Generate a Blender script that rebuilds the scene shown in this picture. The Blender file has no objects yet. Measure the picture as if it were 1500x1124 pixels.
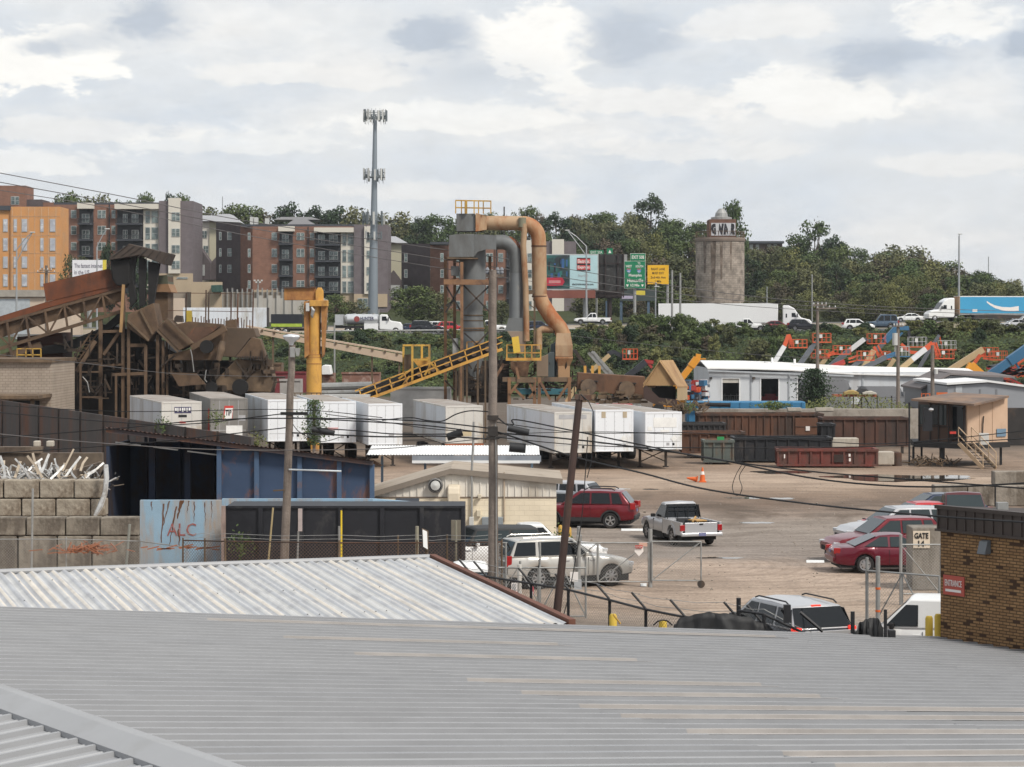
# Scrap yard, highway and apartment blocks: see part names for structure. P(px, py, D) turns a photo pixel plus a distance in metres into a world point.
import bpy,bmesh,math,random
from mathutils import Vector,Matrix,noise
R=math.radians
scene=bpy.context.scene
COL=scene.collection
V=Vector
F=3400.0;H=9.0;HY=478.0
rnd=random.Random(7)
def P(px,py,D):
 return V(((px-750)/F*D,D,H+(HY-py)/F*D))
def X(px,D):return(px-750)/F*D
def Z(py,D):return H+(HY-py)/F*D
def G(px,py,z=0.0):
 D=(H-z)*F/(py-HY)
 return V(((px-750)/F*D,D,z))
MATS={}
def mat(name,c,rough=0.7,metal=0.0,var=0.18,scale=1.5,c2=None,amt=0.0,c2scale=0.8,streak=0.0,bump=0.0,bscale=30.0,spec=0.4,coat=0.0,emit=0.0,alpha=1.0,randhue=0.0,vor=False):
 if name in MATS:return MATS[name]
 m=bpy.data.materials.new(name);m.use_nodes=True
 nt=m.node_tree;N=nt.nodes;L=nt.links
 b=N['Principled BSDF']
 b.inputs['Roughness'].default_value=rough
 b.inputs['Metallic'].default_value=metal
 b.inputs['Specular IOR Level'].default_value=spec
 b.inputs['Coat Weight'].default_value=coat
 b.inputs['Coat Roughness'].default_value=0.05
 tc=N.new('ShaderNodeTexCoord')
 n1=N.new('ShaderNodeTexNoise');n1.inputs['Scale'].default_value=scale;n1.inputs['Detail'].default_value=6
 n1.inputs['Roughness'].default_value=0.62
 L.new(tc.outputs['Object'],n1.inputs['Vector'])
 mr=N.new('ShaderNodeMapRange');mr.inputs['From Min'].default_value=0.25;mr.inputs['From Max'].default_value=0.75
 mr.inputs['To Min'].default_value=1-var;mr.inputs['To Max'].default_value=1+var
 L.new(n1.outputs['Fac'],mr.inputs['Value'])
 base=N.new('ShaderNodeRGB');base.outputs[0].default_value=(*c,1)
 cur=base.outputs[0]
 if c2 is not None:
  mp=N.new('ShaderNodeMapping')
  if streak>0:mp.inputs['Scale'].default_value=(1,1,1-streak)
  L.new(tc.outputs['Object'],mp.inputs['Vector'])
  n2=N.new('ShaderNodeTexNoise');n2.inputs['Scale'].default_value=c2scale;n2.inputs['Detail'].default_value=8
  n2.inputs['Roughness'].default_value=0.68;n2.inputs['Distortion'].default_value=0.3
  L.new(mp.outputs[0],n2.inputs['Vector'])
  rp=N.new('ShaderNodeValToRGB')
  t=0.72-0.44*amt
  rp.color_ramp.elements[0].position=max(0,t-0.07);rp.color_ramp.elements[1].position=min(1,t+0.09)
  L.new(n2.outputs['Fac'],rp.inputs['Fac'])
  mx=N.new('ShaderNodeMix');mx.data_type='RGBA'
  L.new(rp.outputs['Color'],mx.inputs['Factor']);L.new(cur,mx.inputs['A']);mx.inputs['B'].default_value=(*c2,1)
  cur=mx.outputs['Result']
 if randhue>0:
  oi=N.new('ShaderNodeObjectInfo');hs=N.new('ShaderNodeHueSaturation')
  ma=N.new('ShaderNodeMapRange');ma.inputs['To Min'].default_value=1-randhue;ma.inputs['To Max'].default_value=1+randhue
  L.new(oi.outputs['Random'],ma.inputs['Value']);L.new(ma.outputs[0],hs.inputs['Value'])
  mb2=N.new('ShaderNodeMapRange');mb2.inputs['To Min'].default_value=0.5+randhue*0.10;mb2.inputs['To Max'].default_value=0.5-randhue*0.10
  L.new(oi.outputs['Random'],mb2.inputs['Value']);L.new(mb2.outputs[0],hs.inputs['Hue'])
  L.new(cur,hs.inputs['Color']);cur=hs.outputs['Color']
 mu=N.new('ShaderNodeMix');mu.data_type='RGBA';mu.blend_type='MULTIPLY';mu.inputs['Factor'].default_value=1
 L.new(cur,mu.inputs['A']);L.new(mr.outputs[0],mu.inputs['B'])
 L.new(mu.outputs['Result'],b.inputs['Base Color'])
 if bump>0:
  n3=N.new('ShaderNodeTexNoise');n3.inputs['Scale'].default_value=bscale;n3.inputs['Detail'].default_value=5
  L.new(tc.outputs['Object'],n3.inputs['Vector'])
  bp=N.new('ShaderNodeBump');bp.inputs['Strength'].default_value=bump;bp.inputs['Distance'].default_value=0.05
  L.new(n3.outputs['Fac'],bp.inputs['Height']);L.new(bp.outputs[0],b.inputs['Normal'])
 if emit>0:
  b.inputs['Emission Color'].default_value=(*c,1);b.inputs['Emission Strength'].default_value=emit
 b.inputs['Alpha'].default_value=alpha
 m['nodes_out']=1
 MATS[name]=m
 return m
def brick_mat(name,c1,c2,mortar,scale,bw=0.5,bh=0.25,ms=0.02,rough=0.85,dark=None,darkamt=0.0,axis='XZ',rot=0.0,vari=0.12,patch=1.2):
 m=bpy.data.materials.new(name);m.use_nodes=True
 nt=m.node_tree;N=nt.nodes;L=nt.links;b=N['Principled BSDF'];b.inputs['Roughness'].default_value=rough
 b.inputs['Specular IOR Level'].default_value=0.2
 tc=N.new('ShaderNodeTexCoord');sp=N.new('ShaderNodeSeparateXYZ');cb=N.new('ShaderNodeCombineXYZ')
 mp=N.new('ShaderNodeMapping');mp.inputs['Rotation'].default_value=(0,0,rot)
 L.new(tc.outputs['Object'],mp.inputs['Vector']);L.new(mp.outputs[0],sp.inputs[0])
 if axis=='XZ':L.new(sp.outputs['X'],cb.inputs['X'])
 elif axis=='YZ':L.new(sp.outputs['Y'],cb.inputs['X'])
 else:
  ad=N.new('ShaderNodeMath');ad.operation='ADD';L.new(sp.outputs['X'],ad.inputs[0]);L.new(sp.outputs['Y'],ad.inputs[1]);L.new(ad.outputs[0],cb.inputs['X'])
 L.new(sp.outputs['Z'],cb.inputs['Y'])
 bt=N.new('ShaderNodeTexBrick');bt.inputs['Scale'].default_value=scale
 bt.inputs['Brick Width'].default_value=bw;bt.inputs['Row Height'].default_value=bh;bt.inputs['Mortar Size'].default_value=ms
 bt.inputs['Color1'].default_value=(*c1,1);bt.inputs['Color2'].default_value=(*c2,1);bt.inputs['Mortar'].default_value=(*mortar,1)
 bt.inputs['Bias'].default_value=-0.1
 L.new(cb.outputs[0],bt.inputs['Vector'])
 n1=N.new('ShaderNodeTexNoise');n1.inputs['Scale'].default_value=0.9;n1.inputs['Detail'].default_value=7
 L.new(tc.outputs['Object'],n1.inputs['Vector'])
 mr=N.new('ShaderNodeMapRange');mr.inputs['From Min'].default_value=.3;mr.inputs['From Max'].default_value=.7
 mr.inputs['To Min'].default_value=1-vari;mr.inputs['To Max'].default_value=1+vari;L.new(n1.outputs['Fac'],mr.inputs['Value'])
 cur=bt.outputs['Color']
 if dark:
  br=N.new('ShaderNodeVectorMath');br.operation='SNAP';br.inputs[1].default_value=(bw/scale,bh/scale,1)
  def mq(op,a,b_):
   q=N.new('ShaderNodeMath');q.operation=op
   for i_,v_ in enumerate((a,b_)):
    if isinstance(v_,(int,float)):q.inputs[i_].default_value=v_
    else:L.new(v_,q.inputs[i_])
   return q.outputs[0]
  even=mq('LESS_THAN',mq('MODULO',mq('ADD',mq('FLOOR',mq('DIVIDE',sp.outputs['Z'],bh/scale),0),100),2),.5)
  c3=N.new('ShaderNodeCombineXYZ');L.new(mq('ADD',mq('ADD',sp.outputs['X'],0.0),mq('MULTIPLY',even,bw/scale*.5)),c3.inputs['X']);L.new(mq('ADD',sp.outputs['Z'],bh/scale*.0),c3.inputs['Y'])
  L.new(c3.outputs[0],br.inputs[0])
  wn=N.new('ShaderNodeTexWhiteNoise');wn.noise_dimensions='2D';L.new(br.outputs[0],wn.inputs['Vector'])
  n2=N.new('ShaderNodeTexNoise');n2.inputs['Scale'].default_value=patch;n2.inputs['Detail'].default_value=3;L.new(br.outputs[0],n2.inputs['Vector'])
  mm=N.new('ShaderNodeMath');mm.operation='MULTIPLY_ADD';mm.inputs[1].default_value=2.0;L.new(n2.outputs['Fac'],mm.inputs[0]);mm.inputs[2].default_value=-1.2+darkamt
  lt=N.new('ShaderNodeMath');lt.operation='LESS_THAN';L.new(wn.outputs['Value'],lt.inputs[0]);L.new(mm.outputs[0],lt.inputs[1])
  mx=N.new('ShaderNodeMix');mx.data_type='RGBA';L.new(lt.outputs[0],mx.inputs['Factor']);L.new(cur,mx.inputs['A']);mx.inputs['B'].default_value=(*dark,1)
  cur=mx.outputs['Result']
 mu=N.new('ShaderNodeMix');mu.data_type='RGBA';mu.blend_type='MULTIPLY';mu.inputs['Factor'].default_value=1
 L.new(cur,mu.inputs['A']);L.new(mr.outputs[0],mu.inputs['B']);L.new(mu.outputs['Result'],b.inputs['Base Color'])
 bp=N.new('ShaderNodeBump');bp.inputs['Strength'].default_value=.4;bp.inputs['Distance'].default_value=.02;bp.invert=True
 L.new(bt.outputs['Fac'],bp.inputs['Height']);L.new(bp.outputs[0],b.inputs['Normal'])
 MATS[name]=m
 return m
OFF={}
class MB:
 def __init__(s):s.v=[];s.f=[];s.mi=[];s.m=0
 def add(s,vs,fs):
  o=len(s.v);s.v+=[V(p)for p in vs]
  for f in fs:s.f.append([i+o for i in f]);s.mi.append(s.m)
  return s
 def bx(s,x0,x1,y0,y1,z0,z1):
  return s.add([(x0,y0,z0),(x1,y0,z0),(x1,y1,z0),(x0,y1,z0),(x0,y0,z1),(x1,y0,z1),(x1,y1,z1),(x0,y1,z1)],[(3,2,1,0),(4,5,6,7),(0,1,5,4),(1,2,6,5),(2,3,7,6),(3,0,4,7)])
 def box(s,c,d,rz=0.0,M=None):
  M=M or Matrix.Rotation(rz,3,'Z');c=V(c);h=V(d)*0.5
  vs=[c+M@V((a*h.x,b*h.y,e*h.z))for e in(-1,1)for a,b in((-1,-1),(1,-1),(1,1),(-1,1))]
  return s.add(vs,[(3,2,1,0),(4,5,6,7),(0,1,5,4),(1,2,6,5),(2,3,7,6),(3,0,4,7)])
 def bar(s,p,q,w,h=None,up=None):
  p=V(p);q=V(q);d=(q-p);L=d.length
  if L<1e-6:return s
  d/=L;h=w if h is None else h
  u=V(up)if up else V((0,0,1))
  if abs(d.dot(u))>0.99:u=V((0,1,0))
  r=d.cross(u).normalized();u=r.cross(d)
  a=r*(w/2);b=u*(h/2)
  vs=[p-a-b,p+a-b,p+a+b,p-a+b,q-a-b,q+a-b,q+a+b,q-a+b]
  return s.add(vs,[(0,1,2,3),(7,6,5,4),(1,0,4,5),(2,1,5,6),(3,2,6,7),(0,3,7,4)])
 def path(s,pts,r,n=8,cap=True):
  pts=[V(p)for p in pts];k=len(pts)
  rs=r if isinstance(r,(list,tuple))else[r]*k
  rings=[];ref=None
  for i,p in enumerate(pts):
   t=(pts[min(i+1,k-1)]-pts[max(i-1,0)]).normalized()
   if ref is None:
    ref=V((0,0,1))if abs(t.z)<.9 else V((0,1,0))
   a=t.cross(ref).normalized();b=a.cross(t);ref=b
   rings.append([p+(a*math.cos(2*math.pi*j/n)+b*math.sin(2*math.pi*j/n))*rs[i]for j in range(n)])
  vs=[q for g in rings for q in g];fs=[]
  for i in range(k-1):
   for j in range(n):
    fs.append((i*n+j,i*n+(j+1)%n,(i+1)*n+(j+1)%n,(i+1)*n+j))
  if cap:
   fs.append(tuple(range(n-1,-1,-1)));fs.append(tuple((k-1)*n+j for j in range(n)))
  return s.add(vs,fs)
 def tube(s,p,q,r0,r1=None,n=10,cap=True):
  return s.path([p,q],[r0,r0 if r1 is None else r1],n,cap)
 def poly(s,pts):return s.add(pts,[tuple(range(len(pts)))])
 def prism(s,pts,vec):
  pts=[V(p)for p in pts];vec=V(vec);n=len(pts)
  vs=pts+[p+vec for p in pts]
  return s.add(vs,[tuple(range(n-1,-1,-1)),tuple(range(n,2*n))]+[(i,(i+1)%n,n+(i+1)%n,n+i)for i in range(n)])
 def lathe(s,prof,c=(0,0,0),n=20,axis='Z',cap=True):
  c=V(c);vs=[];fs=[]
  for r,z in prof:
   for j in range(n):
    a=2*math.pi*j/n;p=(r*math.cos(a),r*math.sin(a),z)
    if axis=='Y':p=(p[0],-p[2],p[1])
    if axis=='X':p=(p[2],p[0],p[1])
    vs.append(c+V(p))
  k=len(prof)
  for i in range(k-1):
   for j in range(n):fs.append((i*n+j,i*n+(j+1)%n,(i+1)*n+(j+1)%n,(i+1)*n+j))
  if cap:fs.append(tuple(range(n-1,-1,-1)));fs.append(tuple((k-1)*n+j for j in range(n)))
  return s.add(vs,fs)
 def loft(s,secs,cap=True,closed=True):
  n=len(secs[0]);vs=[p for g in secs for p in g];fs=[]
  for i in range(len(secs)-1):
   for j in range(n if closed else n-1):
    fs.append((i*n+j,i*n+(j+1)%n,(i+1)*n+(j+1)%n,(i+1)*n+j))
  if cap:fs.append(tuple(range(n-1,-1,-1)));fs.append(tuple((len(secs)-1)*n+j for j in range(n)))
  return s.add(vs,fs)
 def build(s,name,m,parent=None,smooth=None,bevel=0.0,label=None,recalc=True,world=False):
  me=bpy.data.meshes.new(name)
  off=V((0,0,0))
  if parent is not None:off=OFF.get(parent.name,off)
  me.from_pydata([tuple(p-off)for p in s.v],[],s.f)
  ms=m if isinstance(m,(list,tuple))else[m]
  for q in ms:me.materials.append(q)
  if len(ms)>1:me.polygons.foreach_set('material_index',s.mi)
  if recalc:
   bm=bmesh.new();bm.from_mesh(me);bmesh.ops.recalc_face_normals(bm,faces=bm.faces);bm.to_mesh(me);bm.free()
  if smooth is not None:
   me.polygons.foreach_set('use_smooth',[True]*len(me.polygons));me.set_sharp_from_angle(angle=R(smooth))
  me.update()
  o=bpy.data.objects.new(name,me);COL.objects.link(o)
  if parent is not None:
   o.parent=parent;OFF[o.name]=off
  if bevel>0:
   bv=o.modifiers.new('bevel','BEVEL');bv.width=bevel;bv.segments=2;bv.limit_method='ANGLE';bv.angle_limit=R(40)
  if label:o['label']=label
  return o
def tag(o,label=None,cat=None,group=None,kind=None):
 if label:o['label']=label
 if cat:o['category']=cat
 if group:o['group']=group
 if kind:o['kind']=kind
 return o
def root(name,loc,label,cat,group=None):
 """An Empty at the base of a thing. Parts are built in world coordinates and stored relative to it."""
 o=bpy.data.objects.new(name,None);COL.objects.link(o);o.empty_display_size=0.3
 o.location=loc;OFF[o.name]=V(loc)
 return tag(o,label,cat,group)
def single(name,mb,m,label,cat,group=None,loc=None,smooth=None,bevel=0.0):
 """A thing made of one mesh, origin at its own base."""
 if loc is None:
  xs=[p.x for p in mb.v];ys=[p.y for p in mb.v];zs=[p.z for p in mb.v]
  loc=V(((min(xs)+max(xs))/2,(min(ys)+max(ys))/2,min(zs)))
 loc=V(loc);mb.v=[p-loc for p in mb.v]
 o=mb.build(name,m,None,smooth,bevel);o.location=loc
 return tag(o,label,cat,group)
def kids(o):return[c for c in o.children]
def dup(o,loc=None,rz=None,label=None,group=None,scale=None,parent=None):
 c=o.copy();COL.objects.link(c)
 if parent is not None:c.parent=parent
 for ch in kids(o):dup(ch,parent=c)
 if loc is not None:c.location=loc
 if rz is not None:c.rotation_euler=(0,0,rz)
 if scale is not None:c.scale=scale if hasattr(scale,'__len__')else(scale,)*3
 if label:c['label']=label
 if group:c['group']=group
 return c
def lettering(s,m,parent,org,right,up,w=None,h=None,depth=0.01,name='lettering',shear=0.0,out=0.004,bold=0.0,align='c'):
 """Raised letters: centre org, baseline direction right, up direction up; w x h in metres."""
 cu=bpy.data.curves.new('t','FONT');cu.body=s;cu.extrude=0.02;cu.resolution_u=2;cu.offset=bold
 cu.shear=shear;cu.align_x='CENTER'
 ob=bpy.data.objects.new('t',cu);COL.objects.link(ob)
 dg=bpy.context.evaluated_depsgraph_get();dg.update()
 me=bpy.data.meshes.new_from_object(ob.evaluated_get(dg))
 bpy.data.objects.remove(ob);bpy.data.curves.remove(cu)
 xs=[v.co.x for v in me.vertices];ys=[v.co.y for v in me.vertices]
 if not xs:return None
 cx=(min(xs)+max(xs))/2;cy=(min(ys)+max(ys))/2;dx=max(xs)-min(xs);dy=max(ys)-min(ys)
 sx=w/dx if w else None;sy=h/dy if h else None
 if sx is None:sx=sy
 if sy is None:sy=sx
 rt=V(right).normalized();u=V(up).normalized();n=rt.cross(u)
 off=OFF.get(parent.name,V((0,0,0)))if parent else V((0,0,0))
 for v in me.vertices:
  p=V(org)+rt*((v.co.x-cx)*sx)+u*((v.co.y-cy)*sy)+n*(out+(depth if v.co.z>0 else 0.0))
  v.co=p-off
 me.materials.append(m)
 o=bpy.data.objects.new(name,me);COL.objects.link(o)
 if parent:o.parent=parent;OFF[o.name]=off
 return o
cam=bpy.data.cameras.new('camera');co=bpy.data.objects.new('camera',cam);COL.objects.link(co)
co.location=(0,0,H);co.rotation_euler=(R(90),0,0)
cam.sensor_width=36;cam.lens=F/1500*36;cam.shift_y=-(562-HY)/1500
cam.clip_start=0.5;cam.clip_end=9000
cam.dof.use_dof=True;cam.dof.focus_distance=120;cam.dof.aperture_fstop=6.3
scene.camera=co
scene.view_settings.view_transform='Standard';scene.view_settings.look='None'
scene.view_settings.exposure=0.25;scene.view_settings.gamma=1.0
SUN_DIR=V((0.62,-0.60,0.95)).normalized()
sl=bpy.data.lights.new('sun','SUN');sl.energy=3.0;sl.angle=R(12);sl.color=(1.0,0.95,0.87)
so=bpy.data.objects.new('sun',sl);COL.objects.link(so);so.rotation_euler=SUN_DIR.to_track_quat('Z','Y').to_euler();so.location=(40,-40,90)
w=bpy.data.worlds.new('World');scene.world=w;w.use_nodes=True
nt=w.node_tree;N=nt.nodes;L=nt.links;N.clear()
out=N.new('ShaderNodeOutputWorld');bgs=N.new('ShaderNodeBackground');bgc=N.new('ShaderNodeBackground');mixs=N.new('ShaderNodeMixShader')
sky=N.new('ShaderNodeTexSky');sky.sky_type='NISHITA';sky.sun_disc=False
sky.sun_elevation=math.asin(SUN_DIR.z);sky.sun_rotation=math.atan2(SUN_DIR.x,SUN_DIR.y)
sky.air_density=1.4;sky.dust_density=2.0
L.new(sky.outputs[0],bgs.inputs['Color']);bgs.inputs['Strength'].default_value=0.10
tc=N.new('ShaderNodeTexCoord')
def math_n(op,a,b=None,c=None,clamp=False):
 n=N.new('ShaderNodeMath');n.operation=op;n.use_clamp=clamp
 for i,q in enumerate((a,b,c)):
  if q is None:continue
  if isinstance(q,(int,float)):n.inputs[i].default_value=q
  else:L.new(q,n.inputs[i])
 return n.outputs[0]
def noise_n(vec,scale,detail=8,rough=.55,dist=0.0,w=0.0):
 n=N.new('ShaderNodeTexNoise');n.noise_dimensions='4D';n.inputs['W'].default_value=w
 n.inputs['Scale'].default_value=scale;n.inputs['Detail'].default_value=detail;n.inputs['Roughness'].default_value=rough;n.inputs['Distortion'].default_value=dist
 L.new(vec,n.inputs['Vector']);return n
mp=N.new('ShaderNodeMapping');mp.inputs['Scale'].default_value=(1,1,2.2);L.new(tc.outputs['Generated'],mp.inputs['Vector'])
sx=N.new('ShaderNodeSeparateXYZ');L.new(tc.outputs['Generated'],sx.inputs[0])
az=N.new('ShaderNodeMath');az.operation='ARCTAN2';L.new(sx.outputs['X'],az.inputs[0]);L.new(sx.outputs['Y'],az.inputs[1]);az=az.outputs[0]
el=math_n('ARCSINE',sx.outputs['Z'])
nA=noise_n(mp.outputs[0],26,9,.6,.2,1.3)
nB=noise_n(mp.outputs[0],60,8,.6,.4,4.1)
nC=noise_n(mp.outputs[0],9,5,.5,.3,2.2)
sA=math_n('SUBTRACT',nA.outputs['Fac'],.5);sB=math_n('SUBTRACT',nB.outputs['Fac'],.5)
azw=math_n('ADD',az,math_n('MULTIPLY',sB,.010));elw=math_n('ADD',el,math_n('MULTIPLY',sA,.012))
def blob(px,py,rx,ry,edge=.12,k=1.6,flat=False):
 a=(px-750)/F;e=(HY-py)/F
 dx=math_n('DIVIDE',math_n('SUBTRACT',azw,a),rx/F);dy=math_n('DIVIDE',math_n('SUBTRACT',elw,e),ry/F)
 if flat:
  dy=math_n('MULTIPLY',dy,math_n('ADD',1.0,math_n('MULTIPLY',math_n('LESS_THAN',dy,0.0),.9)))
 d=math_n('SQRT',math_n('ADD',math_n('MULTIPLY',dx,dx),math_n('MULTIPLY',dy,dy)))
 d=math_n('ADD',d,math_n('MULTIPLY',sA,-k));d=math_n('ADD',d,math_n('MULTIPLY',sB,-k*.8))
 mr=N.new('ShaderNodeMapRange');mr.interpolation_type='SMOOTHSTEP'
 mr.inputs['From Min'].default_value=1+edge;mr.inputs['From Max'].default_value=1-edge*3.0
 L.new(d,mr.inputs['Value']);return mr.outputs[0]
def mixc(fac,a,b):
 n=N.new('ShaderNodeMix');n.data_type='RGBA'
 L.new(fac,n.inputs['Factor'])if not isinstance(fac,float)else setattr(n.inputs['Factor'],'default_value',fac)
 for nm,q in(('A',a),('B',b)):
  if isinstance(q,tuple):n.inputs[nm].default_value=(*q,1)
  else:L.new(q,n.inputs[nm])
 return n.outputs['Result']
rp=N.new('ShaderNodeValToRGB');L.new(nC.outputs['Fac'],rp.inputs['Fac'])
e0,e1=rp.color_ramp.elements
e0.position=.36;e0.color=(.70,.755,.83,1);e1.position=.62;e1.color=(.81,.835,.865,1)
cur=rp.outputs['Color']
band=N.new('ShaderNodeValToRGB');L.new(nA.outputs['Fac'],band.inputs['Fac'])
band.color_ramp.elements[0].position=.42;band.color_ramp.elements[0].color=(0,0,0,1);band.color_ramp.elements[1].position=.66;band.color_ramp.elements[1].color=(.55,.55,.55,1)
cur=mixc(band.outputs['Color'],cur,(.91,.91,.905))
WHITE=(1.06,1.04,1.0);GREY=(.50,.56,.655);CREAM=(.95,.935,.915);BLUE=(.69,.75,.83)
for args,colr,st in[((330,45,230,60,.5),CREAM,.8),((560,95,200,22,.5),CREAM,.9),((60,110,150,62,.08,2.2,True),WHITE,1.0),((35,215,170,22,.6),BLUE,.7),((225,40,62,40,.22,2.4),GREY,.85),((130,66,60,18,.3,2.4),GREY,.5),((75,78,42,14,.3,2.4),GREY,.7),((480,170,110,26,.4),CREAM,.6),((785,62,95,75,.10,2.2),WHITE,1.0),((632,62,72,46,.2,2.4),GREY,.85),((700,110,120,30,.6),GREY,.6),((925,52,78,58,.22,2.2),GREY,.75),((1010,20,90,30,.6),BLUE,.8),((860,190,190,38,.35),CREAM,.8),((1190,148,150,52,.10,2.2,True),WHITE,.8),((1090,190,120,34,.3),CREAM,.7),((1290,92,105,36,.22,2.2),GREY,.85),((1385,38,110,34,.14,2.2),WHITE,.8),((1420,150,110,50,.3),CREAM,.7),((1490,78,40,26,.2,2.2),GREY,.95),((1300,210,240,30,.5),BLUE,.6),((1180,270,300,30,.7),BLUE,.7),((250,250,330,36,.7),BLUE,.5),((700,250,260,26,.7),BLUE,.5),((430,118,170,24,.12,2.2,True),CREAM,.8),((700,178,200,30,.12,2.4,True),WHITE,.55),((950,160,170,34,.12,2.3,True),CREAM,.8),((120,200,190,24,.12,2.4,True),CREAM,.6),((330,215,160,22,.12,2.4,True),WHITE,.4),((1010,225,180,24,.12,2.4,True),CREAM,.55),((640,285,220,20,.15,2.4,True),CREAM,.5),((40,250,120,26,.12,2.4,True),WHITE,.5),((1120,45,110,34,.12,2.4,True),CREAM,.7),((1400,250,160,22,.12,2.4,True),CREAM,.6),((1300,340,100,26,.3),CREAM,.5),((1440,355,90,24,.3),CREAM,.6)]:
 f=math_n('MULTIPLY',blob(*args),st)
 cur=mixc(f,cur,colr)
shade=N.new('ShaderNodeMapRange');shade.inputs['From Min'].default_value=.3;shade.inputs['From Max'].default_value=.7
shade.inputs['To Min'].default_value=.95;shade.inputs['To Max'].default_value=1.05;L.new(nB.outputs['Fac'],shade.inputs['Value'])
mm=N.new('ShaderNodeMix');mm.data_type='RGBA';mm.blend_type='MULTIPLY';mm.inputs['Factor'].default_value=1
L.new(cur,mm.inputs['A']);L.new(shade.outputs[0],mm.inputs['B'])
L.new(mm.outputs['Result'],bgc.inputs['Color']);bgc.inputs['Strength'].default_value=0.85
mixs.inputs[0].default_value=.93
L.new(bgs.outputs[0],mixs.inputs[1]);L.new(bgc.outputs[0],mixs.inputs[2]);L.new(mixs.outputs[0],out.inputs['Surface'])
rust=mat('rust',(.115,.052,.030),.85,0,.35,1.2,(.065,.045,.036),.55,1.0,.75,bump=.3)
rustbrown=mat('rust_brown_steel',(.10,.068,.043),.85,0,.30,.8,(.17,.115,.07),.45,.6,.3,bump=.3)
duststeel=mat('dusty_steel',(.165,.112,.072),.85,0,.30,.7,(.085,.062,.047),.45,.5,.2,bump=.3)
darksteel=mat('dark_steel',(.030,.026,.024),.75,0,.3,1.0,(.075,.05,.035),.35,.8,.4)
black=mat('black_rubber',(.012,.012,.013),.75,0,.2,3)
tyre=mat('tyre',(.018,.017,.017),.85,0,.25,6,(.06,.052,.045),.25,2)
blackmetal=mat('black_metal',(.015,.015,.017),.5,0,.2,3)
galv=mat('galvanised',(.30,.30,.29),.55,.3,.15,3,(.20,.185,.165),.3,2)
greypole=mat('grey_pole',(.33,.34,.35),.5,.3,.1,2)
glass=mat('dark_glass',(.008,.010,.012),.05,0,.1,1,spec=.38)
lightglass=mat('light_glass',(.022,.032,.034),.06,0,.1,1,spec=.5)
chrome=mat('chrome',(.42,.42,.43),.40,.8,.05,2)
rimm=mat('wheel_rim',(.42,.42,.43),.3,.7,.05,5)
white=mat('white_paint',(.74,.74,.73),.45,0,.05,1.0)
whitedirty=mat('white_dirty',(.66,.67,.67),.55,0,.08,.6,(.44,.42,.38),.30,.6,.6)
yellow=mat('yellow_paint',(.50,.30,.055),.6,0,.2,1.2,(.18,.10,.05),.36,1.5,.5)
tan=mat('tan_paint',(.45,.31,.19),.7,0,.15,1.5,(.22,.10,.05),.22,.9,.6)
wood=mat('weathered_wood',(.20,.165,.14),.9,0,.3,3,(.10,.078,.062),.4,2.5,.92,bump=.5,bscale=18)
concrete=mat('concrete',(.31,.275,.235),.92,0,.22,1.1,(.18,.15,.12),.40,.9,.5,bump=.4,bscale=14)
concretelight=mat('light_concrete',(.42,.38,.32),.92,0,.15,1.0,(.30,.26,.21),.3,.9,.5)
redlamp=mat('red_lamp',(.30,.010,.012),.25,0,.05,2,coat=.5)
headlamp=mat('headlamp_glass',(.55,.56,.57),.12,.2,.05,2,coat=.5)
dkred=mat('dark_red_steel',(.16,.042,.032),.8,0,.25,1.0,(.09,.045,.035),.5,.9,.6)
orange=mat('orange_paint',(.62,.12,.022),.55,0,.15,2)
cable=mat('black_cable',(.012,.012,.013),.6,0,.1,1)
paleware=mat('pale_plastic',(.50,.50,.48),.5,0,.1,1)
def chain_mat(name,c,p=.10,t=.14):
 m=bpy.data.materials.new(name);m.use_nodes=True;nt=m.node_tree;N=nt.nodes;L=nt.links
 b=N['Principled BSDF'];b.inputs['Base Color'].default_value=(*c,1);b.inputs['Roughness'].default_value=.5;b.inputs['Metallic'].default_value=.3
 tc=N.new('ShaderNodeTexCoord');sp=N.new('ShaderNodeSeparateXYZ');L.new(tc.outputs['UV'],sp.inputs[0])
 def mn(op,a,bb=None):
  n=N.new('ShaderNodeMath');n.operation=op
  for i,q in enumerate((a,bb)):
   if q is None:continue
   if isinstance(q,(int,float)):n.inputs[i].default_value=q
   else:L.new(q,n.inputs[i])
  return n.outputs[0]
 outs=[]
 for op in('ADD','SUBTRACT'):
  fr=mn('FRACT',mn('DIVIDE',mn(op,sp.outputs['X'],sp.outputs['Y']),p))
  outs.append(mn('LESS_THAN',fr,t))
 L.new(mn('MAXIMUM',*outs),b.inputs['Alpha'])
 return m
mesh_grey=chain_mat('chain_link_grey',(.34,.34,.33),.10,.075)
mesh_rust=chain_mat('chain_link_rust',(.16,.10,.07),.11,.12)
mesh_black=chain_mat('chain_link_black',(.06,.06,.06),.10,.11)
def mesh_panel(parent,m,a,b,z0a,z1a,z0b=None,z1b=None,name='mesh'):
 """chain-link fabric between two posts, with UVs in metres"""
 z0b=z0a if z0b is None else z0b;z1b=z1a if z1b is None else z1b
 L_=math.hypot(b[0]-a[0],b[1]-a[1])
 mb=MB().add([(a[0],a[1],z0a),(b[0],b[1],z0b),(b[0],b[1],z1b),(a[0],a[1],z1a)],[(0,1,2,3)])
 o=mb.build(name,m,parent,recalc=False)
 uv=o.data.uv_layers.new(name='UV')
 for i,q in enumerate(((0,z0a),(L_,z0b),(L_,z1b),(0,z1a))):uv.data[i].uv=q
 return o
def sstep(a,b,t):
 t=max(0.0,min(1.0,(t-a)/(b-a)));return t*t*(3-2*t)
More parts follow.
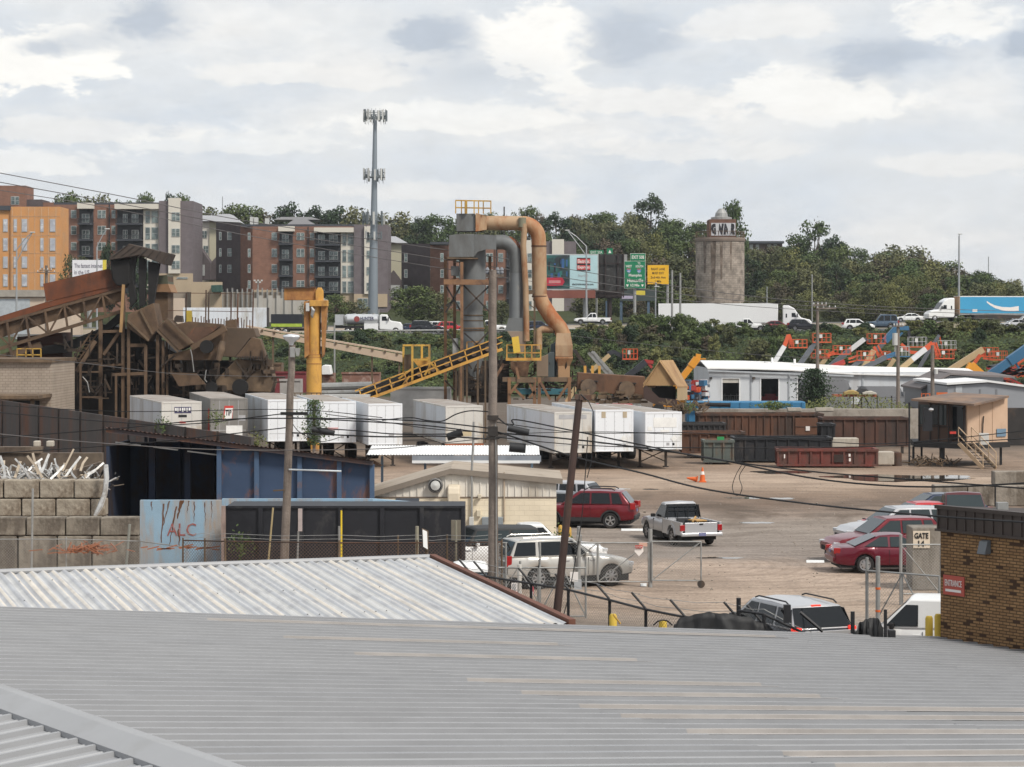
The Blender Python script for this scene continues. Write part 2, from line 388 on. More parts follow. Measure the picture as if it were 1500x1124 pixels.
def lerp_tab(tab,x):
 if x<=tab[0][0]:return tab[0][1]
 for(a,fa),(b,fb)in zip(tab,tab[1:]):
  if x<=b:
   t=(x-a)/(b-a);t=t*t*(3-2*t);return fa+(fb-fa)*t
 return tab[-1][1]
CREST=[(-400,380),(300,384),(600,398),(800,392),(950,384),(1090,392),(1190,425),(1300,440),(1400,458),(1500,476),(1800,480)]
def road_z(x):return 7.85+0.0075*(x+20)if x>-60 else 7.55
def terrain(x,y):
 if y<296:return 0.0
 rz=road_z(max(-60,min(110,x)))
 z=sstep(299,333,y)*(rz-0.25)
 if 299<y<334:z+=0.5*noise.noise(V((x*.12,y*.12,0)))
 z+=sstep(361,368,y)*1.15
 if y>386:
  px=750+x/y*F
  zc=H+(HY-lerp_tab(CREST,px))/F*640
  z=z+(zc-z)*sstep(386,640,y)
  if y>640:z-=(y-640)*0.02
  z+=1.2*noise.noise(V((x*.02,y*.02,3)))*sstep(390,440,y)
 return z
def ground_material():
 m=bpy.data.materials.new('yard_ground');m.use_nodes=True;nt=m.node_tree;N=nt.nodes;L=nt.links
 b=N['Principled BSDF'];b.inputs['Roughness'].default_value=.92;b.inputs['Specular IOR Level'].default_value=.15
 tc=N.new('ShaderNodeTexCoord');sp=N.new('ShaderNodeSeparateXYZ');L.new(tc.outputs['Object'],sp.inputs[0])
 def nz(scale,detail=8,rough=.6,stretch=None,dist=0):
  n=N.new('ShaderNodeTexNoise');n.inputs['Scale'].default_value=scale;n.inputs['Detail'].default_value=detail;n.inputs['Roughness'].default_value=rough;n.inputs['Distortion'].default_value=dist
  if stretch:
   mp=N.new('ShaderNodeMapping');mp.inputs['Scale'].default_value=stretch;mp.inputs['Rotation'].default_value=(0,0,.12);L.new(tc.outputs['Object'],mp.inputs['Vector']);L.new(mp.outputs[0],n.inputs['Vector'])
  else:L.new(tc.outputs['Object'],n.inputs['Vector'])
  return n.outputs['Fac']
 def mn(op,a,bb=None,c=None):
  n=N.new('ShaderNodeMath');n.operation=op
  for i,q in enumerate((a,bb,c)):
   if q is None:continue
   if isinstance(q,(int,float)):n.inputs[i].default_value=q
   else:L.new(q,n.inputs[i])
  return n.outputs[0]
 def mixc(f,a,bb,blend='MIX'):
  n=N.new('ShaderNodeMix');n.data_type='RGBA';n.blend_type=blend
  for nm,q in(('Factor',f),('A',a),('B',bb)):
   if isinstance(q,tuple):n.inputs[nm].default_value=(*q,1)
   elif isinstance(q,float):n.inputs[nm].default_value=q
   else:L.new(q,n.inputs[nm])
  return n.outputs['Result']
 big=nz(.10,5,.55)
 yy=mn('ADD',sp.outputs['Y'],mn('MULTIPLY',mn('SUBTRACT',big,.5),16.0))
 mid0=nz(.5,6,.6)
 yy=mn('ADD',yy,mn('MULTIPLY',mn('SUBTRACT',mid0,.5),5.0))
 t=mn('DIVIDE',mn('SUBTRACT',yy,55.0),120.0)
 r=N.new('ShaderNodeValToRGB');L.new(t,r.inputs['Fac']);cr=r.color_ramp
 stops=[(0.0,(0.226,0.200,0.184)),(.115,(0.235,0.210,0.189)),(.155,(0.377,0.298,0.236)),(.265,(0.388,0.307,0.248)),(.30,(0.267,0.231,0.205)),(.40,(0.272,0.236,0.205)),(.465,(0.261,0.210,0.173)),(.52,(0.193,0.143,0.111)),(.575,(0.230,0.169,0.126)),(.63,(0.377,0.293,0.226)),(.70,(0.388,0.302,0.236)),(.76,(0.283,0.210,0.158)),(.9,(0.261,0.195,0.147)),(1.0,(0.125,0.102,0.083))]
 cr.elements[0].position=stops[0][0];cr.elements[0].color=(*stops[0][1],1);cr.elements[1].position=stops[1][0];cr.elements[1].color=(*stops[1][1],1)
 for p,c in stops[2:]:
  e=cr.elements.new(p);e.color=(*c,1)
 cur=r.outputs['Color']
 patch=nz(.22,7,.62,(1,.45,1),.6)
 pr=N.new('ShaderNodeValToRGB');L.new(patch,pr.inputs['Fac']);pr.color_ramp.elements[0].position=.49;pr.color_ramp.elements[1].position=.62
 zone=N.new('ShaderNodeValToRGB');L.new(t,zone.inputs['Fac']);zc=zone.color_ramp
 zc.elements[0].position=.30;zc.elements[0].color=(.25,.25,.25,1);zc.elements[1].position=.48;zc.elements[1].color=(1,1,1,1)
 e=zc.elements.new(.62);e.color=(.15,.15,.15,1)
 e=zc.elements.new(.8);e.color=(.6,.6,.6,1)
 cur=mixc(mn('MULTIPLY',pr.outputs['Color'],zone.outputs['Color']),cur,(.115,.088,.068))
 p2=N.new('ShaderNodeValToRGB');L.new(nz(.75,8,.68,(.6,1,1),.8),p2.inputs['Fac']);p2.color_ramp.elements[0].position=.50;p2.color_ramp.elements[1].position=.60
 cur=mixc(mn('MULTIPLY',mn('MULTIPLY',p2.outputs['Color'],zone.outputs['Color']),.55),cur,(.155,.128,.108))
 track=nz(.8,6,.6,(.16,.8,1),1.6)
 tr=N.new('ShaderNodeValToRGB');L.new(track,tr.inputs['Fac']);tr.color_ramp.elements[0].position=.35;tr.color_ramp.elements[0].color=(.76,.74,.72,1);tr.color_ramp.elements[1].position=.6;tr.color_ramp.elements[1].color=(1.06,1.05,1.04,1)
 cur=mixc(1.0,cur,tr.outputs['Color'],'MULTIPLY')
 wv=N.new('ShaderNodeTexWave');wv.wave_type='RINGS';wv.rings_direction='Z';wv.inputs['Scale'].default_value=.55;wv.inputs['Distortion'].default_value=5;wv.inputs['Detail'].default_value=4;wv.inputs['Detail Scale'].default_value=.6
 mpw=N.new('ShaderNodeMapping');mpw.inputs['Location'].default_value=(-7,-70,0);mpw.inputs['Scale'].default_value=(1,.8,1);L.new(tc.outputs['Object'],mpw.inputs['Vector']);L.new(mpw.outputs[0],wv.inputs['Vector'])
 wr=N.new('ShaderNodeValToRGB');L.new(wv.outputs['Fac'],wr.inputs['Fac']);wr.color_ramp.elements[0].position=.05;wr.color_ramp.elements[0].color=(.80,.79,.77,1);wr.color_ramp.elements[1].position=.45;wr.color_ramp.elements[1].color=(1.03,1.03,1.03,1)
 cur=mixc(mn('MULTIPLY',mid0,1.0),cur,mixc(1.0,cur,wr.outputs['Color'],'MULTIPLY'))
 grav=nz(7.0,6,.75)
 gr=N.new('ShaderNodeValToRGB');L.new(grav,gr.inputs['Fac']);gr.color_ramp.elements[0].position=.32;gr.color_ramp.elements[0].color=(.62,.62,.63,1);gr.color_ramp.elements[1].position=.66;gr.color_ramp.elements[1].color=(1.28,1.27,1.25,1)
 cur=mixc(1.0,cur,gr.outputs['Color'],'MULTIPLY')
 far=N.new('ShaderNodeMapRange');far.inputs['From Min'].default_value=286;far.inputs['From Max'].default_value=300;L.new(yy,far.inputs['Value'])
 g=N.new('ShaderNodeValToRGB');L.new(nz(.15,7),g.inputs['Fac']);g.color_ramp.elements[0].color=(.020,.028,.010,1);g.color_ramp.elements[1].color=(.060,.068,.025,1)
 cur=mixc(far.outputs[0],cur,g.outputs['Color'])
 L.new(cur,b.inputs['Base Color'])
 bp=N.new('ShaderNodeBump');bp.inputs['Strength'].default_value=.5;bp.inputs['Distance'].default_value=.04;L.new(grav,bp.inputs['Height']);L.new(bp.outputs[0],b.inputs['Normal'])
 return m
xs=[-4000,-1500,-700]+[i*12.0 for i in range(-38,39)]+[700,1500,4000]
ys=[-200,-40,20]+[40+i*20 for i in range(13)]+[299+i*2.0 for i in range(20)]+[338+i*4 for i in range(14)]+[396+i*12 for i in range(24)]+[700,800,1000,1500,3000,7000]
gm=MB();nx=len(xs)
vs=[(x,y,terrain(x,y)if y<1100 else-20)for y in ys for x in xs]
gm.add(vs,[(j*nx+i,j*nx+i+1,(j+1)*nx+i+1,(j+1)*nx+i)for j in range(len(ys)-1)for i in range(nx-1)])
g=gm.build('ground',ground_material(),None,smooth=60,recalc=False);tag(g,kind='structure')
asph=mat('asphalt',(.085,.083,.08),.9,0,.15,.3,(.13,.12,.11),.3,.2)
gravelm=mat('median_gravel',(.30,.25,.20),.95,0,.2,.4,(.17,.15,.09),.45,.15)
for nm,m,y0,y1,dz0,dz1 in(('highway',asph,334.5,360.5,-.05,.22),('highway_median',gravelm,360.6,368.5,.16,1.1),('highway',asph,368.6,387,1.12,1.3)):
 mb=MB();xx=[-200+10*i for i in range(45)]
 for x in xx:mb.v+=[V((x,y0,road_z(max(-60,min(110,x)))+dz0)),V((x,y1,road_z(max(-60,min(110,x)))+dz1))]
 for i in range(len(xx)-1):mb.f.append([2*i,2*i+2,2*i+3,2*i+1]);mb.mi.append(0)
 tag(mb.build(nm,m,None,recalc=False),kind='structure')
def RZ(x,y):
 x=max(-60,min(110,x))
 if y<361:return road_z(x)-.05+.27*(y-334.5)/26
 if y<368.6:return road_z(x)+.16+.94*(y-360.6)/8
 return road_z(x)+1.12+.18*(y-368.6)/18.4
water=mat('puddle_water',(.055,.043,.033),.03,0,.2,.5,spec=.6)
def puddle(px0,px1,py0,py1,seed,dark=False):
 r=random.Random(seed);a=G(px0,(py0+py1)/2);b=G(px1,(py0+py1)/2);n0=G(0,py1).y;n1=G(0,py0).y
 cx=(a.x+b.x)/2;cy=(n0+n1)/2;rx=(b.x-a.x)/2;ry=(n1-n0)/2
 pts=[]
 for i in range(36):
  t=2*math.pi*i/36;k=.8+.38*noise.noise(V((math.cos(t)*1.8+seed,math.sin(t)*1.8,seed*.7)))+r.uniform(-.05,.05)
  pts.append(V((cx+rx*k*math.cos(t),cy+ry*k*math.sin(t),.006)))
 tag(MB().poly(pts).build('puddle',water,None),kind='structure')
for i,q in enumerate([(1195,1440,694,707),(1100,1195,689,695),(895,925,715,718),(940,968,716,718),(1055,1130,728,731.5),(1120,1170,729,732),(1075,1135,764,768),(1010,1100,816,819),(660,760,652,655),(1440,1500,744,748)]):
 puddle(*q,seed=i+3)
rd=V((-.674,1,0)).normalized();hd=V((1,.674,0)).normalized();sl_=.0979
O1=V((-6.69,30.3,4.279))-hd*.30;RE=11.79;SE=28.75
def Q1(r,s,dz=0.0,side=1):return O1+rd*r+hd*(s*side)+V((0,0,-abs(s)*sl_+dz))
roofgrey=mat('roof_sheet',(.345,.348,.355),.5,.15,.035,.35,(.275,.275,.275),.22,.22);roofb=mat('roof_sheet_older',(.305,.31,.322),.5,.15,.04,.4,(.245,.245,.245),.25,.3)
roofgrey.node_tree.nodes['Principled BSDF'].inputs['Specular IOR Level'].default_value=.25
skyl=mat('skylight_sheet',(.395,.368,.348),.6,0,.09,.8,(.335,.33,.325),.5,.7)
ribd=mat('rib_grime_shade',(.185,.188,.196),.6,.1,.12,.9);ribs_=mat('rib_grime_shade_tan',(.235,.218,.205),.6,0,.2,.9)  # darker tone on the rising rib sides paints rib shading along with grime
capm=mat('ridge_cap_sheet',(.315,.318,.325),.55,.1,.06,.7,(.28,.28,.28),.3,.6)
PER=.50
PROF=[(0,0),(.028,.055),(.085,.055),(.115,0),(.30,0),(.315,.014),(.345,.014),(.36,0)]
wh=root('metal_roof_building',(Q1(0,14).x,Q1(0,14).y,0),'large low building in the foreground under a grey ribbed metal roof with beige skylight strips','building')
def sheet(r0,r1,s0,s1,dz,side=1,k0=None):
 mb=MB();drk=[];k=math.floor(r0/PER)-1;pts=[]
 while True:
  done=False
  for ia,(a,z)in enumerate(PROF):
   r=k*PER+a
   if r<r0:continue
   if r>r1:done=True;break
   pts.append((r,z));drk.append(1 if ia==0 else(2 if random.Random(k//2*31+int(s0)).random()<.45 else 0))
  if done:break
  k+=1
 ns=max(2,int((s1-s0)/2)+1);n=len(pts)
 rr=random.Random(int(r0*10)+int(s0))
 for j in range(ns+1):
  s=s0+(s1-s0)*j/ns
  for r,z in pts:
   mb.v.append(Q1(r,s,z+dz+.004*noise.noise(V((r*.7,s*.5,2))),side))
 for j in range(ns):
  for i in range(n-1):
   f=[j*n+i,j*n+i+1,(j+1)*n+i+1,(j+1)*n+i]
   mb.f.append(f if side<0 else f[::-1]);mb.mi.append(drk[i])
 return mb
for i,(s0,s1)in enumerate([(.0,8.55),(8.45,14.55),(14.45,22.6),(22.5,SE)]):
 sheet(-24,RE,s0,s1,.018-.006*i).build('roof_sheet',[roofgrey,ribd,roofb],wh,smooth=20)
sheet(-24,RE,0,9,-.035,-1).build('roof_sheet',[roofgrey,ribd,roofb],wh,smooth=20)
for r,s0,s1 in[(9.75,8.5,22.5),(7.0,8.5,14.5),(4.6,8.5,14.5),(.95,8.5,14.5),(-.45,8.5,14.5),(-1.9,8.5,22.5),(-3.25,8.5,22.5),(-4.6,8.5,22.5),(-6.3,8.5,22.5),(-7.7,8.5,14.5)]:
 q=round(r/PER)*PER
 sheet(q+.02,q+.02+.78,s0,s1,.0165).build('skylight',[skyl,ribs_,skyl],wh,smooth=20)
cp=MB()
for side in(1,-1):
 ze=.085 if side>0 else .034
 a=[Q1(-24,.32,ze,side),Q1(RE+.1,.32,ze,side),Q1(RE+.1,.02,.13,side),Q1(-24,.02,.13,side)]
 cp.add(a,[(0,1,2,3)]);cp.add([a[0]-V((0,0,ze+.03)),a[1]-V((0,0,ze+.03)),a[1],a[0]],[(0,1,2,3)])
cp.add([Q1(-24,.02,.13),Q1(RE+.1,.02,.13),Q1(RE+.1,.02,.13,-1),Q1(-24,.02,.13,-1)],[(0,1,2,3)])
cp.build('ridge_cap',capm,wh)
screw=mat('screw_washer',(.12,.115,.11),.6,.2,.2,3)
fm=MB();rr=random.Random(5)
s=.75
while s<SE:
 k=int(-22/PER)
 while k*PER<RE-.2:
  if rr.random()<.72:
   p=Q1(k*PER+.13,s+rr.uniform(-.05,.05),.03)
   fm.box(p,(.10,.06,.03),math.atan2(hd.y,hd.x))
  k+=1
 s+=1.52
tag(fm.build('fastener',screw,wh),kind='stuff')
for s0 in(8.52,14.52,22.55):
 lm=MB();k=int(-23/PER)
 while k*PER<RE-.6:
  if rr.random()<.8:lm.bar(Q1(k*PER+.12,s0+rr.uniform(-.03,.03),.024),Q1(k*PER+.12+PER*rr.uniform(.35,.72),s0+rr.uniform(-.03,.03),.024),.035,.014)
  k+=1
 tag(lm.build('lap_joint',ribd,wh),kind='stuff')
wl=MB()
a,b_,c,d=Q1(RE-.15,.0,-.05),Q1(RE-.15,SE-.1,-.05),Q1(RE-.15,9,-.05,-1),Q1(-24,9,-.05,-1)
def drop(p):return V((p.x,p.y,0))
wl.add([drop(c),drop(b_),b_,a,c],[(0,1,2,3,4)])
wl.add([drop(b_),drop(Q1(-24,SE-.1)),Q1(-24,SE-.1,-.05),b_],[(0,1,2,3)])
wl.add([drop(c),drop(d),d,c],[(0,1,2,3)])
wl.build('wall',mat('wall_sheet',(.45,.43,.39),.7),wh)
tr_=MB().bar(Q1(RE+.02,0,-.01),Q1(RE+.02,SE,-.01),.05,.12);tr_.bar(Q1(RE+.02,0,-.01),Q1(RE+.02,9,-.01,-1),.05,.12)
tr_.build('rake_trim',capm,wh)
cd=V((-.355,1,.0515));ed=V((1,.355,0))
RI=P(626,817.5,62.5);cdn=cd;edn=ed.normalized();LEN=9.9
b2=root('corrugated_roof_building',(-6,58,0),'low building with a pale corrugated roof edged in rust brown, behind the ribbed grey roof','building')
cA=mat('corrugated_cream',(.60,.555,.49),.65,0,.10,1.2,(.48,.45,.41),.4,1.0)
cB=mat('corrugated_grey',(.41,.42,.435),.6,.1,.10,1.0,(.34,.34,.35),.4,.8)
cC=mat('corrugated_pale',(.52,.515,.50),.6,.05,.10,1.1,(.42,.42,.42),.4,.8)
mb=MB();WL=.27;n_w=100;segs=8;ns=6
rr=random.Random(3);seq=[]
while len(seq)<n_w:
 k=rr.choice([1,1,2,2]);seq+=[1]*k;seq+=[rr.choice([0,2,0])];seq+=rr.choice([[0],[0,2],[2,0,0],[2]])
cols=[]
for w_ in range(n_w):
 for q in range(segs):
  t=(w_+q/segs)*WL;cols.append((t,.036*math.cos(2*math.pi*q/segs)))
nc=len(cols)
for j in range(ns+1):
 d=LEN*j/ns
 for t,z in cols:
  mb.v.append(RI-edn*t-cd*d+V((0,0,z+.02*noise.noise(V((t*.4,d*.3,9))))))
for j in range(ns):
 for i in range(nc-1):
  mb.f.append([j*nc+i,j*nc+i+1,(j+1)*nc+i+1,(j+1)*nc+i]);q=i%segs
  k=seq[i//segs];mb.mi.append(k if q in(0,1,6,7,5)else(1 if k!=1 else 2))
mb.build('roof_sheet',[cA,cB,cC],b2,smooth=50,recalc=False)
MB().path([RI+V((0,0,.03))+edn*.1,RI-edn*n_w*WL+V((0,0,.03))],.07,8).build('ridge_cap',capm,b2)
trimm=mat('rust_trim',(.135,.055,.035),.7,0,.15,1.5)
e0=RI+edn*.06;e1=RI+edn*.06-cd*LEN
MB().prism([e0+V((0,0,.10)),e1+V((0,0,.10)),e1-V((0,0,.14)),e0-V((0,0,.14))],edn*.16).build('rake_trim',trimm,b2)
salm=mat('salmon_trim',(.42,.15,.09),.7,0,.15,1.5)
MB().prism([e1-cd*.0-edn*6-V((0,0,.05)),e1+edn*.1-V((0,0,.05)),e1+edn*.1-V((0,0,.24)),e1-edn*6-V((0,0,.24))],cd*.1).build('eave_trim',salm,b2)
fs=MB()
for k in range(0,n_w,1):
 for dd in(1.6,4.4,7.6):
  if rr.random()<.35:fs.box(RI-edn*(k*WL)-cd*(dd+rr.uniform(-.05,.05))+V((0,0,.042)),(.03,.03,.014))
tag(fs.build('fastener',screw,b2),kind='stuff')
wv=MB();a=RI-V((0,0,.1));c=RI-cd*LEN-V((0,0,.1));bb=a-edn*26;cc=c-edn*26
for p,q in((a,c),(a,bb),(bb,cc)):wv.add([drop(p),drop(q),q,p],[(0,1,2,3)])
wv.build('wall',mat('wall_dark_board',(.16,.14,.12),.8),b2)
bb_=root('brick_building',(12,54,0),'speckled brown brick building with a dark brown ribbed metal fascia, at the right edge','building')
d=V((.559,-.829,0));nrm=V((-.829,-.559,0));C0=V((10.34,56,0))
brk=brick_mat('brown_brick',(.30,.175,.080),(.205,.115,.052),(.085,.052,.030),1.0,.215,.072,.013,dark=(.060,.034,.020),darkamt=.24,rot=R(56),patch=2.4,vari=.18)
def W_(t,z,o=0.0):return C0+d*t+V((0,0,z))+nrm*o
back=V((.829,.559,0))
MB().prism([W_(0,0),W_(26,0),W_(26,4.06),W_(0,4.06)],back*12).build('wall',brk,bb_)
fascia=mat('brown_fascia',(.050,.037,.031),.5,0,.1,1.5)
fa=MB().prism([W_(-.06,4.062,.07),W_(26,4.062,.07),W_(26,4.66,.07),W_(-.06,4.66,.07)],back*.10)
t=0
while t<26:fa.box(W_(t,4.34,.085),(.04,.03,.5),math.atan2(d.y,d.x));t+=.30
fa.prism([W_(-.09,4.60,.12),W_(26,4.60,.12),W_(26,4.69,.12),W_(-.09,4.69,.12)],back*.16)
fa.prism([W_(-.09,4.062,.11),W_(26,4.062,.11),W_(26,4.12,.11),W_(-.09,4.12,.11)],back*.04)
fa.build('fascia',fascia,bb_)
MB().add([W_(-.09,4.665,.05),W_(26,4.665,.05),W_(26,3.9,-12),W_(-.09,3.9,-12)],[(0,1,2,3)]).build('roof',mat('dark_membrane',(.060,.048,.043),.8,0,.2,.8),bb_)
lm=MB();c=W_(3.0,3.42,.12)
lm.prism([W_(1.42,3.96,.02),W_(1.42,3.93,.13),W_(1.42,3.64,.22),W_(1.42,3.64,.02)],d*.26)
lm.build('wall_light',mat('grey_lamp_housing',(.12,.13,.14),.4),bb_)
v0=P(1468,750,55.8)
vm=MB().box(v0,(.2,.2,.1)).box(v0+V((0,0,.14)),(.26,.22,.18));vm.build('roof_vent',galv,bb_)
vm2=MB().box(v0+V((0,0,.02)),(.30,.30,.06));vm2.build('vent_flashing',black,bb_)
sg=root('wall_sign',W_(.62,2.45,.02),'small red sign with white lettering on the brown brick wall corner','sign')
MB().prism([W_(.12,2.55,.012),W_(.82,2.55,.012),W_(.82,3.02,.012),W_(.12,3.02,.012)],nrm*.02).build('panel',mat('sign_red',(.42,.085,.06),.6,0,.1,2),sg)
whl=mat('white_lettering',(.75,.70,.66),.6,0,.04,1)
lettering('ENTRANCE',whl,sg,W_(.47,2.84,.034),d,(0,0,1),.56,.15)
MB().prism([W_(.20,2.63,.034),W_(.72,2.63,.034),W_(.72,2.69,.034),W_(.20,2.69,.034)],nrm*.006).build('underline',whl,sg)
def paint(name,c,metal=0.25,rough=.28):
 return mat('paint_'+name,c,rough,metal,.05,.7,tuple(q*.8+.03 for q in c),.18,1.2,coat=.32,spec=.42)
p_red=paint('dark_red',(.15,.007,.014));p_mar=paint('maroon',(.115,.006,.018));p_silver=paint('silver',(.46,.46,.47),.35)
p_gold=paint('pale_champagne',(.46,.445,.415),.3);p_white=paint('white',(.75,.75,.74),0);p_black=paint('black',(.010,.011,.016),.1)
p_blue=paint('blue',(.035,.075,.17));p_navy=paint('navy',(.015,.025,.055));p_brightred=paint('bright_red',(.42,.015,.02),.1);p_grey=paint('grey',(.16,.165,.17),.3)
clad=mat('black_cladding',(.03,.03,.031),.65,0,.1,2)
plate=mat('licence_plate',(.16,.17,.30),.5,0,.25,14)
def wheel(car_,x,y,r,w=.24,style='spoke',n=6):
 side=1 if y>0 else-1
 t=MB().lathe([(r*.30,-w*.40),(r*.62,-w*.42),(r*.66,-w/2),(r*.93,-w/2),(r,-w*.34),(r,w*.34),(r*.93,w/2),(r*.66,w/2),(r*.62,w*.30),(r*.25,w*.26)],(x,y,r),24,'Y')
 o=t.build('wheel',tyre,car_,smooth=40)
 rb=MB();yo=y+side*w*.30
 ring=[(r*.64,-.02),(r*.64,.035),(r*.575,.03),(r*.55,-.02)]
 rb.lathe([(a,-side*b_)for a,b_ in ring],(x,yo,r),24,'Y',cap=False)
 if style=='disc':
  rb.lathe([(r*.60,-side*.0),(r*.52,-side*.03),(r*.20,-side*.045),(.001,-side*.05)],(x,yo,r),24,'Y')
  for k in range(n):
   pass
 else:
  for k in range(n):
   a=2*math.pi*k/n+.3
   for da in((-.13,.13)if style=='twin' else(0,)):
    p=V((x+math.cos(a)*r*.12,yo+side*.028,r+math.sin(a)*r*.12));q=V((x+math.cos(a+da)*r*.60,yo+side*.012,r+math.sin(a+da)*r*.60))
    rb.bar(p,q,r*.10 if style=='twin' else r*.15,.03,(0,1,0))
  rb.lathe([(r*.17,0),(r*.15,-side*.045),(.001,-side*.05)],(x,yo,r),14,'Y')
 rb.build('rim',rimm,o,smooth=40)
 if style=='disc':
  hb=MB()
  for k in range(8):
   a=2*math.pi*k/8;hb.lathe([(r*.075,-side*.037),(r*.001,-side*.042)],(x+math.cos(a)*r*.43,yo,r+math.sin(a)*r*.43),8,'Y')
  hb.build('rim_hole',black,o)
 return o
def interp(tab,x):
 if x<=tab[0][0]:return tab[0][1]
 for(a,fa),(b,fb)in zip(tab,tab[1:]):
  if x<=b:return fa+(fb-fa)*(x-a)/(b-a)
 return tab[-1][1]
def car(label,cat,loc,hdg,S,pm,pm_top=None,group=None,name='parked_car',detail=True,lit=False):
 c=bpy.data.objects.new(name,None);COL.objects.link(c);c.empty_display_size=.3
 tag(c,label,cat,group)
 L_,W=S['L'],S['W'];hw=W/2;r=S['r'];fx=L_/2-S['fo'];rx=fx-S['wb']
 top=S['top'];sill=S.get('sill',.30);x_rear=S.get('xr',-L_/2);ra=r*1.16
 xs_=set([x_rear,L_/2])
 k=0
 x=x_rear
 while x<L_/2:xs_.add(round(x,3));x+=.22
 for xw in(fx,rx):
  for i in range(13):xs_.add(round(xw+ra*math.cos(math.pi*i/12),3))
 for q,_ in top:xs_.add(q)
 xs_=sorted(q for q in xs_ if x_rear<=q<=L_/2)
 sec=[]
 HALF=[(0,0),(.80,0),(.955,.05),(.99,.18),(1.0,.5),(.985,.80),(.93,.965),(.80,1.0),(0,1.012)]
 for x in xs_:
  zt=interp(top,x);zb=sill
  e=abs(x)/(L_/2)
  if e>.86:zb=sill+(e-.86)/.14*.07
  for xw in(fx,rx):
   dx=abs(x-xw)
   if dx<ra:zb=max(zb,r+math.sqrt(max(0,ra*ra-dx*dx))*.98)
  zb=min(zb,zt-.12)
  ww=hw*(1-.11*max(0,(e-.55)/.45)**2.6)
  ring=[V((x,ww*a,zb+(zt-zb)*b_))for a,b_ in HALF]
  ring+=[V((x,-ww*a,zb+(zt-zb)*b_))for a,b_ in HALF[-2:0:-1]]
  sec.append(ring)
 def endcap(ring,dx,kk):
  zc=sum(p.z for p in ring)/len(ring)
  return[V((p.x+dx,p.y*kk,zc+(p.z-zc)*kk))for p in ring]
 sec=[endcap(sec[0],-.05,.90)]+sec+[endcap(sec[-1],.06,.88)]
 body=MB().loft(sec)
 body.build('body',pm,c,smooth=38)
 MB().bx(x_rear+.15,L_/2-.15,-hw+.13,hw-.13,.20,min(.75,top[0][1]-.1)).build('underbody',black,c)
 xr0,xr1,xw1,xw0=S['gh'];zb0,zb1,zr=S['ghz'];wb_,wr_=S.get('ghw',(hw-.09,hw-.24))
 gm_=MB();A=V((xr0,wb_,zb0-.02));B=V((xw0,wb_,zb1-.02));Cc=V((xw1,wr_,zr));Dd=V((xr1,wr_,zr-.02))
 mir=lambda p:V((p.x,-p.y,p.z))
 crown=.045
 Cm=V((xw1,0,zr+crown));Dm=V((xr1,0,zr+crown-.02));Mm=V(((xw1+xr1)/2,0,zr+crown+.02));Ms=V(((xw1+xr1)/2,wr_+.01,zr+.015))
 vs=[A,B,Cc,Ms,Dd,mir(A),mir(B),mir(Cc),mir(Ms),mir(Dd),Cm,Mm,Dm]
 gm_.add(vs,[(0,1,2,3,4),(5,9,8,7,6),(1,6,7,10,2),(0,4,12,9,5),(2,10,11,3),(3,11,12,4),(10,7,8,11),(11,8,9,12),(0,5,6,1)])
 gm_.build('roof',pm_top or pm,c,smooth=25,bevel=.05)
 def sp_(x,t,side,o=.016):
  y=wb_+(wr_-wb_)*t;z0=zb0+(zb1-zb0)*(x-xr0)/(xw0-xr0);z=z0+(zr-z0)*t
  return V((x,side*(y+o),z+o*.3))
 for side in(1,-1):
  for xa,xb,xc,xd in S['win']:
   t0,t1=.07,S.get('wt',.86)
   MB().prism([sp_(xa,t0,side),sp_(xb,t0,side),sp_(xc,t1,side),sp_(xd,t1,side)],(0,-side*.012,0)).build('side_window',S.get('glass',glass),c)
 def endglass(nm,x0,z0,x1,z1,sgn):
  d_=V((x1-x0,0,z1-z0));n_=V((d_.z,0,-d_.x)).normalized()*sgn
  p0=V((x0,0,z0))+d_*.08+n_*.018;p1=V((x0,0,z0))+d_*.90+n_*.018
  y0=wb_-.07;y1=wr_-.03
  MB().prism([p0+V((0,y0,0)),p1+V((0,y1,0)),p1-V((0,y1,0)),p0-V((0,y0,0))],n_*-.012).build(nm,S.get('rglass',glass)if nm=='rear_window' else lightglass,c)
 endglass('windscreen',xw0,zb1,xw1,zr,1);endglass('rear_window',xr0,zb0,xr1,zr,-1)
 st=S.get('rim','spoke');nsp=S.get('nspoke',6)
 for x in(fx,rx):
  for y in(hw-.13,-hw+.13):wheel(c,x,y,r,.24,st,nsp)
 zf=interp(top,L_/2-.1);zr_=interp(top,x_rear)
 for side in(1,-1):
  MB().box((L_/2-.10,side*hw*.70,zf-.10),(.26,.40,.15),-side*.35).build('headlight',headlamp,c,bevel=.03)
  tz=S.get('tail',(zr_-.22,.34,.16));tm=MB().box((x_rear+.05,side*hw*.82,tz[0]),(.24,tz[2],tz[1]),side*.25)
  tm.build('tail_light',redlamp if not lit else redlit,c,bevel=.02)
  MB().box((xw0-.38,side*(hw+.06),zb1+.08),(.12,.20,.16)).build('mirror',S.get('mirror',pm),c,bevel=.03)
  for xd in S['doors'][1:]:
   MB().box((xd+.16,side*(hw*.985+.01),zb1-.16),(.20,.03,.035)).build('door_handle',chrome if S.get('chrome')else pm,c)
 seams=MB()
 for side in(1,-1):
  for xd in S['doors']:seams.bx(xd-.006,xd+.006,side*hw*.9,side*(hw*1.0+.003),sill+.1,zb1-.06)if side>0 else seams.bx(xd-.006,xd+.006,-(hw*1.0+.003),-hw*.9,sill+.1,zb1-.06)
 seams.build('door_gap',black,c)
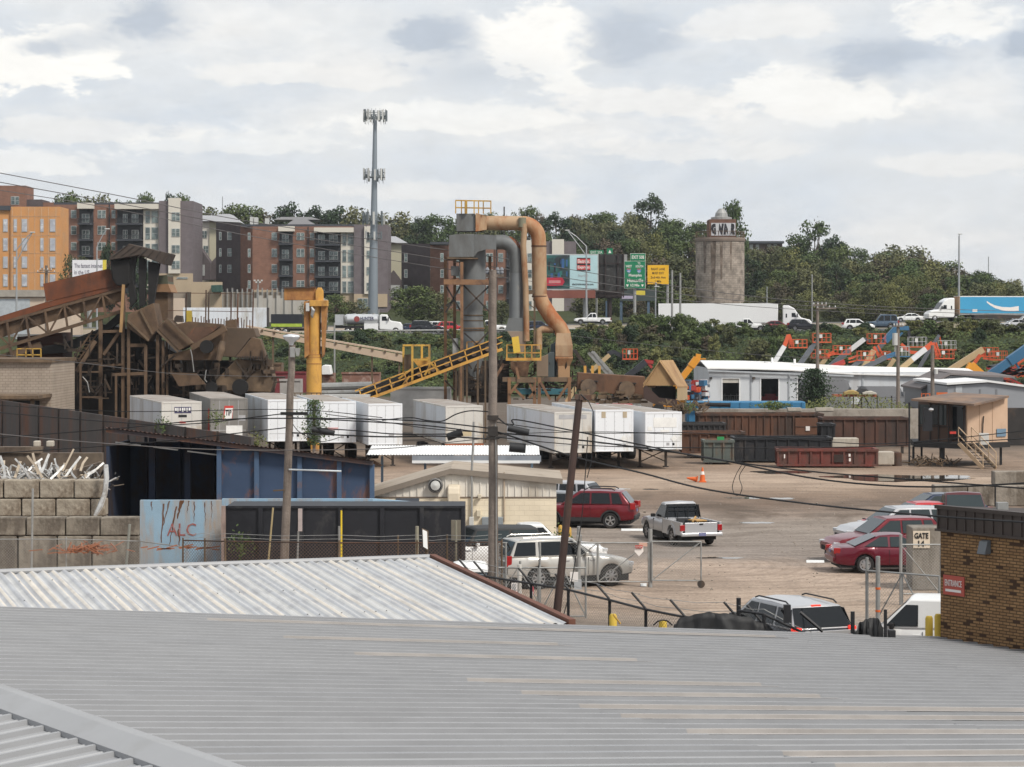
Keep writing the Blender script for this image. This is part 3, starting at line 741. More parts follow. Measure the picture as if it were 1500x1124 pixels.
 if S.get('clad'):
  cl=MB()
  for side in(1,-1):
   cl.box(((fx+rx)/2,side*(hw-.005),sill+.07),(S['wb']-2*ra+.02,.05,.18))
   for xw in(fx,rx):
    pts=[]
    for rr_ in(ra*.99,ra*1.14):pts.append([V((xw+rr_*math.cos(math.pi*i/14-.05),side*(hw*.985-.0),r+rr_*math.sin(math.pi*i/14-.05)))for i in range(15)])
    ring=pts[1]+pts[0][::-1]
    cl.prism([V((p.x,p.y-side*.03,p.z))for p in ring],(0,side*.055,0))
  cl.bx(x_rear-.05,x_rear+.12,-hw*.82,hw*.82,.33,.55)
  cl.build('cladding',clad,c)
 fb=MB().bx(L_/2-.08,L_/2+.075,-hw*.62,hw*.62,.42,.60);fb.build('grille',black,c,bevel=.02)
 MB().bx(x_rear-.075,x_rear-.055,-.16,.16,.72,.84).build('licence_plate',plate,c)
 MB().bx(x_rear-.10,x_rear+.1,-hw*.84,hw*.84,.42,.60).build('bumper',S.get('bumper',pm),c,bevel=.04)
 if S.get('rails'):
  rl=MB()
  for side in(1,-1):rl.path([(xr1+.15,side*(wr_-.03),zr+.02),(xr1+.3,side*(wr_-.03),zr+.085),(xw1-.35,side*(wr_-.03),zr+.085),(xw1-.15,side*(wr_-.03),zr+.03)],.022,6)
  rl.build('roof_rail',S['rails'],c)
 c.location=loc;c.rotation_euler=(0,0,hdg)
 return c
redlit=mat('red_lamp_lit',(1.0,.05,.03),.4,0,.02,2,emit=.55)
SUV=dict(L=4.60,W=1.85,r=.355,fo=.92,wb=2.66,sill=.33,top=[(-2.3,.98),(-2.1,1.06),(.95,1.04),(1.55,.98),(2.05,.90),(2.3,.74)],gh=(-2.18,-1.72,.15,1.0),ghz=(1.06,1.04,1.64),win=[(-1.82,-1.36,-1.30,-1.62),(-1.28,-.42,-.42,-1.20),(-.34,.72,.06,-.34)],doors=(-1.18,-.38,.66),rim='twin',nspoke=5,clad=True,mirror=clad,bumper=clad,tail=(1.0,.30,.30))
SEDAN=dict(L=4.75,W=1.82,r=.325,fo=.95,wb=2.74,sill=.27,top=[(-2.37,.86),(-2.2,.97),(-1.5,.98),(.9,.93),(1.7,.84),(2.2,.74),(2.37,.62)],gh=(-1.95,-.95,.25,1.15),ghz=(.96,.92,1.40),ghw=(.82,.62),win=[(-1.5,-.42,-.42,-.98),(-.34,.86,.20,-.34)],doors=(-1.2,-.38,.72),rim='disc',tail=(.80,.16,.30))
COUPE=dict(SEDAN,top=[(-2.37,.84),(-2.15,.95),(-1.5,.97),(.9,.92),(1.7,.82),(2.2,.72),(2.37,.60)],gh=(-1.75,-.75,.15,1.05),ghz=(.95,.91,1.37),win=[(-1.32,-.45,-.45,-.72),(-.36,.80,.10,-.36)],doors=(-.42,.70),glass=lightglass,tail=(.82,.22,.12))
FULL=dict(L=5.05,W=2.0,r=.40,fo=.90,wb=2.95,sill=.42,top=[(-2.52,1.08),(-2.4,1.22),(1.0,1.20),(1.7,1.14),(2.3,1.04),(2.52,.86)],gh=(-2.47,-2.15,.15,.95),ghz=(1.22,1.20,1.84),ghw=(.90,.76),win=[(-2.3,-1.42,-1.40,-2.12),(-1.28,-.40,-.40,-1.28),(-.30,.70,.10,-.30)],doors=(-1.34,-.35,.68),rim='spoke',nspoke=8,chrome=True,tail=(1.05,.46,.14),rails=p_gold)
EXPL=dict(FULL,L=5.0,W=2.0,r=.38,top=[(-2.5,1.02),(-2.4,1.12),(1.0,1.10),(1.7,1.06),(2.3,.96),(2.5,.80)],gh=(-2.42,-1.98,.15,1.02),ghz=(1.12,1.10,1.70),ghw=(.90,.74),rails=clad,tail=(.98,.42,.18),bumper=p_black)
car('dark red crossover parked by the end of the cream building','car',(3.28,104.3,0),R(169),SUV,p_red,name='parked_crossover').children
rv=[o for o in COL.objects if o.name.startswith('parked_crossover')][0]
rr_=MB()
for s in(1,-1):rr_.path([(-1.45,s*.62,1.68),(-1.3,s*.62,1.76),(-.25,s*.62,1.78),(-.1,s*.62,1.70)],.03,6)
rr_.build('roof_rail',clad,rv)
car('pale champagne full-size SUV behind the chain-link gate','car',(1.75,80.6,0),R(20),FULL,p_gold,name='parked_suv').scale=(.91,.91,.91)
car('dark red two-door coupe parked beside the concrete gate pillar','car',(14.1,85.4,0),R(4),COUPE,p_mar,name='parked_coupe')
car('bright dark red crossover nose-out behind the maroon coupe','car',(14.35,89.4,0),R(193),dict(SUV,clad=False,bumper=p_red,glass=lightglass),p_red,name='parked_crossover')
car('silver crossover with roof rails behind the two red cars','car',(15.6,94.6,0),R(192),dict(SUV,clad=False,bumper=p_silver,glass=lightglass),p_silver,name='parked_crossover')
car('red saloon in the row between the silver crossover and the dark car','car',(17.4,99.5,0),R(192),dict(SEDAN,glass=lightglass,ghz=(.96,.92,1.46)),p_brightred,name='parked_car')
car('dark saloon farthest back in the parked row, below the maroon pickup','car',(19.0,104.6,0),R(192),dict(SEDAN,ghz=(.96,.92,1.46),glass=lightglass),p_navy,name='parked_car')
car('silver hatchback half hidden behind the cream building and red crossover','car',(2.1,110.3,0),R(160),dict(SUV,clad=False,bumper=p_silver),p_silver,name='parked_car')
car('dark grey saloon squeezed between cream building and red crossover','car',(1.75,106.9,0),R(162),SEDAN,p_grey,name='parked_car')
ex=car('silver and black SUV with a lit tail lamp, just behind the fence','car',(7.2,62.6,0),R(112),EXPL,p_black,p_silver,name='parked_suv',lit=True)
MB().bx(-2.02,-1.98,-.14,.14,1.66,1.71).build('brake_light',redlit,ex)
MB().bx(-2.60,-2.545,-.98,.98,1.0,1.10).build('tailgate_band',p_silver,ex,bevel=.01)
MB().bx(-2.615,-2.60,-.1,.30,.78,.86).build('rear_emblem',mat('teal_emblem',(.10,.45,.50),.5),ex)
hd_=MB();hd_.loft([[V((x,y*w_,z))for y,z in((-.88,zz-.10),(-.7,zz),(0,zz+.03),(.7,zz),(.88,zz-.10))]for x,zz,w_ in((1.0,1.118,1.02),(1.7,1.075,1.02),(2.3,.975,.96))],cap=False,closed=False);hd_.build('bonnet',p_silver,ex,smooth=40)
def pickup(label,loc,hdg,pm,L_=5.7,W=1.98,cabx=(-.35,2.0),tall=1.88,group=None,cargo=False,rim='spoke',name='parked_pickup',crew=False,r=.40):
 S=dict(L=L_,W=W,r=r,fo=.95,wb=L_*.61,sill=.48,xr=cabx[0],top=[(cabx[0],1.10),(1.05,1.13),(1.7,1.10),(L_/2-.2,1.0),(L_/2,.85)],gh=(cabx[0]+.02,cabx[0]+.22,.35,1.12),ghz=(1.10,1.12,tall-.05),ghw=(W/2-.10,W/2-.24),win=[(cabx[0]+.16,.02-.45*(not crew),.02-.45*(not crew),cabx[0]+.30),(.10-.45*(not crew),.92,.34,.10-.45*(not crew))],doors=(-.02-.4*(not crew),.86),rim=rim,nspoke=6,tail=(.6,.05,.05),mirror=black)
 c=car(label,'pickup truck',loc,hdg,S,pm,group=group,name=name)
 for ch in list(c.children):
  if ch.name.split('.')[0]in('tail_light','bumper','licence_plate'):bpy.data.objects.remove(ch)
 rx=L_/2-.95-L_*.61;x0=-L_/2;x1=cabx[0]-.03;ra=r*1.16;hw=W/2
 for side in(1,-1):
  pts=[V((x0,side*hw,.55)),V((rx-ra,side*hw,.52))]+[V((rx-ra*math.cos(math.pi*i/10),side*hw,r+.06+ra*math.sin(math.pi*i/10)))for i in range(11)]+[V((rx+ra,side*hw,.48)),V((x1,side*hw,.48)),V((x1,side*hw,1.12)),V((x0,side*hw,1.12))]
  MB().prism(pts,(0,-side*.11,0)).build('bed_side',pm,c,bevel=.025)
  fl=[V((rx-ra*1.15*math.cos(math.pi*i/10),side*(hw+.035),r+.06+ra*1.22*math.sin(math.pi*i/10)))for i in range(11)]+[V((rx+ra*math.cos(math.pi*i/10),side*(hw+.035),r+.06+ra*math.sin(math.pi*i/10)))for i in range(11)]
  MB().prism(fl,(0,-side*.06,0)).build('wheel_arch',pm,c)
  MB().bx(x0-.02,x0+.10,*sorted((side*(hw-.20),side*(hw+.015))),.74,1.02).build('tail_light',redlamp,c,bevel=.015)
 MB().bx(x0,x0+.07,-hw+.21,hw-.21,.60,1.11).build('tailgate',pm,c,bevel=.02)
 MB().bx(x0-.015,x0,-.09,.09,1.0,1.07).build('tailgate_handle',black,c)
 MB().bx(x0-.16,x0+.02,-hw,hw,.50,.66).build('bumper',pm,c,bevel=.04)
 MB().bx(x0-.175,x0-.155,-.17,.17,.52,.66).build('licence_plate',plate,c)
 MB().bx(x0+.07,x1,-hw+.11,hw-.11,.62,.70).build('bed_floor',black,c)
 MB().bx(x0+.3,cabx[0]+.4,-hw+.16,hw-.16,.30,.60).build('chassis',black,c)
 if cargo:
  cg=MB();cg.box((x0+.9,-.15,.98),(.9,.7,.30),.3).box((x0+1.5,.3,1.05),(.5,.6,.30),-.2)
  tag(cg.build('toolbox',mat('dark_cargo',(.04,.04,.042),.7),c),'dark toolboxes lying in the pickup bed')
  cy=MB().box((x0+.75,-.1,1.16),(.75,.55,.05),.2);cy.bar((x0+.3,.3,1.14),(x0+1.5,-.3,1.25),.07)
  cy.build('timber',mat('cargo_timber',(.42,.25,.09),.8),c)
  hr=MB()
  for yy in(-.75,-.25,.25,.75):hr.bar((x1-.06,yy,1.1),(x1-.06,yy,1.72),.03)
  hr.bar((x1-.06,-.8,1.72),(x1-.06,.8,1.72),.035);hr.bar((x1-.06,-.8,1.5),(x1-.06,.8,1.5),.025);hr.build('headache_rack',black,c)
 return c
pickup('silver pickup truck with tools in its bed, parked tail to us',(7.0,97.0,0),R(106),p_silver,cargo=True).scale=(.9,.9,.9)
pickup('white pickup truck parked along the cream building wall',(.75,86.4,0),R(8),p_white,L_=5.9,tall=1.98,crew=True,cabx=(-.75,2.0)).scale=(.9,.9,.86)
pickup('maroon pickup truck facing us beyond the brick building roof',(19.3,99.5,0),R(268),paint('maroon_brown',(.10,.022,.026)),tall=1.92)
js=car('white off-roader with black roof, half behind the black bin','car',(-1.1,84.2,0),R(196),dict(FULL,L=4.3,W=1.86,wb=2.5,fo=.75,top=[(-2.15,1.0),(-2.0,1.15),(.8,1.12),(1.9,1.08),(2.15,.92)],gh=(-2.1,-1.9,.4,.8),win=[(-1.95,-.9,-.9,-1.85),(-.8,.6,.38,-.8)],ghz=(1.14,1.12,1.72),rails=None,doors=(-.85,.6),glass=lightglass),p_white,clad,name='parked_offroader')
sp=MB().lathe([(.15,-.11),(.36,-.11),(.39,-.06),(.39,.06),(.36,.11),(.15,.11)],(-2.32,0,.98),20,'X');sp.build('spare_wheel',tyre,js,smooth=40)
S=dict(L=4.55,W=1.75,r=.32,fo=.80,wb=2.75,sill=.30,top=[(-2.27,1.0),(-2.2,1.10),(1.2,1.08),(1.75,1.0),(2.1,.84),(2.27,.66)],gh=(-2.24,-2.15,.88,1.72),ghz=(1.1,1.02,1.80),ghw=(.86,.76),win=[(.66,1.52,.98,.66)],wt=.80,doors=(-.9,.54,1.5),rim='disc',mirror=black,tail=(1.05,.4,.1))
vn=car('small white panel van with black mirrors, beside yellow bollards','van',(11.55,61.7,0),R(164),S,p_white,name='panel_van')
rb=MB().bx(-1.9,.4,.875,.90,.62,.70);rb.build('side_moulding',clad,vn)
mg=MB()
for xx in(-2.05,-.95):
 mg.bx(xx-.008,xx+.008,.80,.872,1.12,1.62)
mg.bx(-2.05,-.95,.80,.868,1.62,1.635);mg.build('panel_crease',mat('panel_shadow_line',(.45,.45,.45),.5),vn)
tr_roof=mat('trailer_roof',(.33,.30,.27),.8,.05,.15,.5,(.22,.18,.15),.45,.5)
def trailer(pl,pr,pt,pb,D,yaw,side_m,nose_m,label,ribs=False,L_=15.0,roof_m=None):
 w_=(pr-pl)/F*D/math.cos(R(yaw));zt=Z(pt,D);zb=Z(pb,D)
 c=P((pl+pr)/2,HY,D);c.z=0
 o=bpy.data.objects.new('semi_trailer',None);COL.objects.link(o);tag(o,label,'trailer','semi trailers parked in a row')
 hw=w_/2
 b=MB();b.bx(-L_,-.04,-hw,hw,zb,zt-.10);
 if ribs:
  for k in range(int(L_/.6)):
   x=-.4-k*.6
   for s in(1,-1):b.bx(x-.03,x+.03,*sorted((s*hw,s*(hw+.012))),zb+.12,zt-.14)
 b.build('box',side_m,o)
 n=MB().bx(-.038,0,-hw+.10,hw-.10,zb+.05,zt-.14);n.build('nose_panel',nose_m,o)
 sm_=MB()
 for y in(-.5,0,.5):sm_.bx(.0005,.006,hw*y-.012,hw*y+.012,zb+.06,zt-.16)
 sm_.bx(.0005,.007,-hw+.1,hw-.1,zb+.45,zb+.48)
 for k in range(9):
  for y in(-.97,-.5,0,.5,.97):sm_.box((.004,(hw-.1)*y+.04,zb+.2+k*(zt-zb-.4)/8),(.008,.03,.03))
 tag(sm_.build('rivet_seam',mat('seam_grey',(.40,.41,.42),.5),o),kind='stuff')
 f=MB()
 for s in(1,-1):f.bx(-.10,.015,*sorted((s*(hw-.10),s*(hw+.006))),zb,zt-.10)
 f.bx(-.12,.02,-hw-.006,hw+.006,zt-.14,zt-.02);f.bx(-.10,.02,-hw-.006,hw+.006,zb-.03,zb+.05)
 for s in(1,-1):f.bx(-L_,-.12,*sorted((s*(hw-.04),s*(hw+.012))),zb-.06,zb+.10);f.bx(-L_,-.12,*sorted((s*(hw-.04),s*(hw+.012))),zt-.14,zt-.04)
 f.build('frame',nose_m,o,bevel=.012)
 r_=MB();r_.loft([[V((x,-hw+.03,zt-.05)),V((x,-hw*.5,zt-.02)),V((x,0,zt)),V((x,hw*.5,zt-.02)),V((x,hw-.03,zt-.05)),V((x,hw-.03,zt-.09)),V((x,-hw+.03,zt-.09))]for x in(-L_,-L_*.5,-.10)]);r_.build('roof',roof_m or tr_roof,o)
 u=MB()
 for y in(-.5,.5):u.bx(-L_+.3,-1.0,y-.06,y+.06,zb-.22,zb-.02)
 for k in range(12):u.bx(-1.2-k*1.1,-1.12-k*1.1,-hw+.06,hw-.06,zb-.14,zb-.02)
 u.build('underframe',darksteel,o)
 for s in(1,-1):
  lg=MB().bx(-2.75,-2.6,s*.85-.07,s*.85+.07,.06,zb-.02).bx(-2.85,-2.5,s*.85-.15,s*.85+.15,0,.06);lg.build('landing_leg',darksteel,o)
 MB().bar((-2.68,-.85,.35),(-2.68,.85,zb-.2),.06).bar((-2.68,.85,.35),(-2.68,-.85,zb-.2),.06).build('leg_brace',darksteel,o)
 for x in(-L_+1.6,-L_+2.9):
  for y in(-hw+.32,hw-.32):
   MB().lathe([(.22,-.28),(.48,-.28),(.51,-.2),(.51,.2),(.48,.28),(.22,.28)],(x,y,.51),18,'Y').build('wheel',tyre,o,smooth=40)
 o.location=c;o.rotation_euler=(0,0,R(-90+yaw))
 o['hw']=hw;o['zt']=zt;o['zb']=zb
 return o
tw=mat('trailer_white',(.67,.695,.73),.5,.05,.05,.35,(.48,.46,.42),.28,.5,.7)
twall=mat('trailer_side_aluminium',(.60,.635,.67),.45,.25,.06,.3,(.38,.37,.35),.30,.5,.8)
tgrey=mat('trailer_grey',(.225,.215,.20),.5,.1,.10,.6,(.16,.15,.135),.4,.6,.7)
tdirty=mat('trailer_dirty_white',(.56,.545,.51),.6,0,.10,.5,(.40,.34,.27),.38,.7,.5)
tnose=mat('trailer_nose_white',(.73,.755,.785),.5,0,.04,.5,(.56,.54,.50),.25,1.0,.6)
t1=trailer(238,294,588,634,149,17,twall,tdirty,'ribbed white semi trailer with a navy marking, farthest left of the row',True)
t2=trailer(309,362,583,641,150,13,tgrey,tgrey,'grey semi trailer with a red and white TIP sticker',True)
t3=trailer(393,449,585,646,148,12,twall,tnose,'white semi trailer behind the wooden pole, left of the yellow column',True,L_=15)
t4=trailer(470,521,588,648,149,11,tw,tnose,'white semi trailer just right of the yellow column and vine',L_=15)
t5=trailer(540,589,591,651,147,11,tw,tnose,'white semi trailer with a faint grey stamp, right of the one by the vine',L_=14)
t6=trailer(653,707,594,649,149,11,twall,tdirty,'grime-stained white semi trailer standing alone left of the tall wooden pole',True,L_=14)
t7=trailer(812,867,603,663,145,11.5,tw,tdirty,'white semi trailer showing its long left side, right of the tall pole',True)
t8=trailer(872,928,600,661,145.5,9.5,tw,tnose,'white semi trailer with two tan corner patches, middle of the right trio')
t9=trailer(945,999,603,658,145.5,11,tw,tnose,'white semi trailer with a blanked panel on its nose, farthest right',L_=15)
def on_nose(o,y0,y1,z0,z1,m,name,x=.004,lab=None):
 """flat plate on a trailer nose; y from left as seen by us (0..1), z 0..1 up"""
 hw,zt,zb=o['hw'],o['zt'],o['zb']
 f=lambda y:-hw+2*hw*y
 ob=MB().bx(x,x+.012,f(y0),f(y1),zb+(zt-zb)*z0,zb+(zt-zb)*z1).build(name,m,o)
 if lab:ob['label']=lab
 return ob
navy=mat('navy_marking',(.045,.04,.10),.6);redm=mat('red_marking',(.50,.05,.04),.6);tanm=mat('tan_patch',(.42,.35,.25),.8);offw=mat('off_white_patch',(.73,.73,.71),.6);greym=mat('grey_stamp',(.36,.36,.37),.7)
on_nose(t1,.32,.74,.62,.82,navy,'marking_panel')
for k in range(7):on_nose(t1,.335+.057*k,.335+.057*k+(.03 if k%3 else .042),.66 if k%2 else .70,.79,offw,'marking_letter',.018)
on_nose(t1,.42,.63,.49,.57,black,'marking_bar');on_nose(t1,.45,.60,.30,.36,redm,'marking_text')
def tip(o,hw,zt,zb):
 z=lambda t:zb+(zt-zb)*t;f=lambda y:-hw+2*hw*y
 for nm,m,y0,y1,z0,z1,x in(('sticker',redm,.36,.60,.44,.80,.004),('sticker_face',offw,.385,.585,.44,.74,.016)):
  MB().prism([V((x,f(y0-.02),z(z0))),V((x,f(y1-.02),z(z0))),V((x,f(y1+.02),z(z1))),V((x,f(y0+.02),z(z1)))],(.01,0,0)).build(nm,m,o)
 lettering('TIP',black,o,(.026,f(.485),z(.62)),(0,1,0),(0,0,1),.38,.34,shear=.2,bold=.02)
 on_nose(o,.76,.94,.42,.56,greym,'data_plate');on_nose(o,.42,.86,.03,.30,offw,'repair_patch')
 MB().bx(-1.4,-.6,-hw-.02,-hw-.005,z(.05),z(.72)).build('side_marking',redm,o)
tip(t2,t2['hw'],t2['zt'],t2['zb'])
for y0 in(.16,.72):on_nose(t8,y0,y0+.11,.80,.95,tanm,'tan_patch')
on_nose(t9,.22,.86,.58,.84,offw,'blank_panel');on_nose(t9,.06,.18,.50,.60,offw,'blank_panel');on_nose(t9,.42,.66,.44,.52,offw,'blank_panel')
for o,y,z in((t8,.74,.30),(t9,.78,.28)):
 hw,zt,zb=o['hw'],o['zt'],o['zb'];cz=zb+(zt-zb)*z;cy=-hw+2*hw*y
 MB().prism([V((.016,cy-.22,cz)),V((.016,cy,cz-.22)),V((.016,cy+.22,cz)),V((.016,cy,cz+.22))],(.012,0,0)).build('placard_holder',offw,o)
for o in(t3,t4,t7,t8,t9):
 on_nose(o,.58,.66,.10,.17,greym,'air_coupling');on_nose(o,.74,.80,.10,.16,black,'air_coupling')
on_nose(t5,.60,.76,.20,.27,greym,'stamp');on_nose(t4,.15,.5,.30,.36,mat('pink_marking',(.62,.36,.36),.6),'faded_marking')
on_nose(t7,.12,.86,.82,.92,greym,'header_strip');on_nose(t6,.40,.70,.18,.30,mat('ochre_stain',(.48,.40,.26),.8),'stain');on_nose(t3,.52,.62,.18,.26,greym,'stamp')
for o in(t6,):on_nose(o,-.02,1.02,-.07,-.02,mat('orange_rust_rail',(.32,.10,.04),.8),'bumper_rail',.02)
for o in(t1,t2,t3,t4,t5,t6,t7,t8,t9):
 for k in('hw','zt','zb'):del o[k]
fr_t=MB()
blkm=mat('concrete_block_face',(.33,.285,.225),.95,0,.25,1.6,(.17,.135,.10),.45,1.3,.4,bump=.6,bscale=9)
blkd=mat('weathered_block_face',(.235,.205,.165),.95,0,.30,2.2,(.12,.10,.08),.5,1.6,.7,bump=.7,bscale=7)
def block(px0,px1,py0,py1,D,depth,m,label,group='stacked concrete blocks of the left bin',rz=0.0):
 x0,x1=X(px0,D),X(px1,D);z0,z1=Z(py1,D),Z(py0,D)
 r=random.Random(int(px0*7+py0));j=r.uniform(-.03,.03)
 mb=MB().box((0,0,(z1-z0)/2),(x1-x0-.025,depth,z1-z0-.012),rz)
 return single('concrete_block',mb,m,label,'concrete block',group,loc=(0,0,0),bevel=.045)if False else _place(mb,m,label,group,((x0+x1)/2,D+depth/2+j,z0))
def _place(mb,m,label,group,loc):
 o=mb.build('concrete_block',m,None,bevel=.045);o.location=loc
 return tag(o,label,'concrete block',group)
DB=88
for i,(a,b)in enumerate([(-60,4),(5,57),(57.5,108),(108.5,153)]):
 block(a,b,703,730,DB,.75,blkm,['top-row concrete block cut by the left photo edge','second block of the top row under the scrap heap','third block of the top row under the scrap heap','right end block of the top row beside the dark shed opening'][i])
for i,(a,b)in enumerate([(-70,-21),(-20,30.5),(31.5,81),(82,132),(132.5,154)]):
 block(a,b,731,756.5,DB,.75,blkm,['block outside the left edge in the second row','second-row block at the left photo edge','second-row block below the scrap heap, next to the edge block','wide second-row block under the two middle top blocks','short half block closing the second row on the right'][i])
for i,(a,b)in enumerate([(-60,37),(38,95),(95.5,146),(146.5,204)]):
 block(a,b,758,785,84,.7,blkd,['dark weathered lower-wall block at the left photo edge','dark weathered block, second in the lower wall top row','dark weathered block, third in the lower wall top row','dark weathered block touching the blue ALC wall, upper'][i],'weathered blocks of the low front wall')
 block(a-12,b-12 if i<3 else b,785.5,850,84,.7,blkd,['bottom weathered block at the left photo edge','bottom weathered block, second from the left edge','bottom weathered block under the third upper block','bottom weathered block touching the blue ALC wall, lower'][i],'weathered blocks of the low front wall')
for i,(a,b)in enumerate([(-60,60),(61,154)]):
 block(a,b,757,850,DB,.75,blkm,['base block under the scrap bin, left edge','base block under the scrap bin, beside the shed'][i],'base blocks of the scrap bin')
mb=MB().bx(X(-70,97),X(149,97),97,97.5,0,Z(664,97));mb.bx(X(-70,97),X(60,97),96.9,97.55,Z(664,97)+.002,Z(655,97))
mb.bx(X(146,97),X(150,97),90,96.99,0,Z(676,97))
single('concrete_wall',mb,mat('bin_wall_concrete',(.15,.115,.085),.95,0,.3,.9,(.07,.05,.038),.45,.7,.5),'dark stained concrete wall behind the heap of pale scrap strips','wall',loc=(X(60,97),97,0))
for a,b,y,lab in((48,58,646,'left small pale block lying on the scrap bin back wall'),(67,78,646,'right small pale block lying on the scrap bin back wall')):
 block(a,b,y,y+9,97.2,.4,concretelight,lab,None)
scm=mat('scrap_aluminium',(.52,.52,.51),.5,.3,.25,4,(.30,.27,.24),.45,3);scm2=mat('scrap_tan',(.40,.33,.25),.7,0,.25,3);scm3=mat('scrap_dark',(.10,.095,.09),.6,.2,.3,3)
r=random.Random(11)
def scrap_piece(mb,p,L_,w_,az,el,bend=.0):
 d=V((math.cos(el)*math.cos(az),math.cos(el)*math.sin(az),math.sin(el)))
 pts=[V(p)]
 for i in range(4):
  d=(d+V((r.uniform(-bend,bend),r.uniform(-bend,bend),r.uniform(-bend,bend)))).normalized();pts.append(pts[-1]+d*L_/4)
 for a,b in zip(pts,pts[1:]):mb.bar(a,b+(b-a)*.03,w_,w_*.35)
hp=MB();
for i in range(620):
 u=r.random();px=r.uniform(-40,152);D=r.uniform(88.9,96)
 base=2.55+.55*(1-abs(px-70)/110)*r.random()+.3*noise.noise(V((px*.03,D*.3,1)))
 hp.m=r.choices([0,1,2],[6,2,2])[0]
 scrap_piece(hp,(X(px,D),D,base),r.uniform(.4,1.1),r.uniform(.05,.13),r.uniform(0,6.28),r.uniform(-.2,.7),.25)
hp.m=2;hp.bx(X(-60,96.5),X(150,95),88.9,96.8,0,2.45)
o=hp.build('scrap_heap',[scm,scm2,scm3],None,recalc=False);tag(o,'tangled heap of pale metal scrap strips behind the block wall','scrap heap',kind='stuff')
bigs=[(0,668,8,703),(22,672,45,702),(40,668,62,700),(72,665,58,702),(62,672,42,690),(108,658,92,690),(118,669,95,700),(95,681,74,702),(128,670,118,690),(152,678,128,695),(80,672,88,690),(30,676,22,700),(104,690,112,702),(140,690,126,701),(48,664,56,695)]
for i,(a,b,c,d_)in enumerate(bigs):
 D=88.6+r.random()*1.5;mb=MB();p=P(a,b,D);q=P(c,d_,D-.4);m=(p+q)/2+V((r.uniform(-.06,.06),0,r.uniform(-.05,.05)))
 w_=r.uniform(.055,.10);mb.bar(p,m,w_,.03,(0,1,0));mb.bar(m,q+(q-m)*.02,w_,.05,(0,1,0))
 single('scrap_strip',mb,[scm,scm,scm2][i%3],['long pale metal strip sticking up out of the scrap heap','bright metal strip poking out of the scrap heap','tan strip of scrap poking out of the heap'][i%3],'scrap strip','long strips poking from the heap')
mb=MB().path([P(155,681,87.6),P(156,700,87.5),P(154,722,87.4),P(147,741,87.3),P(139,756,87.2)],[.09,.10,.10,.11,.07],6)
single('hanging_strip',mb,scm,'long bent white strip hanging down over the block wall corner','scrap strip')
wr0=V((X(-20,160),160,0));wr1=V((X(368,105),105,0));dw=(wr1-wr0).normalized();Lw=(wr1-wr0).length;nw=V((dw.y,-dw.x,0))
sw=root('steel_wall',wr0,'long rusty streaked steel sheet wall running back behind the scrap bin','wall')
streak=mat('rust_streaked_sheet',(.062,.056,.054),.8,.1,.25,.6,(.115,.047,.024),.40,.55,.93,bump=.2)
MB().prism([wr0,wr1,wr1+V((0,0,3.98)),wr0+V((0,0,4.05))],-nw*.12).build('sheet',streak,sw)
mb=MB();t=0
while t<Lw:mb.bar(wr0+dw*t+nw*.03,wr0+dw*t+nw*.03+V((0,0,4.03)),.10,.06);t+=5.5
mb.build('post',darksteel,sw)
pb=root('block_building',(X(20,168),168,0),'low pale block building with flat canopy at the left edge behind the rusty wall','building')
pm_=brick_mat('painted_block',(.36,.30,.245),(.33,.275,.22),(.25,.20,.16),1.0,.4,.2,.02)
D=168;MB().bx(X(-120,D),X(75,D),D,D+9,0,Z(531,D)).build('wall',pm_,pb)
MB().bx(X(-120,D),X(77,D),D-.3,D+9.2,Z(531,D)+.002,Z(526,D)).build('roof',rustbrown,pb)
MB().bx(X(-120,164),X(60,164),163,167.98,Z(584,164),Z(579,164)).build('canopy',rustbrown,pb)
MB().bx(X(-10,D),X(58,D),D-.06,D-.002,Z(604,D),Z(587,D)).build('opening',black,pb)
for px in(18,50):MB().bx(X(px,164)-.12,X(px,164)+.12,163.3,163.55,0,Z(584,164)-.002).build('post',rustbrown,pb)
blue=mat('shed_blue',(.036,.062,.118),.65,.05,.18,.5,(.20,.085,.04),.30,.9,.4);blued=mat('shed_blue_shaded',(.017,.028,.056),.75,0,.3,.6,(.030,.018,.014),.36,.5,.4)  # the darker blue has the shade inside the open bays mixed in
bluel=mat('light_blue_paint',(.26,.40,.52),.7,0,.12,.7,(.33,.24,.17),.36,1.0,.75)
sh=root('blue_shed',(X(350,91),91,0),'blue steel shed with open dark bays at left and rusty blue panels at right','shed')
DS=91.0
def zt_s(px):return Z(625+(px-160)/(545-160)*48,DS)
x0,xm,x1=X(160,DS),X(321,DS),X(545,DS)
pan=MB();edges=[321,376,439,497,545]
for a,b in zip(edges,edges[1:]):
 xa,xb=X(a+3,DS),X(b-3 if b<545 else b,DS)
 pan.prism([V((xa,DS+.12,0)),V((xb,DS+.12,0)),V((xb,DS+.12,zt_s(b)-.20)),V((xa,DS+.12,zt_s(a)-.20))],(0,.06,0))
pan.build('wall_panel',blue,sh)
po=MB()
for px in edges:po.bx(X(px,DS)-.09,X(px,DS)+.09,DS-.06,DS+.118,0,zt_s(px)-.20)
po.build('post',mat('shed_post_blue',(.055,.095,.165),.6,0,.12,.8,(.18,.09,.05),.2,1),sh)
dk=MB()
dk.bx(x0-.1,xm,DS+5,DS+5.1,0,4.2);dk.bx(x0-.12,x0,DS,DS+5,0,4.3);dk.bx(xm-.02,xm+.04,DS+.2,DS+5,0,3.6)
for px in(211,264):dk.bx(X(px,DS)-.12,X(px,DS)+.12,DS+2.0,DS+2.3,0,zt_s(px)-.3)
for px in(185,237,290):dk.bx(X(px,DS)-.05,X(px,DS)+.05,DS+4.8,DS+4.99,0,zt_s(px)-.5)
dk.build('bay_wall',blued,sh)
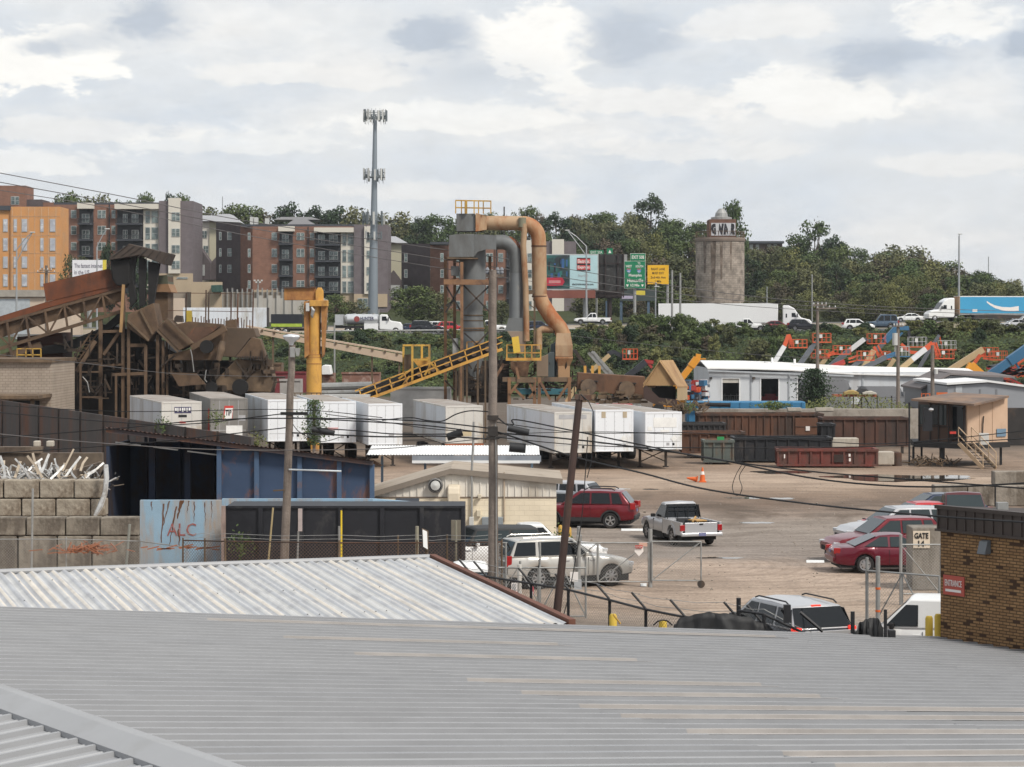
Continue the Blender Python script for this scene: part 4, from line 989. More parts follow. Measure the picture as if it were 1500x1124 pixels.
MB().prism([V((X(157,DS),DS-.25,zt_s(157)-.06)),V((X(547,DS),DS-.25,zt_s(547)-.06)),V((X(547,DS),DS-.25,zt_s(547)-.22)),V((X(157,DS),DS-.25,zt_s(157)-.22))],(0,.18,0)).build('eave_beam',mat('eave_dark',(.065,.052,.055),.7,.1,.2,.8,(.11,.05,.03),.4,.8),sh)
rf=MB();n=60
for j in range(2):
 for i in range(n*4+1):
  px=156+(392)*i/(n*4);y=DS-.35+j*6.5;rf.v.append(V((X(px,DS),y,zt_s(px)-.02-.60*j+.02*math.cos(i*math.pi/2))))
m_=n*4+1
for i in range(m_-1):rf.f.append([i,i+1,m_+i+1,m_+i]);rf.mi.append(0)
rf.build('roof',mat('shed_rust_roof',(.10,.045,.028),.8,.05,.3,.6,(.30,.27,.25),.22,1.2),sh,recalc=False)
for a,b in((166,203),(222,258),(272,317)):
 MB().bar((X(a,DS),DS+.5,zt_s(a)-.62),(X(b,DS),DS+.5,zt_s(b)-.62),.05).build('light_tube',paleware,sh)
lw=root('low_blue_wall',(X(265,81),81,0),'light blue rust-streaked block wall with red letters ALC','wall')
D=81.0
blw=mat('blue_wall_paint',(.25,.37,.47),.75,0,.12,1.0,(.34,.27,.21),.44,.9,.80,bump=.2)
MB().prism([V((X(205,D),D,0)),V((X(325,D),D,0)),V((X(325,D),D,Z(733,D))),V((X(205,D),D,Z(733,D)))],(0,.25,0)).build('wall',blw,lw)
MB().prism([V((X(325.2,D),D+.02,0)),V((X(546,D),D+.02,0)),V((X(680,D),D+1.5,0)),V((X(680,D),D+1.5,Z(746,D))),V((X(546,D),D+.02,Z(731,D))),V((X(325.2,D),D+.02,Z(731,D)))],(0,.2,0)).build('wall',bluel,lw)
al=lettering('ALC',mat('faded_red_paint',(.30,.10,.085),.8,0,.3,3,(.26,.33,.38),.30,3),lw,V((X(266,D),D,Z(776,D))),(1,0,0),(0,0,1),1.02,.44,name='painted_lettering')
rs=mat('rust_streak_paint',(.115,.052,.025),.9,0,.3,2,(.22,.24,.25),.28,2.5,.8);rr=random.Random(4);mb=MB()
for px,y0,y1,w_,sl2 in((240,738,795,.10,-4),(248,734,770,.07,-9),(266,733,760,.16,-6),(258,742,800,.08,-10),(285,735,765,.04,-1),(300,736,770,.04,1),(262,775,800,.10,1),(222,735,748,.06,0),(310,734,760,.03,0),(276,734,752,.05,-2)):
 pts=[];k=8
 for i in range(k+1):pts.append((px+sl2*i/k+rr.uniform(-.8,.8),y0+(y1-y0)*i/k,w_*(1-.75*i/k)*rr.uniform(.6,1.2)))
 mb.poly([V((X(a,D)-w2/2,D-.004,Z(b,D)))for a,b,w2 in pts]+[V((X(a,D)+w2/2,D-.004,Z(b,D)))for a,b,w2 in pts[::-1]])
mb.build('rust_stain',rs,lw,recalc=False)
bn=root('black_bin',(X(505,78),78,0),'long black ribbed steel bin standing in front of the blue shed','steel bin')
D=78.0;bkm=mat('bin_black',(.018,.019,.024),.55,.1,.25,.7,(.060,.058,.058),.24,1.1,.4)
MB().bx(X(331,D),X(680,D),D,D+2.3,.1,Z(742,D)).build('wall',bkm,bn)
mb=MB()
for px in(382,442,499,560,618):mb.bx(X(px,D)-.07,X(px,D)+.07,D-.10,D-.002,.1,Z(743,D))
mb.bx(X(331,D),X(680,D),D-.06,D-.002,Z(742,D)-.06,Z(742,D)+.02);mb.bx(X(676,D),X(681,D),D-.08,D-.002,.1,Z(741,D))
mb.build('rib',bkm,bn)
MB().bx(X(325,D),X(331,D)-.004,D-.15,D+.02,0,Z(741,D)).build('corner_post',mat('pinkish_board',(.36,.27,.235),.85,0,.2,2,(.16,.12,.10),.4,2,.8),bn)
def pole(name,px0,py0,px1,py1,D,r0,r1,m,label,cat,group=None,n=8,D1=None):
 p=P(px0,py0,D);q=P(px1,py1,D1 or D)
 if p.z>.02 and py0>=740:p=p+(p-q)*(p.z/(q.z-p.z))
 return single(name,MB().tube(p,q,r0,r1,n),m,label,cat,group,loc=p)
pole('leaning_rod',394,812,400,744,77.4,.035,.03,mat('straw_rod',(.42,.33,.18),.8),'thin straw-coloured rod leaning on the black bin, left of the wooden pole','rod')
pole('fence_post',436,812,437,778,76.8,.035,.035,galv,'grey steel post holding a white board in front of the black bin','post')
single('board',MB().bx(X(437,76.6),X(443,76.6),76.5,76.56,Z(778,76.6),Z(745,76.6)),mat('pinkish_white_board',(.50,.42,.40),.8,0,.2,4),'narrow pinkish white board fixed upright before the black bin','board')
pole('painted_rod',500,812,500,748,76.6,.035,.03,mat('bright_yellow',(.70,.50,.03),.5),'bright yellow upright rod in front of the black bin','rod')
pole('fence_post',497,812,497,771,76.9,.045,.045,galv,'short grey post just behind the bright yellow rod','post')
pole('fence_post',611,812,611,771,72.3,.055,.055,mat('olive_post',(.27,.25,.19),.7,.1),'thick olive grey post left of the small white sign','post')
pole('fence_post',583,812,583,784,72.1,.03,.03,rustbrown,'thin rusty post by the wire strands above the corrugated roof','post')
pole('fence_post',655,835,655,783,72.4,.03,.03,rustbrown,'thin rusty post right of the small white sign','post')
pole('fence_post',668,830,668,763,72.6,.035,.035,mat('olive_post',(.27,.25,.19),.7),'slim olive post carrying a tall board before the bin end','post')
single('board',MB().bx(X(661,73),X(675,73),73,73.05,Z(792,73),Z(762,73)),mat('olive_board',(.17,.15,.115),.8,0,.2,3),'tall olive drab board on the post before the bin end','board')
sgn=root('roof_sign',P(622,812,70),'small blank white sign in a brown frame behind the corrugated roof','sign')
MB().prism([P(619,776,70),P(625.5,779,70.2),P(626.5,805,70.2),P(620,801,70)],(0,.05,0)).build('panel',white,sgn)
MB().prism([P(618,774,70.06),P(627.5,778,70.26),P(627.5,808,70.26),P(619,803,70.06)],(0,.05,0)).build('frame',rustbrown,sgn)
MB().tube(P(625,800,70.3),V((P(625,800,70.3).x,70.3,0)),.05).build('post',rustbrown,sgn)
pole('post',46,850,48,716,82.8,.04,.04,galv,'slim grey upright pipe in front of the weathered block wall','post')
pole('post',183,850,190,768,82.9,.05,.05,mat('greenish_post',(.23,.23,.20),.7),'leaning greenish post beside the blue ALC wall','post')
mb=MB();rr=random.Random(8)
for i in range(80):
 px=rr.gauss(132,26);D=rr.uniform(80.2,80.9);z=Z(812,80)+rr.uniform(-.05,.20)
 scr=V((X(px,D),D,z));a=rr.uniform(0,6.28);mb.bar(scr,scr+V((math.cos(a)*.5,.1,rr.uniform(-.1,.25))),.03,.03)
for i in range(14):
 px=rr.uniform(205,320);scr=V((X(px,79),79.2,Z(806,79)+rr.uniform(-.02,.06)));mb.bar(scr,scr+V((rr.uniform(.2,.6),0,rr.uniform(-.05,.12))),.05,.04)
tag(mb.build('wire_heap',mat('orange_scrap',(.32,.13,.07),.75,0,.25,2),None),'low heap of orange-red wire scrap before the ALC wall','scrap heap',kind='stuff')
cb=root('cream_building',(X(680,93),93,0),'cream block building with ribbed metal gable and round wall fan, right of the shed','building')
D=93.0;cream=brick_mat('cream_block',(.74,.645,.49),(.72,.625,.475),(.66,.57,.43),1.0,.4,.2,.012,vari=.10)
crm=mat('cream_sheet',(.70,.655,.58),.55,.05,.05,.5,(.48,.43,.36),.3,.6,.85)
zb_=Z(728,D);gx=[X(545,D),X(660,D),X(815,D)];gz=[Z(727,D),Z(690,D),Z(705,D)]
MB().bx(gx[0],gx[2],D,D+5,0,zb_).build('wall',cream,cb)
gb=MB().prism([V((gx[0],D+.03,zb_+.002)),V((gx[2],D+.03,zb_+.002)),V((gx[2],D+.03,gz[2])),V((gx[1],D+.03,gz[1])),V((gx[0],D+.03,gz[0]))],(0,4.9,0))
gb.build('gable_sheet',crm,cb)
rb=MB();x=gx[0]+.15
while x<gx[2]:
 zt=gz[0]+(gz[1]-gz[0])*(x-gx[0])/(gx[1]-gx[0])if x<gx[1]else gz[1]+(gz[2]-gz[1])*(x-gx[1])/(gx[2]-gx[1])
 if zt-.05>zb_+.05:rb.bx(x-.025,x+.025,D-.005,D+.028,zb_+.004,zt-.04)
 x+=.28
tag(rb.build('siding_rib',crm,cb))
MB().bx(gx[0],gx[2]+.02,D-.03,D+.04,zb_-.04,zb_+.002).build('drip_edge',mat('brown_trim',(.16,.12,.09),.6),cb)
rfm=mat('tan_roof_sheet',(.36,.30,.235),.7,.05,.10,.5,(.24,.19,.14),.35,.6)
for(i,j)in((0,1),(1,2)):
 dx=.25 if j==2 else-.25
 a=V((gx[i]+(dx if i==0 else 0),D-.14,gz[i]+.03));b=V((gx[j]+(dx if j==2 else 0),D-.14,gz[j]+.03))
 MB().prism([a,b,b+V((0,5.6,0)),a+V((0,5.6,0))],(0,0,.06)).build('roof',rfm,cb)
 MB().prism([a+V((0,-.02,-.14)),b+V((0,-.02,-.14)),b+V((0,-.02,.075)),a+V((0,-.02,.075))],(0,.08,0)).build('rake_trim',mat('taupe_trim',(.22,.185,.15),.6,.1,.1,1),cb)
fan=MB().lathe([(.30,.0),(.30,.22),(.25,.24),(.24,.10),(.001,.08)],(X(638,D),D,Z(711,D)),24,'Y');fan.build('wall_fan',mat('fan_grey',(.16,.155,.15),.5,.4),cb,smooth=30)
MB().lathe([(.21,.12),(.19,.25),(.06,.28),(.001,.30)],(X(638,D),D,Z(711,D)),20,'Y').build('fan_cap',paleware,cb,smooth=30)
pts=[P(655,718,D)];hx0,hx1=X(656,D),X(674,D)
MB().loft([[V((hx0,D-.5,z)),V((hx1,D-.5,z)),V((hx1,D,z)),V((hx0,D,z))]for z in(Z(745,D),Z(722,D))]+[[V((hx0,D-.42,Z(713,D))),V((hx1,D-.42,Z(713,D))),V((hx1,D,Z(709,D))),V((hx0,D,Z(709,D)))]]).build('duct_hood',mat('cream_duct',(.60,.52,.40),.6),cb,bevel=.06)
MB().bx(hx0-.03,hx1+.03,D-.54,D-.0,Z(752,D),Z(744.5,D)).build('duct_outlet',mat('grey_duct',(.33,.36,.39),.5,.2),cb)
MB().path([P(691,765,D-.1),P(691,690,D-.1),P(693,655,D-.1),P(694,618,D-.1)],.045,8).build('service_mast',galv,cb)
MB().path([P(738.5,765,D-.06),P(738.5,692,D-.06)],.03,6).build('downpipe',mat('tan_pipe',(.38,.30,.22),.6),cb)
MB().bx(X(687,D),X(694,D),D-.16,D,Z(772,D),Z(757,D)).build('meter_box',paleware,cb,bevel=.02)
MB().bx(X(698,D),X(704,D),D-.12,D,Z(757,D),Z(747,D)).build('electric_box',mat('cream_box',(.52,.46,.35),.6),cb,bevel=.02)
MB().bx(X(700,D),X(705,D),D-.22,D,Z(730,D),Z(724,D)).build('wall_lamp',mat('cream_box',(.52,.46,.35),.6),cb,bevel=.02)
MB().bx(X(580,D),X(614,D),D-.03,D,Z(760,D),Z(730,D)).build('window',mat('slate_window',(.09,.10,.12),.3),cb)
MB().bx(X(706,D),X(737,D),D-.35,D-.002,0,Z(757,D)).build('grey_cabinet',mat('grey_cabinet_paint',(.24,.265,.28),.5,.1),cb,bevel=.02)
single('bollard',MB().lathe([(.09,0),(.09,.95),(.06,1.02),(.001,1.04)],G(821,807),12),yellow,'yellow bollard left of the leaning pole at the cream building corner','bollard','yellow bollards',loc=G(821,807),smooth=40)
single('bollard',MB().lathe([(.09,0),(.09,.85),(.06,.92),(.001,.94)],G(834,806),12),yellow,'yellow bollard just right of the leaning pole by the cream building','bollard','yellow bollards',loc=G(834,806),smooth=40)
cn=root('canopy',(X(690,116),116,0),'white corrugated steel canopy on thin posts behind the cream building','canopy')
D=116.0
mb=MB();n=120
for j in range(2):
 for i in range(n+1):mb.v.append(V((X(540+i*(790-540)/n,D),D-1.8+j*4.2,Z(664,D)+.25*j+.03*(i%2))))
for i in range(n):mb.f.append([i,i+1,n+2+i,n+1+i]);mb.mi.append(0)
mb.build('roof',white,cn,recalc=False)
MB().bx(X(606,D),X(792,D),D-1.9,D-1.82,Z(673.5,D),Z(664.5,D)).build('fascia',mat('canopy_fascia',(.24,.26,.29),.5,.1),cn)
MB().bx(X(606,D),X(790,D),D-1.93,D-1.905,Z(675.5,D),Z(671.5,D)).build('gutter',white,cn)
for px in(560,623,700,779):MB().bx(X(px,D)-.06,X(px,D)+.06,D-.2,D-.08,0,Z(668,D)).build('post',mat('canopy_post_blue',(.13,.19,.26),.5),cn)
def fence(name,pts,h,post_m,rail_m,mesh_m,label,cat='fence',z0=0.0,r=.035,arms=None,ext=.08,post_every=True,bottom=False,strands=0):
 pts=[V((p[0],p[1],z0))for p in pts]
 o=root(name,pts[0],label,cat)
 hs=h if isinstance(h,list)else[h]*len(pts)
 for i,p in enumerate(pts):
  MB().tube(p,p+V((0,0,hs[i]+ext)),r,n=8).build('post',post_m,o)
  if arms:
   MB().tube(p+V((0,0,hs[i]+.02)),p+V((arms[0],arms[1],hs[i]+arms[2])),r*.8,n=6).build('arm',post_m,o)
 MB().path([p+V((0,0,hh))for p,hh in zip(pts,hs)],r*.8,6).build('top_rail',rail_m,o)
 if bottom:MB().path([p+V((0,0,.12))for p in pts],r*.7,6).build('bottom_rail',rail_m,o)
 for i in range(len(pts)-1):mesh_panel(o,mesh_m,pts[i],pts[i+1],z0+.05,z0+hs[i],z0+.05,z0+hs[i+1])
 for k in range(strands):
  mb=MB()
  f=(k+1)/max(1,strands)
  for a,b,ha,hb in zip(pts,pts[1:],hs,hs[1:]):
   A=a+V((0,0,ha));B=b+V((0,0,hb))
   ax=V(arms)*f if arms else V((0,0,.12*(k+1)))
   mid=(A+B)/2+ax+V((0,0,-.05));mb.path([A+ax,mid,B+ax],.007,4)
  mb.build('barbed_wire',galv,o)
 return o
def XY(px,D):return(X(px,D),D)
fence('rusty_fence',[XY(268,73.5),XY(300,73),XY(330,72.5),XY(497,72),XY(611,72),XY(655,72),XY(735,72.6)],[2.22,2.25,2.28,2.28,2.28,2.28,2.25],rustbrown,rust,mesh_rust,'rusty chain-link fence running along behind the corrugated roof',r=.03,strands=2)
fence('grey_fence',[XY(-30,80.6),XY(97,80.6),XY(205,80.4),XY(268,80)],[1.6,1.6,1.55,1.4],galv,galv,mesh_grey,'faint grey chain-link fence before the weathered block wall at left',r=.025)
D=80.0
def gate(name,a,b,z0,z1,m,mesh_m,label,brace=((0,0),(1,1)),wheel_=False,mids=()):
 a=V((a[0],a[1],0));b=V((b[0],b[1],0));o=root(name,a,label,'gate')
 at=lambda u,z:a+(b-a)*u+V((0,0,z))
 f=MB()
 for p,q in((at(0,z0),at(0,z1)),(at(1,z0),at(1,z1))):f.tube(p,q,.028,n=6)
 f.path([at(0,z1),at(1,z1)],.028,6);f.path([at(0,z0),at(1,z0)],.025,6)
 for u in mids:f.tube(at(u,z0),at(u,z1),.024,n=6)
 f.build('frame',m,o)
 for(u0,v0),(u1,v1)in(brace if isinstance(brace[0][0],tuple)else(brace,)):
  MB().tube(at(u0,z0+(z1-z0)*v0),at(u1,z0+(z1-z0)*v1),.02,n=6).build('brace',m,o)
 mesh_panel(o,mesh_m,a,b,z0,z1)
 if wheel_:MB().lathe([(.05,-.03),(.13,-.03),(.13,.03),(.05,.03)],at(1,.13),14,'Y').build('wheel',darksteel,o);
 return o
single('gate_post',MB().tube((X(952.5,80),80,0),(X(952.5,80),80,Z(775,80)),.075,n=12),galv,'thick grey gate post between the two chain-link gate leaves','gate post')
gate('chain_link_gate',XY(955,79.9),XY(1027,79.8),.25,Z(793,80),galv,mesh_grey,'short chain-link gate leaf ending in a small wheel',((0,0),(1,1)),True)
gate('chain_link_gate',XY(876,79.9),XY(950,79.9),.2,Z(795,80),galv,mesh_grey,'chain-link gate leaf with red and white warning sign, before the big SUV',((0,0),(1,1)))
gate('chain_link_gate',XY(806,79.9),XY(875,79.9),.2,Z(795,80),galv,mesh_grey,'chain-link gate leaf behind the leaning brown pole',((0,0),(1,1)))
gate('chain_link_gate',XY(730,79.9),XY(804,79.9),.2,Z(795,80),galv,mesh_grey,'chain-link gate leaf just right of the tall wooden pole',((1,0),(0,1)))
single('gate_post',MB().tube((X(848,79.7),79.7,0),(X(848,79.7),79.7,Z(771,79.7)),.065,n=10).box((X(848,79.7),79.6,Z(788,79.7)),(.2,.2,.2)),galv,'grey gate post with a round latch beside the leaning brown pole','gate post')
ws=root('warning_sign',P(936,815,79.6),'red and white shield warning sign hanging on the chain-link gate','sign')
MB().prism([P(930,800,79.6),P(942,800,79.6),P(942.5,808,79.6),P(936,815,79.6),P(929.5,808,79.6)],(0,-.02,0)).build('panel',whl,ws)
MB().prism([P(930.5,799,79.55),P(941.5,799,79.55),P(941,803.5,79.55),P(931,803.5,79.55)],(0,-.012,0)).build('red_header',mat('sign_red2',(.45,.04,.03),.5),ws)
lettering('STOP',whl,ws,P(936,801.3,79.53),(1,0,0),(0,0,1),.20,.055)
single('sign_plate',MB().prism([P(936,795,79.6),P(948,795,79.6),P(948,800.5,79.6),P(936,800.5,79.6)],(0,-.02,0)),mat('peach_plate',(.58,.36,.28),.6),'small peach-coloured plate above the shield sign on the gate','sign')
def gpanel(a,b,D,yt,yb,label):return gate('mesh_barrier',XY(a,D),XY(b,D),max(.1,Z(yb,D)),Z(yt,D),galv,mesh_grey,label,(((0,0),(.5,1)),((1,0),(.5,1))))
gpanel(729,788,72,832,880,'grey braced mesh panel just right of the tall wooden pole foot')
gpanel(790,858,71,832,903,'grey braced mesh panel around the leaning brown pole foot')
for px,yt,lab in((762,822,'thin grey post in front of the big SUV rear wheel'),(791,795,'thin grey post left of the leaning brown pole'),(858,818,'thin grey post right of the leaning brown pole'),(741,795,'thin grey post by the tall wooden pole')):
 single('fence_post',MB().tube((X(px,71.5),71.5,0),(X(px,71.5),71.5,Z(yt,71.5)),.032,n=8),galv,lab,'post')
single('white_post',MB().tube((X(761,69),69,0),(X(761,69),69,Z(827,69)),.065,n=10),mat('white_stained',(.55,.53,.49),.7,0,.2,3,(.25,.2,.16),.35,3),'stained white pipe post behind the corrugated roof edge','post')
for(x0,y0,x1,y1,D,m,lab)in((749,854,758,871,68.5,whl,'white paper notice with red foot, above the roof edge trim'),(835,838,847,852,70,whl,'blank white plate on mesh panel right of the leaning pole'),(841,849,852,864,70.5,mat('grey_notice',(.40,.41,.42),.6),'pale grey notice on the mesh below the white plate')):
 o=root('notice',P(x0,y1,D),lab,'sign');MB().prism([P(x0,y0,D),P(x1,y0,D),P(x1,y1,D),P(x0,y1,D)],(0,.02,0)).build('panel',m,o)
 if x0==749:
  MB().prism([P(x0,y1-4,D-.02),P(x1,y1-4,D-.02),P(x1,y1,D-.02),P(x0,y1,D-.02)],(0,.012,0)).build('red_band',mat('sign_red2',(.45,.04,.03),.5),o)
  tx=MB()
  for k in range(5):tx.bx(X(x0+1.5,D),X(x1-1.5-(k%2),D),D-.012,D-.004,Z(y0+2.6+k*2,D),Z(y0+1.8+k*2,D))
  tag(tx.build('text_line',greym,o),kind='stuff')
o=root('tag_sign',P(779,874,67),'small red oval tag hanging on the black fence end','sign')
MB().loft([[P(779+a,866+b,67+dd)for a,b in((-3,-6),(0,-8),(3,-6),(3,6),(0,8),(-3,6))]for dd in(0,.03)]).build('panel',mat('tag_red',(.50,.10,.12),.5),o)
MB().loft([[P(779+a,869+b,66.97+dd)for a,b in((-2.2,-2),(2.2,-2),(2,4),(-2,4))]for dd in(0,.02)]).build('white_patch',whl,o)
bf=[XY(690,65.6),XY(712,65.0),XY(778,63.3),XY(832.5,61.9),XY(893,59.6),XY(946,57.6),XY(1003,56.4),XY(1082,55.9),XY(1116,55.6)]
fence('black_fence',bf,[1.99,1.99,1.98,1.97,1.97,1.97,1.93,1.93,1.90],blackmetal,blackmetal,mesh_black,'black chain-link fence with barbed-wire arms behind the grey ribbed roof edge',r=.04,arms=(-.35,.05,.42),ext=.0,strands=2)
fence('black_fence',[XY(1082,55.5),XY(1119,55.2),XY(1203,54.9),XY(1249,54.6),XY(1297,54.2)],[2.2,2.15,1.55,1.5,1.45],blackmetal,blackmetal,mesh_black,'black fence stretch with low rail in front of the silver-and-black SUV',r=.042,ext=.0,strands=1)
single('fence_post',MB().tube((X(1082,55.6),55.6,0),(X(1082,55.6),55.6,Z(876,55.6)),.055,n=8),blackmetal,'tall black fence post left of the silver-and-black SUV','post')
single('fence_post',MB().tube((X(1249,54.5),54.5,0),(X(1249,54.5),54.5,Z(896,54.5)),.05,n=8),blackmetal,'black fence post between the silver-and-black SUV and the white van','post')
single('fence_post',MB().tube((X(1297,54.2),54.2,0),(X(1297,54.2),54.2,Z(893,54.2)),.04,n=8),blackmetal,'slim black fence post before the white van nose','post')
single('gate_motor',MB().box((X(1306,54.3),54.3,.95),(.17,.2,1.9)),blackmetal,'black box post before the white van mirror','post',bevel=.02)
single('bent_post',MB().tube(P(1172,897,54.8),P(1205,925,54.8),.045,n=6).tube(P(1144,893,54.8),P(1156,907,54.8),.03,n=6).box(P(1153,899,54.8),(.16,.16,.42)),blackmetal,'crooked black fence arm before the SUV rear window','post')
tm=MB();nx_,nz_=46,12;rr=random.Random(2)
for j in range(nz_+1):
 for i in range(nx_+1):
  u=i/nx_;v=j/nz_;px=988+u*150-(1-v)*0;D=55.3-.1*u
  top=Z(lerp_tab([(0,915),(.1,905),(.28,896),(.5,898),(.7,904),(.85,912),(1,925)],u),D)
  z=.25+(top-.25)*v;n_=noise.noise(V((u*7,v*2.5+u*3,4)))+.5*noise.noise(V((u*18,v*5,7)))
  tm.v.append(V((X(px,D)+.15*noise.noise(V((u*5,v*4,1))),D+.12*n_-.25*(1-v),z+.03*n_)))
for j in range(nz_):
 for i in range(nx_):a=j*(nx_+1)+i;tm.f.append([a,a+1,a+nx_+2,a+nx_+1]);tm.mi.append(0)
o=single('tarpaulin',tm,mat('black_tarp',(.020,.020,.021),.65,0,.3,2),'crumpled black tarpaulin draped over the fence left of the silver-and-black SUV','tarpaulin',smooth=60)
sm=o.modifiers.new('thick','SOLIDIFY');sm.thickness=.02
tm=MB()
for j in range(7):
 for i in range(21):
  u=i/20;v=j/6;D=54.4;top=Z(lerp_tab([(0,925),(.15,914),(.4,906),(.7,905),(.85,908),(1,920)],u),D);n_=noise.noise(V((u*8,v*3,11)))
  tm.v.append(V((X(1252+u*42,D),D+.15*n_,.3+(top-.3)*v+.05*n_)))
for j in range(6):
 for i in range(20):a=j*21+i;tm.f.append([a,a+1,a+22,a+21]);tm.mi.append(0)
o=single('tarpaulin',tm,MATS['black_tarp'],'small black tarpaulin bundle on the fence before the white van nose','tarpaulin',smooth=60);sm=o.modifiers.new('thick','SOLIDIFY');sm.thickness=.02
def bol(px,D,h,lab):
 single('bollard',MB().lathe([(.10,0),(.10,h-.07),(.07,h-.01),(.001,h)],(X(px,D),D,0),14),mat('bollard_yellow',(.60,.42,.06),.6,0,.12,3),lab,'bollard','yellow bollards',loc=(X(px,D),D,0),smooth=40)
bol(1361,59.5,Z(902,59.5),'tall yellow bollard before the white van side');bol(1374.5,58.8,Z(899,58.8),'yellow bollard touching the brick building corner')
bol(898,58.6,Z(899,58.6),'low yellow bollard with a leaning yellow rod behind the black fence');bol(971,57.2,Z(908,57.2),'low yellow bollard left of the black tarpaulin with cable over it')
single('rod',MB().tube(P(898,900,58.3),P(909,914,58.3),.025,n=6),yellow,'thin yellow rod leaning from the low bollard','rod')
single('hose',MB().path([P(957,916,56.9),P(964,910,56.9),P(971,908.5,56.95),P(978,910,56.9),P(985,916,56.9)],.02,6),cable,'black hose looped over the low yellow bollard','hose')
pt=root('portable_toilet',(X(685,69),69,0),'white-domed grey portable toilet behind the roof edge','portable toilet')
D=69;MB().bx(X(661,D),X(713,D),D,D+1.1,0,Z(838,D)).build('cabin',mat('toilet_grey',(.11,.135,.16),.6),pt)
ml=MB()
for k in range(3):ml.bx(X(690,D),X(711,D),D-.03,D-.002,Z(843+k*3.6,D),Z(841+k*3.6,D))
ml.build('vent_slat',mat('slat_grey',(.20,.23,.26),.6),pt)
MB().loft([[V((cx+sx*wx*.5,D+.55+sy*.62*k,z))for sx,sy in((-1,-1),(1,-1),(1,1),(-1,1))]for cx in(X(687,D),)for z,wx,k in((Z(838,D),1.12,1.0),(Z(834,D),1.10,1.0),(Z(828,D),.95,.8),(Z(825.5,D),.6,.5))]).build('roof',white,pt,smooth=60)
D=79.0
gp=root('gate_pillar',(X(1357,D),D,0),'stained concrete gate pillar carrying the GATE 14 board','pillar')
MB().bx(X(1336,D),X(1392,D),D,D+1.2,0,Z(773,D)).build('pillar',mat('stained_concrete',(.225,.20,.17),.95,0,.2,1.2,(.14,.12,.095),.45,1.6,.7,bump=.4,bscale=10),gp,bevel=.04)
gs=root('gate_sign',P(1349,803,D),'white board lettered GATE 14 on the concrete pillar','sign')
MB().prism([P(1337.5,778,D-.01),P(1362,778,D-.01),P(1362,803,D-.01),P(1337.5,803,D-.01)],(0,-.03,0)).build('panel',mat('cream_board',(.62,.53,.42),.6,0,.1,3),gs)
lettering('GATE',black,gs,P(1349.7,785,D-.045),(1,0,0),(0,0,1),.48,.20,bold=.03)
lettering('14',black,gs,P(1349.5,796.5,D-.045),(1,0,0),(0,0,1),.21,.21,bold=.03)
gate('chain_link_gate',XY(1269,66),XY(1376,64.5),.12,Z(836,66),galv,mesh_grey,'tall chain-link gate standing open before the maroon coupe',(((0,0),(.5,1)),((1,0),(.5,1))),mids=(.5,))
gate('mesh_barrier',XY(1319,75),XY(1378,75),.35,Z(798,75),galv,mesh_grey,'mesh panel across the GATE 14 pillar',((0,1),(1,0)))
single('gate_post',MB().tube((X(1270,66),66,0),(X(1270,66),66,Z(817,66)),.045,n=8),galv,'grey latch post at the left end of the tall gate','gate post')
single('gate_post',MB().tube((X(1319.5,74.9),74.9,0),(X(1319.5,74.9),74.9,Z(783,74.9)),.05,n=8),galv,'grey post left of the GATE 14 pillar','gate post')
gp2=root('gate_post',(X(1286,65.6),65.6,0),'grey gate post with orange reflector bands before the maroon coupe','gate post')
MB().tube((X(1286,65.6),65.6,0),(X(1286,65.6),65.6,Z(815,65.6)),.065,n=10).build('post',galv,gp2)
for y in(862,895):MB().tube((X(1286,65.6),65.6,Z(y+1.6,65.6)),(X(1286,65.6),65.6,Z(y-1.6,65.6)),.072,n=10).build('reflector_band',orange,gp2)
stop=mat('painted_stop',(.70,.72,.72),.7,0,.1,2)
for px0,px1,y,lab in((910,945,777.5,'white concrete wheel stop between the red crossover and silver pickup'),(1181,1207,824,'white wheel stop left of the maroon coupe'),(938,947,858.5,'short white block by the gate post foot')):
 a=G(px0,y);b=G(px1,y);mb=MB().prism([V((a.x,a.y-.09,0)),V((a.x,a.y-.05,.085)),V((a.x,a.y+.05,.085)),V((a.x,a.y+.09,0))],(b.x-a.x,0,0));single('wheel_stop',mb,stop,lab,'wheel stop')
cp_=G(1029,706.5);tc_=root('traffic_cone',cp_,'orange traffic cone with white collar alone on the dirt','traffic cone')
MB().box(cp_+V((0,0,.03)),(.42,.42,.06)).build('base',orange,tc_)
MB().lathe([(.17,.06),(.12,.42),(.115,.42),(.085,.62),(.04,.85),(.001,.86)],cp_,16).build('cone',orange,tc_,smooth=40)
MB().lathe([(.119,.44),(.090,.62)],cp_,16,cap=False).build('collar',whl,tc_);MB().lathe([(.062,.70),(.045,.82)],cp_,16,cap=False).build('collar',whl,tc_)
p=G(1021,706);single('fallen_cone',MB().lathe([(.16,0),(.05,.55),(.03,.6)],(0,0,0),12).box((0,0,0),(.4,.4,.05)),orange,'flattened orange-red cone lying beside the standing one','traffic cone',loc=(0,0,0)).matrix_world=Matrix.Translation(p+V((0,0,.14)))@Matrix.Rotation(R(-82),4,'Y')
rbm=mat('rubble_stone',(.28,.24,.20),.95,0,.3,3);mb=MB();rr=random.Random(21)
def stone(p,s):
 M=Matrix.Rotation(rr.uniform(0,6),3,'Z')@Matrix.Rotation(rr.uniform(0,1),3,'X');mb.box(p+V((0,0,s*.2)),(s,s*rr.uniform(.5,1),s*rr.uniform(.35,.7)),0,M)
for i in range(520):
 y=rr.choice([rr.uniform(66,140),rr.uniform(75,90),rr.gauss(117,9),rr.gauss(96,6)])
 x=X(rr.uniform(700,1400),y)
 stone(V((x,y,0)),rr.uniform(.02,.07)*(1.8 if rr.random()<.05 else 1))
tag(mb.build('loose_stones',rbm,None),'loose stones and crumbs of rubble scattered over the yard','rubble',kind='stuff')
